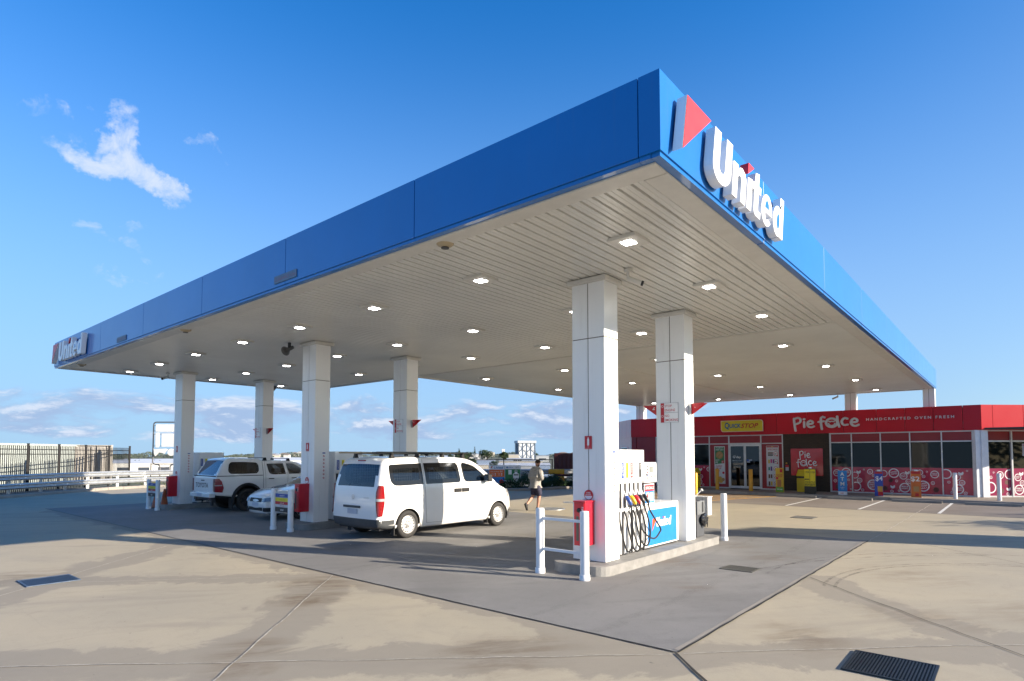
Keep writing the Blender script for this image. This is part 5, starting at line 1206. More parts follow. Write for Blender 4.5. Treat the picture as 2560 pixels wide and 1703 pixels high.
# printed circles on the graphic band
pw = mat('print_white', (.80, .78, .78), .4); pb = mat('print_brown', (.12, .03, .03), .5); pd = mat('print_cookie', (.10, .02, .02), .5)
PAT = [(.27, 1.18, .13, 'f'), (.62, 1.22, .04, 'f'), (.45, 1.0, .07, 'f'), (1.0, 1.1, .17, 'P'), (1.55, 1.13, .22, 'H'), (1.38, .78, .10, 'd'), (2.05, 1.0, .16, 'B'), (1.68, .76, .06, 'f'), (1.47, .50, .1, 'm'), (2.1, .45, .22, 'P'), (2.26, 1.18, .10, 'm'), (.42, .55, .25, 'W'), (.9, .7, .08, 'f'), (1.05, .4, .12, 'd'), (2.3, .75, .12, 'f'), (1.42, .26, .07, 'f'), (1.8, .3, .05, 'f'), (2.45, .28, .07, 'f'), (2.55, 1.28, .04, 'f')]
def prints(b, u0, u1, PW=2.1, sh0=0):
    k = -12
    while k*PW < u1+3:
        for (x, z, r_, c_) in PAT:
            u = k*PW+x*.8+sh0
            if not (u0+r_*.35 < u < u1-r_*.35): continue
            def rg(ra, rb, m_, cx_=0, cz=0, a0=0, a1=2*PI, n=28):
                # clip to the panel by skipping segments outside it
                for i in range(n):
                    A, B_ = a0+(a1-a0)*i/n, a0+(a1-a0)*(i+1)/n; P = [(u+cx_+q_*math.cos(t_), z+cz+q_*math.sin(t_)) for q_, t_ in ((ra, A), (rb, A), (rb, B_), (ra, B_))]
                    if all(u0 < p[0] < u1 for p in P): b.add([(p[0], p[1], 0) for p in P], [(0, 1, 2, 3)], m_)
            if c_ == 'f':
                rg(r_*.76, r_, 0, n=22); rg(r_*.35, r_*.48, 0, a0=R(200), a1=R(340), n=8); rg(r_*.1, r_*.2, 0, -r_*.25, r_*.15, n=6); rg(r_*.1, r_*.2, 0, r_*.25, r_*.15, n=6)
            elif c_ == 'd': rg(0, r_*.85, 2, n=20); rg(r_*.85, r_, 1, n=20)
            elif c_ == 'm': rg(0, r_, 0, n=18, a0=R(150), a1=R(400)); 
            else:
                rg(r_*.82, r_*1.02, 0); tx = {'P': ('PREMIUM', 'INGREDIENTS'), 'H': ('HAND', 'CRAFTED'), 'B': ('BAKED', 'DAILY'), 'W': ('WE BAKE', 'FRESH', 'DAILY')}[c_]
                if u0+r_*.8 < u < u1-r_*.8:
                    for i, s_ in enumerate(tx): b.text(s_, r_*.32, Matrix.Translation((u, z, .001)) @ Matrix.Rotation(R(12 if c_ != 'P' else 0), 4, 'Z') @ Matrix.Translation((0, r_*(.12-.42*i+.2*(len(tx)-2)), 0)), 0, fit=r_*1.25, off=.02)
        k += 1
for a, c in ((6.26, 7.24), (4.97, 6.26), (3.73, 4.97), (2.465, 3.73), (1.22, 2.465), (13.79, 15.6), (15.6, 17.25)):
    b = sh(); b.M = Matrix.Translation((-SX, 0, 0)) @ FX(SX+.1035, 0, 0); prints(b, -c+.027, -a-.027, sh0=.62); b.build('printed_circles', [pw, pb, pd], shop)
for (u0, u1) in ((.43, 1.52), (1.59, 3.1)):
    b = sh(CH @ Matrix.Translation((0, 0, -.236))); prints(b, u0, u1, sh0=.2); b.build('printed_circles', [pw, pb, pd], shop)
# ---- signs on the shop
def ribbon(b, P, w_, d, m=0, z=0):
    """rounded stroke lettering raised from its wall"""
    b.tube([(p[0], p[1], z) for p in P], w_/2, 8, m)
    for p in (P[0], P[-1]): b.sph((p[0], p[1], z), w_/2*.98, m, 8)
def pie(b, M, h, w_, gap_, two=False, m=0):
    s0 = b.M; b.M = s0 @ M
    def st(P, n=5): ribbon(b, smooth([(x*h, y*h) for x, y in P], n, closed=False), w_*h, 0, m)
    x = 0
    st([(x, .92), (x+.02, .4), (x+.10, -.32)]); st([(x, .86), (x+.30, .98), (x+.52, .82), (x+.46, .52), (x+.16, .36), (x+.04, .36)]); x += .80
    st([(x, .55), (x, .02)]); b.sph((x*h, .82*h, 0), w_*h*.62, m, 10); x += .26
    st([(x+.02, .32), (x+.38, .36), (x+.40, .55), (x+.22, .66), (x+.04, .50), (x, .25), (x+.12, .04), (x+.32, .0), (x+.50, .08)]); x += .72
    if two: x = -.42; b.M = s0 @ M @ Matrix.Translation((0, -1.28*h, 0)) 
    else: x += gap_
    st([(x+.42, .92), (x+.28, 1.0), (x+.16, .90), (x+.14, .4), (x+.20, -.22)]); st([(x-.04, .50), (x+.36, .56)]); x += .55
    cx_, cy_, r_ = x+.40, .38, .42
    st([(cx_+r_*math.cos(R(a)), cy_+r_*math.sin(R(a))) for a in range(40, 401, 24)]); st([(cx_+.42, .98), (cx_+.45, .5), (cx_+.56, -.02)])
    o = w_; 
    def thin(P): ribbon(b, smooth([(px*h, py*h) for px, py in P], 4, closed=False), w_*h*.55, 0, m)
    thin([(cx_-.24, cy_-.06), (cx_-.16, cy_-.22), (cx_, cy_-.28), (cx_+.16, cy_-.22), (cx_+.24, cy_-.06)]); thin([(cx_-.20, cy_+.14), (cx_-.11, cy_+.10), (cx_-.04, cy_+.14)]); thin([(cx_+.04, cy_+.15), (cx_+.12, cy_+.11), (cx_+.20, cy_+.16)])
    x = cx_+.76
    st([(x+.40, .72), (x+.22, .80), (x+.03, .62), (x, .34), (x+.14, .14), (x+.42, .16)]); x += .66
    st([(x+.03, .36), (x+.40, .40), (x+.44, .60), (x+.24, .72), (x+.05, .56), (x, .28), (x+.14, .06), (x+.36, .02), (x+.54, .12)])
    b.M = s0; return x+.55
sw = mat('raised_letter_white', (.66, .68, .70), .4, var=.02)
t = thing('pie_shop_letter_sign', 'raised white hand-drawn Pie face letters with smiling face on the red fascia', 'sign', (SX-.03, 9.0, 3.42))
def at(o): return Matrix.Translation(-o.location)
b = MB(at(t)); pie(b, FX(SX-.03, 8.98, 3.45) @ Matrix.Diagonal((1.22, 1, 1, 1)), .52, .20, .18); b.build('lettering', sw, t)
t = thing('slogan_sign', 'small pale slab letters HANDCRAFTED OVEN FRESH on the red fascia', 'sign', (SX-.02, 4.0, 3.6))
b = MB(at(t)); b.text('HANDCRAFTED OVEN FRESH', .125, FX(SX-.03, 3.74, 3.70), 0, ext=.02, fit=3.6, sp=1.5, off=.02); b.build('lettering', sw, t)
t = thing('quick_stop_sign', 'yellow QUICKSTOP sign with blue and red lettering above the shop door', 'sign', (SX-.1, 11.75, 3.6))
b = MB(at(t) @ FX(SX-.10, 11.78, 3.63)); Pq = arc(-1.02, -.22, .10, 180, 270, 4)+[(1.17, -.30)]+arc(1.05, .16, .12, 0, 90, 4)+[(-1.17, .28)]; Pq = [(-1.17, -.18)]+arc(-1.05, -.20, .10, 190, 270, 4)+[(1.17, -.30)]+arc(1.05, .17, .12, 0, 90, 4)+[(-1.17, .29)]
b.prism(Pq, 0, .09); b.build('sign_box', mat('sign_yellow_box', (.62, .52, .01), .35), t)
b = MB(at(t) @ FX(SX-.10, 11.78, 3.63)); b.M = at(t) @ FX(SX-.195, 11.78, 3.63)
b.text('Q', .33, Matrix.Translation((-.83, -.12, 0)), 0, shear=.0, off=.05, fit=.27); b.text('UICK', .23, Matrix.Translation((-.36, -.10, 0)), 0, off=.05, shear=.1, fit=.66); b.text('STOP', .25, Matrix.Translation((.46, -.12, 0)), 1, off=.035, shear=.3, fit=.98); b.build('lettering', [mat('quick_blue', (.01, .10, .25), .4), mat('stop_red', (.42, .01, .01), .4)], t)
b = MB(at(t) @ FX(SX-.10, 11.78, 3.63)); b.prism([(x*1.02, y*1.06) for x, y in Pq], .02, .07); b.build('white_edge', signwhite, t)
t = thing('pie_shop_wall_sign', 'square red Pie face board on the brown brick wall', 'sign', (SX-.02, 8.35, 1.7))
b = MB(at(t)); b.box((SX-.01, 7.60, .94), (SX+.035, 9.20, 2.34)); b.build('board', mat('board_red', (.50, .008, .02), .25, coat=.5), t)
b = MB(at(t)); b.M = at(t) @ FX(SX-.014, 0, 0); s9 = b.M; b.M = s9 @ Matrix.Diagonal((1, 1, .15, 1)); pie(b, Matrix.Translation((-8.74, 1.88, 0)), .335, .14, 0, True); b.M = s9
b.text('HANDCRAFTED', .075, Matrix.Translation((-8.38, 1.14, .001)), 0, fit=.86, off=.01); b.text('OVEN FRESH', .07, Matrix.Translation((-8.38, 1.03, .001)), 0, fit=.7, off=.01); b.build('lettering', signwhite, t)
# posters
t = thing('pie_poster', 'tall green and white meal poster left of the shop door', 'poster', (SX+.09, 13.2, 1.4))
b = MB(at(t)); b.box((SX+.085, 12.87, .38), (SX+.10, 13.50, 2.50)); b.build('frame', mat('poster_frame', (.6, .6, .6), .4), t)
b = MB(at(t) @ FX(SX+.0835, 0, 0)); b.add([(-13.46, 1.48, 0), (-12.91, 1.54, 0), (-12.91, 2.46, 0), (-13.46, 2.46, 0)], [(0, 1, 2, 3)], 0); b.add([(-13.46, .42, 0), (-12.91, .42, 0), (-12.91, 1.54, 0), (-13.46, 1.48, 0)], [(0, 1, 2, 3)], 1)
b.disc((-13.19, 2.0, .002), .215, 2, 28); b.ring((-13.19, 2.0, .0025), .17, .2, 7, 24)
for i in range(4): a = R(50); x_, z_ = -13.19+(-.09+.06*i)*math.cos(a)*1.4, 2.0+(-.09+.06*i)*math.sin(a)*1.6; b.box((x_-.05, z_-.008, .003), (x_+.05, z_+.008, .004), 3)
b.disc((-13.0, 1.62, .002), .085, 4, 20); b.disc((-12.97, 1.0, .002), .07, 4, 20)
for i, (x_, z_, r_) in enumerate(((-13.30, .60, .11), (-13.12, .55, .13), (-12.99, .62, .10), (-13.33, .78, .08), (-13.16, .70, .1))): b.disc((x_, z_, .002+.0005*i), r_, (4, 5, 2, 4, 5)[i], 14)
b.text("IT'S GAME DAY", .07, Matrix.Translation((-13.18, 2.38, .002)), 1, fit=.46, off=.03, shear=.2); b.text('EVERY DAY!', .09, Matrix.Translation((-13.18, 2.26, .002)), 1, fit=.46, off=.03, shear=.2); b.text('FOOTY', .09, Matrix.Translation((-13.43, 1.66, .002)), 1, al='LEFT', fit=.24, off=.03, shear=.2); b.text('PIE', .09, Matrix.Translation((-13.43, 1.54, .002)), 1, al='LEFT', fit=.15, off=.03, shear=.2)
b.text('$7', .08, Matrix.Translation((-13.01, 1.585, .004)), 1, fit=.09, off=.03)
for i, s_ in enumerate(('CLASSIC', 'VALUE', 'MEAL')): b.text(s_, .10, Matrix.Translation((-13.41, 1.33-.125*i, .002)), 6, al='LEFT', fit=(.38, .32, .24)[i], off=.03, shear=.2)
b.build('print', [green, mat('poster_white', (.60, .61, .64), .4), mat('pie_crust', (.42, .24, .09), .5), black, signred, mat('chips_gold', (.6, .35, .06), .5), mat('poster_red', (.42, .01, .03), .4), mat('crust_dark', (.30, .15, .05), .5)], t)
t = thing('specials_poster', 'tall white SPECIALS poster with red price rings right of the door', 'poster', (SX+.09, 10.2, 1.4))
b = MB(at(t)); b.box((SX+.085, 9.85, .32), (SX+.10, 10.52, 2.50)); b.build('frame', MATS['poster_frame'], t)
b = MB(at(t) @ FX(SX+.0835, 0, 0)); b.quad(-10.50, .34, -9.87, 2.48, 0, 0); b.quad(-10.50, 2.41, -9.87, 2.48, .001, 1); b.text('SPECIALS', .085, Matrix.Translation((-10.18, 2.26, .001)), 1, fit=.52, off=.02)
b.prism([(-10.25, 2.46), (-10.2, 2.41), (-10.15, 2.46), (-10.1, 2.41), (-10.16, 2.48)], .001, .002, 5)
for i in range(5):
    z = 2.07-.40*i; b.disc((-10.02, z, .001), .115, 2, 22); b.ring((-10.02, z, .002), .095, .12, 1, 24); b.disc((-9.93, z-.11, .003), .035, 1, 12); b.text(('$5', '$6', '$8', '$9', '$9')[i], .09, Matrix.Translation((-10.02, z-.045, .003)), 3, fit=.12, off=.03)
    k = random.Random(i); cs = ((3, 6, 3), (5, 8, 7), (4, 7, 4), (6, 6, 3), (6, 5, 3))[i]
    for j in range(3 if i in (1,) else 2): b.quad(-10.42+j*.12, z-.12+k.uniform(0, .03), -10.33+j*.12, z+.12-k.uniform(0, .04), .001+.0004*j, cs[j]) if i else b.quad(-10.43, z-.11+j*.11, -10.16, z-.03+j*.11, .001, 6 if j else 3)
b.build('print', [MATS['poster_white'], mat('poster_red', (.4, .01, .03), .4), signwhite, black, mat('can_teal', (.02, .22, .2), .4), mat('snack_yellow', (.6, .4, .03), .4), mat('snack_brown', (.13, .06, .035), .5), mat('can_purple', (.10, .04, .22), .4), mat('snack_pink', (.5, .03, .2), .4)], t)
# little plates by the brick wall
t = thing('intercom_plate', 'small red and grey notice on the brick wall beside the door', 'sign', (SX+.03, 9.42, 1.3))
b = MB(at(t) @ FX(SX+.032, 0, 0)); b.box((-9.49, 1.18, 0), (-9.33, 1.36, .01), 0); b.box((-9.49, 1.361, 0), (-9.33, 1.48, .01), 1); b.cyl((-9.43, 1.57, 0), (-9.43, 1.57, .05), .035, m=2); b.build('plates', [mat('notice_grey', (.4, .42, .45), .5), signred, yellow], t)
b = sh(); b.box((SX-.6, 10.9, FL), (SX+.02, 12.5, FL+.012)); o = b.build('doormat', mat('doormat', (.02, .02, .02), .9)); o.location = (SX, 0, 0); tag(o, 'black doormat in front of the sliding shop doors', 'doormat')
# ---- things along the footpath
yb = mat('bollard_yellow', (.68, .33, .015), .45, grime=.15)
bollard(32.28, 12.56, 'left yellow bollard before the shop doors', .10, 1.13, yb, FL, False, 'yellow bollards by the shop door'); bollard(31.95, 10.66, 'right yellow bollard before the shop doors', .10, 1.13, yb, FL, False, 'yellow bollards by the shop door')
bollard(32.0, 2.12, 'white bollard before the shop window, left of the corner', .075, 1.12, wp, FL, False, 'white bollards by the shop corner'); bollard(32.0, .66, 'white bollard at the right end of the shop front', .075, 1.12, wp, FL, False, 'white bollards by the shop corner')
def yellow_bin(x, y, label):
    t = thing('yellow_bin', label, 'bin', (x, y, FL), group='yellow ice and recycling bins'); ym = mat('bin_yellow', (.62, .47, .01), .4, grime=.1)
    b = MB(); b.box((-.3, -.3, 0), (.3, .3, .70)); b.build('bin_body', ym, t, bev=.02); b = MB(); b.box((-.26, -.26, .70), (.26, .26, .80)); b.build('bin_opening', black, t)
    b = MB(); b.prism([(-.33, .80), (.33, .80), (.33, .86), (.0, 1.14), (-.33, .86)], -.3, .3, 0, Matrix.Rotation(PI/2, 4, 'X')); b.build('bin_hood', ym, t, bev=.015)
yellow_bin(33.2, 14.3, 'yellow bin with peaked hood beside the window left of the door'); yellow_bin(33.1, 8.35, 'yellow hooded bin in front of the brown brick wall')
def pillar_ad(x, y, w_, h, mt1, mt2, label, words, cat='display', cap=True, bands=()):
    t = thing('corner_display', label, cat, (x, y, FL), R(0)); b = MB()
    b.M = Matrix.Rotation(R(-4), 4, 'Z'); b.prism([(-w_*.35, -w_), (-w_*.35, 0), (-w_*.35, w_), (w_*.5, w_*.8), (w_*.6, -w_*.8)], 0, h); b.build('folded_board', mt1, t)
    if cap: b = MB(); b.cyl((0, 0, h), (0, 0, h+.07), .07); b.build('cap', signwhite, t)
    b = MB(Matrix.Rotation(R(-4), 4, 'Z') @ FX(-w_*.35-.004, 0, 0))
    for (z0, z1, x0, x1, m_) in bands: b.quad(x0*w_, z0*h, x1*w_, z1*h, 0, m_)
    for (s_, z, hh, m_, fx) in words: b.text(s_, hh, Matrix.Translation((fx*w_, z*h, .003)), m_, off=.02, fit=min(.78*w_ if abs(fx) > .4 else 1.7*w_, len(s_)*hh*.75))
    b.build('print', mt2, t); return t
pillar_ad(31.62, 7.72, .26, 1.22, mat('black_card', (.025, .025, .02), .4), [signyellow, signwhite, black], 'yellow and black twin display in front of the yellow bin', [('2 FOR', .82, .09, 2, -.45), ('COLD', .42, .10, 2, -.45), ('BREW', .32, .10, 2, -.45), ('2 FOR', .82, .09, 2, .5), ('COLD', .42, .10, 2, .5), ('BREW', .32, .10, 2, .5)], bands=[(.30, .97, -.97, -.03, 0), (.30, .97, .03, .97, 0), (.55, .60, -.9, -.1, 2)])
t = pillar_ad(31.9, 9.2, .19, 1.22, mat('snack_board_yellow', (.62, .42, .03), .4), [mat('icecream_brown', (.40, .16, .05), .5), signred, mat('lime_green', (.12, .35, .03), .4), signwhite], 'colourful ice cream board leaning beside the door poster', [('GOLDEN', .70, .07, 1, 0), ('CRISP', .62, .08, 1, 0), ('TRY ME', .10, .06, 3, 0)], cap=False, bands=[(.22, .52, -.6, .4, 0), (.02, .22, -.95, .95, 2), (.82, .96, .1, .8, 1), (.54, .62, -.9, -.3, 1)])
t = thing('atm_board', 'narrow blue ATM board standing on the kerb footpath', 'sign', (31.7, 6.36, FL))
b = MB(); b.box((0, -.19, 0), (.03, .19, 1.14)); b.build('board', skyblue, t); b = MB(FX(-.003, 0, 0)); b.quad(-.185, .01, .185, .16, 0, 0)
for i, c_ in enumerate('ATM'): b.text(c_, .17, Matrix.Translation((0, .90-.23*i, .001)), 0, off=.03)
b.text('available', .04, Matrix.Translation((0, .34, .001)), 0); b.text('here', .04, Matrix.Translation((0, .27, .001)), 0); b.text('cash', .06, Matrix.Translation((-.03, .06, .002)), 1, off=.02); b.build('print', [signwhite, signred], t)
pillar_ad(32.0, 4.92, .17, 1.13, mat('display_blue', (.01, .06, .42), .35), [signwhite, signred, mat('chips_gold', (.6, .35, .06), .5)], 'blue folded display marked $4 in front of the shop window', [('$4', .62, .22, 0, .1)], bands=[(.18, .40, -.3, .9, 2), (.02, .18, -.2, .95, 1), (.90, .99, -.9, .9, 1)])
pillar_ad(32.0, 3.50, .19, 1.16, mat('display_orange', (.60, .14, .02), .35), [signwhite, mat('pie_crust', (.42, .24, .09), .5), signred], 'orange folded display marked $2 in front of the shop window', [('$2', .62, .22, 0, -.1)], bands=[(.22, .42, -.5, .6, 1), (.90, .99, -.9, .9, 2), (.05, .16, -.2, .5, 2)])
# ------------------------------------------------------------ walking man
def skin(name, pts, edges, mt, parent, root=0, sub=2, loc=None, K_=1.1):
    me = bpy.data.meshes.new(name); me.from_pydata([p[:3] for p in pts], edges, []); o = bpy.data.objects.new(name, me); C.objects.link(o)
    me.materials.append(mt); o.parent = parent; bpy.context.view_layer.update()
    o.modifiers.new('skin', 'SKIN')
    if not me.skin_vertices: me.attributes.new('skin', 'FLOAT', 'POINT')
    sv = me.skin_vertices[0].data
    for i, p in enumerate(pts):
        sv[i].radius = (p[3]*K_, (p[4] if len(p) > 4 else p[3])*K_); sv[i].use_root = (i == root)
    o.modifiers['skin'].use_smooth_shade = True
    s_ = o.modifiers.new('sub', 'SUBSURF'); s_.levels = sub; s_.render_levels = sub
    return o
skinm = mat('skin', (.42, .22, .15), .5, var=.06, vs=12); hood = mat('grey_hoodie', (.30, .29, .275), .9, var=.12, vs=10); short = mat('navy_shorts', (.022, .022, .05), .8, var=.2, vs=8)
hairm = mat('dark_hair', (.022, .014, .010), .8, var=.3, vs=60); shoe = mat('black_shoe', (.02, .02, .022), .6)
man = thing('person', 'man in pale hoodie, navy shorts and black shoes walking away, looking at his phone', 'person', (17.42, 13.50, 0), R(-4))
P = [(0, 0, .98, .09, .075), (.01, 0, 1.12, .10, .085), (.03, 0, 1.28, .14, .10), (.05, 0, 1.42, .15, .10), (.07, 0, 1.52, .07), (.10, 0, 1.60, .058),       # 0-5 trunk, neck
     (.01, -.10, .92, .075), (.09, -.10, .72, .085), (.09, -.105, .53, .062), (.05, -.11, .37, .062), (.02, -.11, .20, .045), (.0, -.11, .09, .04),          # 6-11 right leg (planted)
     (.0, .10, .92, .075), (.05, .10, .74, .085), (.02, .105, .55, .062), (-.12, .11, .42, .060), (-.26, .11, .30, .045), (-.36, .11, .215, .04),             # 12-17 left leg (trailing)
     (.06, -.18, 1.46, .062), (.02, -.26, 1.30, .052), (.0, -.29, 1.15, .045), (.10, -.22, 1.16, .040), (.22, -.12, 1.20, .030), (.26, -.09, 1.21, .028),     # 18-23 right arm
     (.06, .18, 1.46, .062), (.03, .26, 1.30, .052), (.02, .28, 1.15, .045), (.12, .20, 1.15, .040), (.24, .09, 1.18, .030), (.28, .06, 1.18, .028)]          # 24-29 left arm
E = [(0, 1), (1, 2), (2, 3), (3, 4), (4, 5), (0, 6), (6, 7), (7, 8), (8, 9), (9, 10), (10, 11), (0, 12), (12, 13), (13, 14), (14, 15), (15, 16), (16, 17), (3, 18), (18, 19), (19, 20), (20, 21), (21, 22), (22, 23), (3, 24), (24, 25), (25, 26), (26, 27), (27, 28), (28, 29)]
k = len(P)
for (base, hx, hy, hz, s_) in ((23, .30, -.075, 1.225, 1), (29, .32, .045, 1.19, -1)):
    for j in range(4):     # fingers curl round the phone
        P += [(hx+.01, hy+s_*(.022-.016*j)*.5, hz-.03+.019*j, .0085), (hx+.045, hy+s_*.025, hz-.032+.02*j, .0078), (hx+.052, hy+s_*.052, hz-.030+.02*j, .0070)]
        E += [(base, k), (k, k+1), (k+1, k+2)]; k += 3
    P += [(hx-.005, hy+s_*.022, hz+.045, .010), (hx+.03, hy+s_*.036, hz+.060, .008)]; E += [(base, k), (k, k+1)]; k += 2
body = skin('body', P, E, skinm, man)
# head as one shaped surface: skull, brow, nose, chin, tilted down
def head(b, M):
    rows = []; n = 28
    for i in range(19):
        t = PI*i/18; row = []
        for j in range(n):
            a = 2*PI*j/n; x = math.sin(t)*math.cos(a); y = math.sin(t)*math.sin(a); z = math.cos(t)
            fx = .098*x; fy = .076*y; fz = .122*z
            if z < 0: fy *= 1+.28*z; fx *= 1+.16*z; 
            if x > 0 and z < -.3: fx += .022*x*(-z)                       # jaw
            if x < 0 and z > -.2: fx *= 1.10
            nose = math.exp(-(y/.16)**2)*math.exp(-((z+.18)/.17)**2)*max(0, x); fx += .026*nose
            eye = max(0, x)*(math.exp(-((abs(y)-.38)/.14)**2)*math.exp(-((z-.05)/.10)**2)); fx -= .010*eye
            brow = max(0, x)*math.exp(-((z-.22)/.09)**2)*math.exp(-(y/.5)**2); fx += .006*brow
            lip = max(0, x)*math.exp(-((z+.50)/.07)**2)*math.exp(-(y/.3)**2); fx += .007*lip
            row.append((fx, fy, fz))
        row.append(row[0]); rows.append(row)
    b.grid(rows, 0, True, M=M, flip=True)
    for s_ in (1, -1): b.sph((-.005, s_*.080, -.005), .03, 0, 10, M, sq=(.55, .35, 1))
HM = Matrix.Translation((.135, 0, 1.705)) @ Matrix.Rotation(R(-12), 4, 'Z') @ Matrix.Rotation(R(30), 4, 'Y')
b = MB(); head(b, HM); b.build('head', skinm, man)
b = MB(); rows = []
for i in range(12):
    t = PI*.60*i/11; row = []
    for j in range(28):
        a = 2*PI*j/28; x = math.sin(t)*math.cos(a); y = math.sin(t)*math.sin(a); z = math.cos(t)
        lim = 1 if not (x > .35 and z < .42) else 0
        g = 1+.05*rnd.uniform(-.5, 1); sc_ = (.110 if x < 0 else .104)*g
        if not lim: sc_ *= .86
        row.append((sc_*x*(1.06 if x < 0 else 1)-.004, .084*g*y*(1 if lim else .9), .130*g*z+.006))
    row.append(row[0]); rows.append(row)
b.grid(rows, 0, True, M=HM, flip=True); b.build('hair', hairm, man)
b = MB(); rows = []
for i in range(7):
    z = -.045-.085*i/6; row = []
    for j in range(13):
        a = R(-85+170*j/12); r_ = .088*(1-.55*(i/6)**2); row.append((r_*math.cos(a)*1.12+.012, r_*math.sin(a)*.80, z))
    rows.append(row)
b.grid(rows, 0, True, M=HM); b.build('beard', hairm, man)
# clothes
hp = [(.0, 0, .87, .145, .118), (.0, 0, 1.0, .165, .13), (.02, 0, 1.18, .17, .13), (.04, 0, 1.35, .185, .13), (.05, 0, 1.46, .15, .11), (.06, 0, 1.535, .085, .085),
      (.05, -.185, 1.45, .085), (.01, -.275, 1.30, .075), (-.01, -.305, 1.15, .066), (.09, -.24, 1.145, .058), (.20, -.14, 1.19, .046),
      (.05, .185, 1.45, .085), (.02, .275, 1.30, .075), (.01, .295, 1.15, .066), (.11, .215, 1.14, .058), (.22, .10, 1.175, .046)]
skin('hoodie', hp, [(0, 1), (1, 2), (2, 3), (3, 4), (4, 5), (3, 6), (6, 7), (7, 8), (8, 9), (9, 10), (3, 11), (11, 12), (12, 13), (13, 14), (14, 15)], hood, man, 1, K_=1.28)
b = MB(); rows = []
for i in range(7):
    u = i/6; row = []
    for j in range(17): a = R(60+240*j/16); r_ = .12+.03*math.sin(PI*u); row.append((.05+r_*math.cos(a)*.95-.03*u, r_*math.sin(a)*1.12, 1.575-.135*u+.012*math.cos(3*a)))
    rows.append(row)
b.grid(rows, 0, True); b.build('hood', hood, man)
b = MB(); rows = []

skin('shorts', [(0, 0, 1.0, .135, .11), (0, 0, .86, .15, .12), (.03, -.10, .78, .118), (.075, -.105, .64, .108), (.09, -.105, .50, .104), (.02, .10, .78, .118), (.045, .105, .65, .108), (.02, .105, .51, .104)], [(0, 1), (1, 2), (2, 3), (3, 4), (1, 5), (5, 6), (6, 7)], short, man, 0, K_=1.22)
def shoe_(M, nm):
    b = MB(M); rows = []
    for (x, w_, h, z) in ((-.115, .02, .05, .03), (-.10, .036, .09, 0), (-.05, .042, .105, 0), (.0, .042, .095, 0), (.06, .046, .07, 0), (.12, .048, .052, 0), (.16, .036, .04, .005), (.178, .012, .025, .012)):
        rows.append([(x, w_*math.cos(2*PI*j/14)*1.0, z+h/2+h/2*math.sin(2*PI*j/14)) for j in range(15)])
    b.grid(rows, 0, True, flip=True); b.box((-.10, -.040, -.004), (.15, .040, .018), 0); b.tube([(-.03, 0, .08), (-.03, 0, .115)], .047, 12); b.build(nm, shoe, man)
shoe_(Matrix.Translation((.02, -.11, .004)), 'shoe'); shoe_(Matrix.Translation((-.395, .11, .155)) @ Matrix.Rotation(R(66), 4, 'Y'), 'shoe')
b = MB(); b.box((.325, -.045, 1.185), (.335, .035, 1.32)); b.build('phone', black, None, bev=.004); ph = S.objects['phone'] if 'phone' in S.objects else None
if ph: ph.location = man.location; ph.rotation_euler = man.rotation_euler; tag(ph, 'dark phone held in front of the walking man', 'phone')
# ------------------------------------------------------------ site edge: rails, fence, containers
def wbeam(b, A, B_, z, h=.30):
    A = Vector((*A, 0)); B_ = Vector((*B_, 0)); d = (B_-A).normalized(); n = Vector((d.y, -d.x, 0))
    pr = [(0, -h/2), (.0, -h*.42), (.075, -h*.33), (.075, -h*.17), (.0, -.03), (.0, .03), (.075, h*.17), (.075, h*.33), (0, h*.42), (0, h/2)]
    b.grid([[tuple(A+n*o+Vector((0, 0, z+zz))) for o, zz in pr], [tuple(B_+n*o+Vector((0, 0, z+zz))) for o, zz in pr]], 0, True)
def guardrail(pts, label, zs=(.86, .43), group='steel guardrails'):
    t = thing('guardrail', label, 'guardrail', (*pts[0], 0), group=group); b = MB(at(t))
    for z in zs:
        b2 = MB(at(t))
        for i in range(len(pts)-1): wbeam(b2, pts[i], pts[i+1], z)
        b2.build('rail_beam', steel, t)
    for i in range(len(pts)-1):
        A = Vector(pts[i]); B_ = Vector(pts[i+1]); L = (B_-A).length; k = max(1, round(L/2.0))
        for j in range(k):
            p = A+(B_-A)*j/k; d = (B_-A)/L; n = Vector((-d.y, d.x))*.08; c = p+n; b3 = MB(at(t)); b3.cbox((c.x, c.y, .35), (.13, .13, 1.36)); b3.build('post', darksteel if j % 1 else steel, t)
GR = off(KL, 1.35)
guardrail([GR[1], GR[2], GR[3], GR[4], GR[5], GR[6], GR[7]], 'long double steel guardrail beyond the kerb at the far left', zs=(.88, .44))
guardrail([(24.4, 28.0), (26.24, 25.5), (29.3, 21.9), (30.6, 20.9)], 'double guardrail behind the gas bottle boards', zs=(1.0, .56))
yp = mat('barrel_yellow', (.55, .30, .02), .5, grime=.3)
for z, lb in ((1.0, 'upper dirty yellow buffer on the guardrail end beside the man'), (.56, 'lower dirty yellow buffer on the guardrail end beside the man')):
    b = MB(); pr = [(0, -.15), (.12, -.13), (.17, -.05), (.14, 0), (.17, .06), (.12, .14), (0, .16)]
    b.grid([[(29.05+n_*.77*-1*0-o*.6, 22.05-o*.5, z+zz) for o, zz in pr] if n_ == 0 else [(29.05+n_*.66-o*.6, 22.05-n_*.78-o*.5, z+zz) for o, zz in pr] for n_ in (0, .3, .6, .95)], 0, True)
    b.build('guardrail_buffer', yp, label=lb, cat='buffer', group='yellow rail buffers')
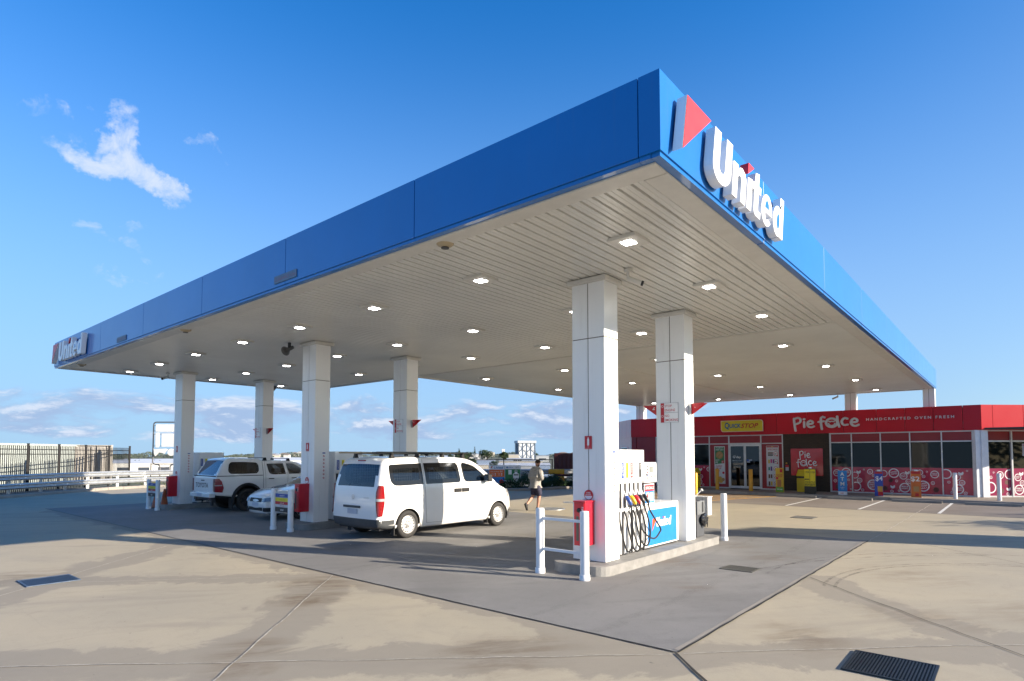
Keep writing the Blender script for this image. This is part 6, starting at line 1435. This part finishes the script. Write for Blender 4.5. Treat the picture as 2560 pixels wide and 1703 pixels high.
# palisade fence
fd = Vector((.692, .722)); F0 = Vector((.9, 34.1)); fm = mat('fence_charcoal', (.018, .018, .020), .7, var=.05, spec=.2)
t = thing('palisade_fence', 'charcoal picket security fence behind the guardrail at the far left', 'fence', (F0.x, F0.y, 0)); NP = 9
for i in range(NP):
    p = F0+fd*2.52*i; q_ = p+fd*2.52
    b = MB(at(t)); b.cbox((p.x, p.y, 1.15), (.10, .10, 2.9)); b.box((p.x-.06, p.y-.06, 2.6), (p.x+.06, p.y+.06, 2.63)); b.build('post', fm, t)
    if i == NP-1: break
    b = MB(at(t)); an = math.atan2(fd.y, fd.x); Mx = Matrix.Translation((p.x, p.y, 0)) @ Matrix.Rotation(an, 4, 'Z')
    for z in (2.28, 2.02, .35): b.box((.05, -.02, z), (2.47, .02, z+.045), 0, Mx)
    for j in range(17): x = .09+j*.144; b.box((x-.017, -.045, .02), (x+.014, -.021, 2.5), 0, Mx)
    b.build('picket_panel', fm, t)
# mesh fence line with thin top rail
def thin_fence(A, B_, h, label, posts=5, z0=-.6):
    t = thing('wire_fence', label, 'fence', (*A, 0), group='low wire fences'); A = Vector(A); B_ = Vector(B_)
    b = MB(at(t)); b.tube([(A.x, A.y, h), (B_.x, B_.y, h)], .022, 6); b.build('top_rail', fm, t)
    for i in range(posts): p = A+(B_-A)*i/(posts-1); b = MB(at(t)); b.cyl((p.x, p.y, z0), (p.x, p.y, h+.04), .03, n=8); b.build('post', fm, t)
    mm = bpy.data.materials.get('wire_mesh')
    if not mm:
        mm = bpy.data.materials.new('wire_mesh'); mm.use_nodes = True; q = NT(mm.node_tree); Pc = q.new('ShaderNodeTexCoord').outputs['Object']; x_, y_, z_ = q.xyz(Pc); u = q.m('ADD', x_, q.m('MULTIPLY', y_, -1)); 
        def bar(e): return q.m('LESS_THAN', q.m('ABSOLUTE', q.m('SUBTRACT', q.m('FRACT', q.m('DIVIDE', e, .07)), .5)), .07)
        q.put(q.n['Principled BSDF'].inputs['Alpha'], q.m('MAXIMUM', bar(q.m('ADD', u, z_)), bar(q.m('SUBTRACT', u, z_)))); q.n['Principled BSDF'].inputs['Base Color'].default_value = (.12, .12, .12, 1)
    b = MB(at(t)); b.add([(A.x, A.y, z0), (B_.x, B_.y, z0), (B_.x, B_.y, h), (A.x, A.y, h)], [(0, 1, 2, 3)]); b.build('wire_mesh', mm, t)
thin_fence((16.2, 48.6), (21.5, 43.5), 1.35, 'low wire fence behind the white board sign at the left', 4); thin_fence((25.8, 26.8), (29.66, 22.2), 1.72, 'tall wire fence behind the gas bottle boards', 3)
# shipping containers
def container(x, y, rz, L, h, col, label, mtn, z=0, doors=True):
    t = thing('shipping_container', label, 'container', (x, y, z), rz, group='shipping containers'); mt = mat(mtn, col, .5, var=.1, grime=.2); W_ = 2.44
    b = MB(); pr = []
    n = int(L/.28)
    for i in range(n):
        a = .08+i*(L-.16)/n; p = (L-.16)/n; pr += [(a, 0), (a+p*.35, 0), (a+p*.5, .035), (a+p*.85, .035)]
    pr.append((L-.08, 0))
    b.grid([[(u, d, .14) for u, d in pr], [(u, d, h-.12) for u, d in pr]], 0, False, flip=True)
    b.grid([[(u, W_-d, .14) for u, d in pr], [(u, W_-d, h-.12) for u, d in pr]], 0, False); b.build('corrugated_wall', mt, t)
    b = MB()
    for (y0, y1) in ((-.012, .08), (W_-.08, W_+.012)):
        b.box((0, y0, 0), (L, y1, .14)); b.box((0, y0, h-.12), (L, y1, h))
        for x0 in (-.01, L-.09): b.box((x0, y0-.003, .0), (x0+.10, y1+.003, h+.003))
    b.box((0, .08, h-.05), (L, W_-.08, h-.02)); b.build('frame_and_roof', mt, t)
    b = MB(); b.box((L-.02, .08, .1), (L+.01, W_-.08, h-.08)); b.build('end_wall', mt, t)
    b = MB()
    for j in (0, 1): b.box((-.0, .09+j*1.14, .12), (.045, 1.20+j*1.14, h-.12))
    for j in range(12): b.box((-.012, .12, .25+j*(h-.5)/12), (.0, 1.17, .29+j*(h-.5)/12)); b.box((-.012, 1.27, .25+j*(h-.5)/12), (.0, 2.30, .29+j*(h-.5)/12))
    b.build('doors', mt, t)
    b = MB()
    for y0 in (.35, .9, 1.5, 2.05): b.cyl((-.04, y0, .1), (-.04, y0, h-.1), .018, n=8)
    b.build('lock_rods', darksteel, t)
container(1.53, 40.8, R(35), 12.6, 2.68, (.33, .37, .36), 'long white shipping container seen through the picket fence', 'container_white')
container(13.55, 47.5, R(77), 6, 2.68, (.42, .40, .37), 'sunlit white shipping container behind the right part of the fence', 'container_cream')
container(31.36, 23.2, R(-56), 6, 1.98, (.085, .018, .022), 'dark maroon slatted shipping container behind the hedge', 'container_maroon', z=.15)
# frame sign with white boards
t = thing('frame_sign', 'curved grey frame on two legs carrying blank white boards', 'sign', (15.55, 43.85, 0)); Ms = Matrix.Rotation(R(-48), 4, 'Z'); wb = mat('board_white', (.78, .76, .72), .6, var=.05, grime=.15)
b = MB(Ms); fp = [(-.33, .2), (-.33, 1.2)]+[(-.33-.17+.17*math.cos(R(a)), 1.2+.17*math.sin(R(a))) for a in (30, 60, 90)]+[(-.62, 1.38), (-.74, 1.42), (-.82, 1.52)]+[(-.82, 4.0)]+[(-.82+.18-.18*math.cos(R(a)), 4.0+.18*math.sin(R(a))) for a in (30, 60, 90)]
fp = fp+[(-x, z) for x, z in fp[::-1]]; b.tube([(x, 0, z) for x, z in fp], .04, 8)
for z in (3.95, 3.6, 3.38, 2.6, 2.36, 1.95): b.tube([(-.8, .03, z), (.8, .03, z)], .016, 6)
b.build('tube_frame', mat('frame_grey', (.12, .12, .125), .5, .4), t)
Mf = Ms @ frame((0, -.05, 0), (1, 0, 0), (0, 0, 1))
for nm, P_ in (('top_board', rrect(-.62, 3.55, .62, 4.03, .06)), ('narrow_board', rrect(-.62, 2.5, -.40, 3.48, .08)), ('square_board', rrect(-.22, 2.55, .62, 3.42, .03)),
        ('arched_board', [(-.72, 2.38), (.05, 2.42), (.18, 2.36), (-.05, 2.08), (-.12, 2.14), (-.38, 2.16), (-.52, 2.02), (-.62, 1.92), (-.70, 2.12)]), ('disc_board', arc(.42, 2.18, .24, 0, 340, 16))):
    b = MB(Mf); b.prism(P_, -.02, .05); b.build(nm, wb, t, bev=.015)
# gas exchange boards
def gboard(x, y, rz, label, fn):
    t = thing('gas_board', label, 'sign', (x, y, 0), rz, group='gas bottle boards by the hedge'); b = MB(); b.box((-.45, 0, .28), (.45, .03, 1.42)); b.box((-.4, .03, 0), (-.36, .06, 1.3)); b.box((.36, .03, 0), (.40, .06, 1.3)); b.build('board', mat('board_back', (.45, .5, .55), .5), t)
    b = MB(FY(0, -.002, 0)); fn(b); b.build('print', [signwhite, orange, skyblue, signred, green, black, mat('print_blue', (.015, .16, .42), .4)], t)
def g1(b):
    b.quad(-.43, 1.18, .43, 1.40, 0, 0); b.quad(-.43, .76, .43, 1.17, 0, 1); b.quad(-.43, .42, .43, .755, 0, 2); b.quad(-.43, .29, .43, .415, 0, 0)
    b.prism([(-.34, 1.22), (-.22, 1.36), (-.34, 1.36)], .001, .003, 3); b.text('United', .13, Matrix.Translation((.10, 1.225, .002)), 6, off=.03, shear=.25, fit=.52)
    b.text('9 Kg Exchange', .06, Matrix.Translation((-.12, 1.04, .002)), 0, fit=.48); b.text('$42', .09, Matrix.Translation((.26, 1.03, .002)), 0, fit=.15)
    for i in range(2): b.text('REFILL', .04, Matrix.Translation((-.22, .93-.08*i, .002)), 0); b.text('SWAP', .04, Matrix.Translation((.12, .93-.08*i, .002)), 0); b.quad(-.12, .92-.08*i, -.06, .97-.08*i, .002, 0); b.quad(.24, .92-.08*i, .30, .97-.08*i, .002, 0)
    b.prism([(.27, .30), (.42, .48), (.27, .67), (.12, .48)], .001, .004, 3); b.disc((.27, .52, .005), .035, 5, 10)
def g2(b):
    b.quad(-.43, 1.20, .43, 1.40, 0, 0); b.quad(-.43, .57, .43, 1.195, 0, 4); b.quad(-.43, .29, .43, .565, 0, 0); b.disc((-.32, 1.30, .002), .05, 6, 16); b.text('KLEENGAS', .06, Matrix.Translation((-.12, 1.27, .002)), 6, fit=.28); b.text('LPG', .08, Matrix.Translation((.26, 1.27, .002)), 5)
    b.quad(-.25, .90, -.06, 1.16, .002, 0); b.prism(rrect(.02, .63, .36, .96, .07), .001, .004, 0); b.prism(rrect(.08, .59, .30, .64, .02), .001, .004, 0); b.prism([(.10, .95), (.28, .95), (.26, 1.05), (.12, 1.05)], .001, .004, 0); b.ring((.19, 1.09, .002), .05, .075, 0, 16); b.quad(.06, .84, .33, .91, .006, 5)
gboard(25.66, 23.1, R(-47), 'orange and blue United gas bottle exchange board behind the van nose', g1); gboard(26.24, 22.40, R(-47), 'green and white board picturing a white gas bottle', g2)
# ------------------------------------------------------------ leaves
def leafmat(name, c1, c2):
    mt = bpy.data.materials.new(name); mt.use_nodes = True; q = NT(mt.node_tree); P_ = q.new('ShaderNodeTexCoord').outputs['Object']
    c = q.mix(q.ss(q.noise(P_, 2.2, 4, .7), .3, .7), c1, c2); q.put(q.n['Principled BSDF'].inputs['Base Color'], c); q.n['Principled BSDF'].inputs['Roughness'].default_value = .6; q.n['Principled BSDF'].inputs['Specular IOR Level'].default_value = .3
    return mt
lf = leafmat('hedge_leaf', (.012, .03, .012), (.035, .075, .02)); lt2 = leafmat('tree_leaf', (.018, .035, .014), (.06, .085, .03)); bark = mat('bark', (.08, .06, .045), .9, var=.3)
def leaves(b, pts, s_, k, flat=.5):
    for p in pts:
        a = k.uniform(0, 2*PI); e = k.uniform(-.8, .8); u = Vector((math.cos(a)*math.cos(e), math.sin(a)*math.cos(e), math.sin(e))); v = u.orthogonal().normalized()*k.uniform(.4, .7); w_ = s_*k.uniform(.6, 1.4)
        p = Vector(p); b.add([p-u*w_, p+v*w_*flat, p+u*w_, p-v*w_*flat], [(0, 1, 2, 3)])
HL = [(25.7, 23.2), (26.4, 22.0), (28.2, 21.5), (30.5, 21.3), (33.5, 21.3)]
k = random.Random(21); b = MB()
for i in range(len(HL)-1):
    A = Vector(HL[i]); B_ = Vector(HL[i+1]); L = (B_-A).length
    for j in range(int(L*1500)):
        t_ = k.random(); p = A+(B_-A)*t_; o = k.uniform(-.35, .55); hh = .52+.16*math.sin(p.x*3.1)+.1*math.sin(p.y*7)
        if k.random() < .12: hh += .2
        leaves(b, [(p.x+o*.5, p.y+o, .12+hh*k.random()**.6)], .055, k, .8)
b.build('low_hedge', lf, label='low dark green shrub bed behind the kerb', cat='shrubs', kind='stuff')
b = MB(); P0 = off(KL[8:], .27); P1 = off(KL[8:], 1.9); b.grid([[(*p, .12) for p in P0], [(*p, .16) for p in P1]], 0, False); b.build('garden_bed_soil', soil, kind='structure')
def tree(x, y, z, h, r_, label, kind='round', n=900, ls=.3, group='trees on the far slope'):
    t = thing('tree', label, 'tree', (x, y, z), group=group); k = random.Random(int(x*7+y)); b = MB()
    b.tube([(0, 0, -1), (0, 0, h*.3), (r_*.1, 0, h*.6)], [h*.035, h*.028, h*.012], 7)
    for i in range(4): a = i*1.6+.4; b.tube([(0, 0, h*.3), (r_*.4*math.cos(a), r_*.4*math.sin(a), h*.6)], [h*.018, h*.008], 5)
    b.build('trunk', bark, t); b = MB(); cl = [(k.uniform(-.6, .6)*r_, k.uniform(-.6, .6)*r_, h*(.45+.4*k.random()), r_*k.uniform(.35, .6)) for _ in range(9)] if kind == 'round' else [(0, 0, h*(.15+.8*i/11), r_*(1.05-i/12)) for i in range(12)]
    pts = []
    for _ in range(n):
        c_ = cl[k.randrange(len(cl))]; a = k.uniform(0, 2*PI); e = math.asin(k.uniform(-1, 1)); q_ = c_[3]*k.uniform(.65, 1)
        pts.append((c_[0]+q_*math.cos(a)*math.cos(e), c_[1]+q_*math.sin(a)*math.cos(e), c_[2]+q_*math.sin(e)*(.75 if kind == 'round' else .15)))
    leaves(b, pts, ls, k, .7); b.build('crown', lt2, t); return t
# ------------------------------------------------------------ distant buildings
def tz(r_):
    for (a, za), (c, zc) in zip(TERR, TERR[1:]):
        if a <= r_ <= c: return za+(zc-za)*(r_-a)/(c-a)
    return -8
cols = {'white': (.60, .60, .58), 'cream': (.55, .50, .42), 'blue': (.30, .38, .52), 'grey': (.38, .40, .42), 'roofw': (.55, .58, .62), 'brown': (.25, .20, .16)}
dm = {k_: mat('far_'+k_, v, .6, var=.08, vs=.1) for k_, v in cols.items()}; farwin = mat('far_window', (.05, .06, .08), .2)
def shed(x, y, w_, zt, wall, roof, label, dep=None, rise=.12, rot=None):
    r_ = math.hypot(x, y); z = tz(r_)-.6; dep = dep or w_*.6; az = math.atan2(y, x); rz = az-PI/2 if rot is None else rot; h = zt-z; rr = min(1.3, dep*rise*.5)
    t = thing('industrial_shed', label, 'building', (x, y, z), rz, group='industrial sheds beyond the site')
    b = MB(); b.box((-w_/2, 0, 0), (w_/2, dep, h-rr)); b.add([(-w_/2, 0, h-rr), (-w_/2, dep, h-rr), (-w_/2, dep/2, h-.03)], [(0, 2, 1)]); b.add([(w_/2, 0, h-rr), (w_/2, dep, h-rr), (w_/2, dep/2, h-.03)], [(0, 1, 2)]); b.build('wall', dm[wall], t)
    b = MB(); e = .15; b.add([(-w_/2-e, -e, h-rr+.02), (w_/2+e, -e, h-rr+.02), (w_/2+e, dep/2, h), (-w_/2-e, dep/2, h), (-w_/2-e, dep+e, h-rr+.02), (w_/2+e, dep+e, h-rr+.02)], [(0, 1, 2, 3), (3, 2, 5, 4)]); b.build('roof', dm[roof], t)
    n = max(1, int(w_/5)); b = MB()
    for i in range(n): u = -w_/2+w_*(i+.5)/n; b.box((u-w_/n*.28, -.05, h*.45), (u+w_/n*.28, -.01, h*.62))
    b.build('window_strip', farwin, t)
SH = [(188.3, 242.1, 82.9, .45, 'white', 'roofw', 'long white shed with pale roof seen over the van'), (129.8, 249.3, 38.5, .9, 'white', 'roofw', 'white roofed shed seen over the pickup'), (132.6, 354.6, 51.1, -.1, 'grey', 'roofw', 'pale low shed seen between sign frame and column'),
      (75.4, 220.8, 22.9, .1, 'white', 'roofw', 'low white shed behind the frame sign'), (60, 260, 40, .2, 'cream', 'grey', 'cream shed far behind the picket fence end'), (168.7, 156.7, 9.5, .25, 'blue', 'roofw', 'blue-walled shed with white edge right of the van mirror'), (150, 172, 22, -.2, 'blue', 'roofw', 'long blue-grey shed above the van bonnet'),
      (232.4, 189.8, 22, -.2, 'cream', 'grey', 'cream warehouse below the tall tower'), (147.1, 120.3, 19, -.55, 'blue', 'roofw', 'wide pale blue roof behind the walking man'), (123.2, 117.6, 8, -.55, 'cream', 'roofw', 'small cream shed just left of the gas boards'), (306.4, 288.1, 10.6, 2.9, 'white', 'roofw', 'white gabled shed on the slope above the van'), (291.4, 243.8, 6.6, 2.6, 'cream', 'grey', 'cream brick building left of the tower foot'),
      (335.2, 254.0, 9, 1.7, 'white', 'roofw', 'white hipped building right of the tower foot'), (243.1, 270.2, 17, .9, 'grey', 'roofw', 'grey shed behind the roof racks'), (309.5, 315.5, 26, 1.6, 'cream', 'roofw', 'wide cream roof over the van windscreen'), (98, 200, 34, -.6, 'blue', 'roofw', 'flat blue roofs seen past the pickup'), (250, 205, 14, .4, 'white', 'grey', 'white shed partly behind the walking man'), (118, 96, 9, -.4, 'grey', 'roofw', 'low roof behind the hedge and fence')]
for s_ in SH: shed(s_[0], s_[1], s_[2], s_[3], s_[4], s_[5], s_[6])
k = random.Random(4)
HN = ['cream house with tan roof', 'white house with grey roof', 'pale brick house', 'white two-storey house', 'small cream villa', 'white cottage']
for i, (px, py, w_, h) in enumerate(((265, 492, 4.5, .9), (272, 489, 4.5, 1.1), (370, 646, 6, 3.2), (385, 659, 7, 4.6), (352, 640, 7, 2.4), (300, 560, 9, 1.2), (520, 470, 9, 4.0), (545, 430, 10, 3.6), (575, 405, 11, 3.4), (500, 500, 8, 3.0), (470, 545, 9, 2.4), (560, 380, 9, 3.0))):
    r_ = math.hypot(px, py); z = tz(r_)-.5; t = thing('far_house', HN[i % 6]+(' on the hill line left of the second column', ' near the hill crest', ' on the hill right of the tower', ' low on the slope behind the van', ' beside the dark trees on the hill', ' at the end of the far ridge')[(i*5) % 6], 'house', (px, py, z), math.atan2(py, px)-PI/2+k.uniform(-.3, .3), group='houses on the far ridge'); H_ = max(2.5, h+2-z)
    b = MB(); b.box((-w_/2, 0, 0), (w_/2, 7, H_-1)); b.build('wall', dm['white' if i % 2 else 'cream'], t); b = MB(); b.add([(-w_/2-.3, -.3, H_-1), (w_/2+.3, -.3, H_-1), (w_/2+.3, 7.3, H_-1), (-w_/2-.3, 7.3, H_-1), (-w_/5, 3.5, H_+.3), (w_/5, 3.5, H_+.3)], [(0, 1, 5, 4), (1, 2, 5), (2, 3, 4, 5), (3, 0, 4)]); b.build('roof', dm['brown' if i % 3 else 'grey'], t)
# braced tower
t = thing('braced_tower_building', 'tall white building with grey cross-braced steel frame and flat cap', 'tower', (375, 300, -3.5), R(-38)); W_, D_, H_ = 13.6, 12, 17.2; bw = mat('tower_white', (.74, .76, .78), .5, var=.04, vs=.3); bf = mat('tower_steel', (.14, .17, .21), .5)
b = MB(); b.box((-W_/2, 0, 0), (W_/2, D_, H_-2)); b.build('wall', bw, t); b = MB(); b.box((-W_/2-.9, -.9, H_-2), (W_/2+.9, D_+.9, H_)); b.build('cap', mat('tower_cap', (.48, .51, .55), .5), t); b = MB()
for i in range(5): x = -W_/2+W_*i/4; b.box((x-.2, -.45, 0), (x+.2, -.15, H_-2))
for z in (4, 9): b.box((-W_/2, -.42, z-.08), (W_/2, -.2, z+.08))
for (x0, x1) in ((-W_/2, 0), (0, W_/2)):
    for (z0, z1) in ((0, 7.4), (7.4, 14.8)): b.tube([(x0, -.5, z0), (x1, -.5, z1)], .2, 4); b.tube([(x1, -.5, z0), (x0, -.5, z1)], .2, 4)
for i in range(6): y = D_*i/5; b.box((-W_/2-.45, y-.15, 0), (-W_/2-.15, y+.15, H_-2))
for i in range(7): b.box((-W_/2-.8, 0, 1+i*2), (-W_/2-.2, D_, 1.15+i*2))
b.build('steel_frame', bf, t)
t = thing('water_tower', 'small white tower with dark window on the hill crest', 'tower', (528.8, 458.8, -3), R(-40)); b = MB(); b.box((-1.5, 0, 0), (1.9, 3, 12)); b.build('wall', bw, t); b = MB(); b.box((-.6, -.1, 8), (1, -.02, 9.4)); b.box((-.2, -.1, 4.5), (.9, -.02, 5.5)); b.build('window', farwin, t)
def mast(x, y, z0, h, label, arms=True):
    t = thing('light_mast', label, 'light pole', (x, y, z0), math.atan2(y, x)-PI/2, group='tall floodlight poles among the sheds'); b = MB(); b.cyl((0, 0, 0), (0, 0, h), .12, .06, 8); b.build('pole', mat('mast_white', (.6, .62, .65), .5), t)
    b = MB(); b.box((-.9, -.05, h-.1), (.9, .05, h))
    for u in (-.8, -.3, .3, .8): b.box((u-.18, -.25, h-.02), (u+.18, .1, h+.22))
    b.build('lamp_heads', darksteel, t)
mast(112, 92.5, -6, 6.6, 'floodlight pole rising behind the walking man'); mast(90, 92, -6, 8.2, 'floodlight pole above the van bonnet'); mast(86, 80.5, -6, 5.0, 'short pole with dark lamp heads left of the gas boards')
for (x, y, h, r_, lb, kd) in ((262, 240, 6.5, 5, 'dark round tree left of the tower on the slope', 'round'), (255, 250, 5.5, 4.4, 'broad dark fig tree beside the white gabled shed', 'round'), (283, 245, 6, 2.6, 'tall bushy tree near the small white tower', 'round'), (300, 258, 5.5, 2.6, 'olive tree just left of the braced tower', 'round'), (420, 330, 6, 6, 'dark trees right of the braced tower', 'round'), (205, 205, 6, 3.4, 'grey-green tree above the van windscreen', 'round'), (215, 222, 5.0, 3, 'bushy tree above the van roof rack', 'round'), (150, 144, 5.3, 2.3, 'feathery tree in front of the blue shed', 'round'), (136, 122, 5, 1.5, 'small dark tree left of the gas boards', 'round'), (108, 91, 4.2, .8, 'small palm-like tree beside the floodlight pole', 'round')):
    tree(x, y, tz(math.hypot(x, y)), h*(1.35 if h > 4.5 else 1), r_, lb, kd, 2200, .36 if r_ > 1.6 else .16)
for i, (x, y, h) in enumerate(((445, 425, 12), (452, 455, 10), (492, 300, 9), (430, 432, 8))): tree(x, y, tz(math.hypot(x, y)), h, 1.7, ('tall thin pine on the ridge left of the small tower', 'second thin pine on the ridge, the shorter', 'thin pine right of the braced tower', 'slender pine farthest left on the ridge')[i], 'pine', 500, .5)
# wooded ridge in the far distance
k = random.Random(8); b = MB()
for i in range(16000):
    az = R(k.uniform(34, 88)); r_ = k.uniform(560, 860); bump = 1.2+1.2*math.sin(az*37)+1.0*math.sin(az*91+1)+.8*math.sin(az*173)
    x, y = r_*math.cos(az), r_*math.sin(az); z = tz(r_)+max(0, bump+1.6)*k.random()*1.0+.3
    leaves(b, [(x, y, z)], 1.0, k, .9)
b.build('far_woodland', leafmat('far_leaf', (.045, .065, .05), (.09, .10, .07)), label='dark line of trees along the far ridge', cat='woodland', kind='stuff')
b = MB(); k = random.Random(9)
for i in range(900):
    az = R(k.uniform(60, 84)); r_ = k.uniform(330, 420); x, y = r_*math.cos(az), r_*math.sin(az); leaves(b, [(x, y, tz(r_)+k.random()*2.4)], 1.4, k, .8)
b.build('slope_bushes', lt2, label='bushes on the slope beyond the left sheds', cat='bushes', kind='stuff')
b = MB(); k = random.Random(12)      # weeds on the verge
for i in range(2600):
    t_ = k.random(); A = Vector((13, 43.5)); B_ = Vector((23, 37.5)); p = A+(B_-A)*t_+Vector((k.uniform(-1, 1), k.uniform(-1, 1))); leaves(b, [(p.x, p.y, .02+.28*k.random())], .05, k)
b.build('verge_weeds', leafmat('weed_leaf', (.06, .075, .02), (.12, .12, .04)), label='patchy green weeds behind the left guardrail', cat='weeds', kind='stuff')
# ------------------------------------------------------------ what stands outside the picture to the right and behind
t = thing('roadside_price_pylon', 'tall rectangular roadside pylon sign outside the right edge', 'sign', (22.6, -10.6, 0), R(-19))
b = MB(); b.box((-1.35, -.2, 0), (1.35, .2, 5.9)); b.build('pylon_body', skyblue, t)
k = random.Random(31)
def shade_tree(x, y, h, r_, label):
    t = thing('tree', label, 'tree', (x, y, 0)); b = MB(); b.tube([(0, 0, 0), (.1, 0, h*.4), (.2, .1, h*.75)], [.12, .09, .04], 8); b.build('trunk', bark, t); b = MB(); pts = []
    for _ in range(2600):
        a = k.uniform(0, 2*PI); e = math.asin(k.uniform(-.9, 1)); q_ = r_*k.uniform(.3, 1)**.7*(1+.2*math.sin(5*a)); pts.append((q_*math.cos(a)*math.cos(e), q_*math.sin(a)*math.cos(e), h*.66+q_*math.sin(e)*.75))
    leaves(b, pts, .13, k); b.build('crown', lt2, t)
shade_tree(26.5, -9.8, 3.9, 1.9, 'street tree outside the right edge of the picture'); shade_tree(30.5, -11, 4.2, 1.5, 'smaller street tree outside the right edge')
b = MB(); k = random.Random(41)
for i in range(14000):
    y = k.uniform(-50, 60); x = -34+5*math.sin(y*.2)+k.uniform(-3, 3)
    if i % 2: x, y = k.uniform(-34, 70), -44+k.uniform(-3, 3); hh = 7+2*math.sin((x+y)*.45)+1.4*math.sin((x+y)*1.3); leaves(b, [(x, y, hh*k.random()**.8)], .5, k, .8)
b.build('roadside_woodland', lt2, label='belt of trees across the road behind the camera', cat='woodland', kind='stuff')
# ------------------------------------------------------------ survey corrections: metres measured along the site's two axes
bpy.context.view_layer.update()
SHOP = ('shop_building', 'pie_shop_letter_sign', 'slogan_sign', 'quick_stop_sign', 'pie_shop_wall_sign', 'pie_poster', 'specials_poster', 'intercom_plate', 'doormat')
SHEETS = ('forecourt', 'fuel_slab', 'concrete_joint', 'sealed_joint', 'slab_edge', 'slab_joint', 'tyre_marks', 'wheel_tracks', 'parking_bay_surface', 'parking_line', 'yellow_hatching', 'kerb', 'verge', 'footpath', 'garden_bed_soil', 'low_hedge', 'verge_weeds', 'guardrail_buffer', 'guardrail', 'palisade_fence', 'wire_fence')
MOVED = ('shipping_container', 'frame_sign', 'gas_board', 'drain_grate', 'manhole_cover')
for o in list(C.objects):
    if o.parent: continue
    n = o.name.split('.')[0]
    if n in SHOP: o.location.y = o.location.y*.965+.36; o.scale = (1, .965, 1.008)
    elif n in SHEETS: o.location.y = o.location.y*.982+.03; o.location.x *= 1.006; o.scale = (1.006, .982, 1)
    elif n in MOVED: o.location.y = o.location.y*.982+.03; o.location.x *= 1.002
    elif o.location.x > 30 and o.location.x < 34 and n in ('bollard', 'yellow_bin', 'corner_display', 'atm_board', 'wheel_stop'): o.location.x += .19; o.location.y += .06
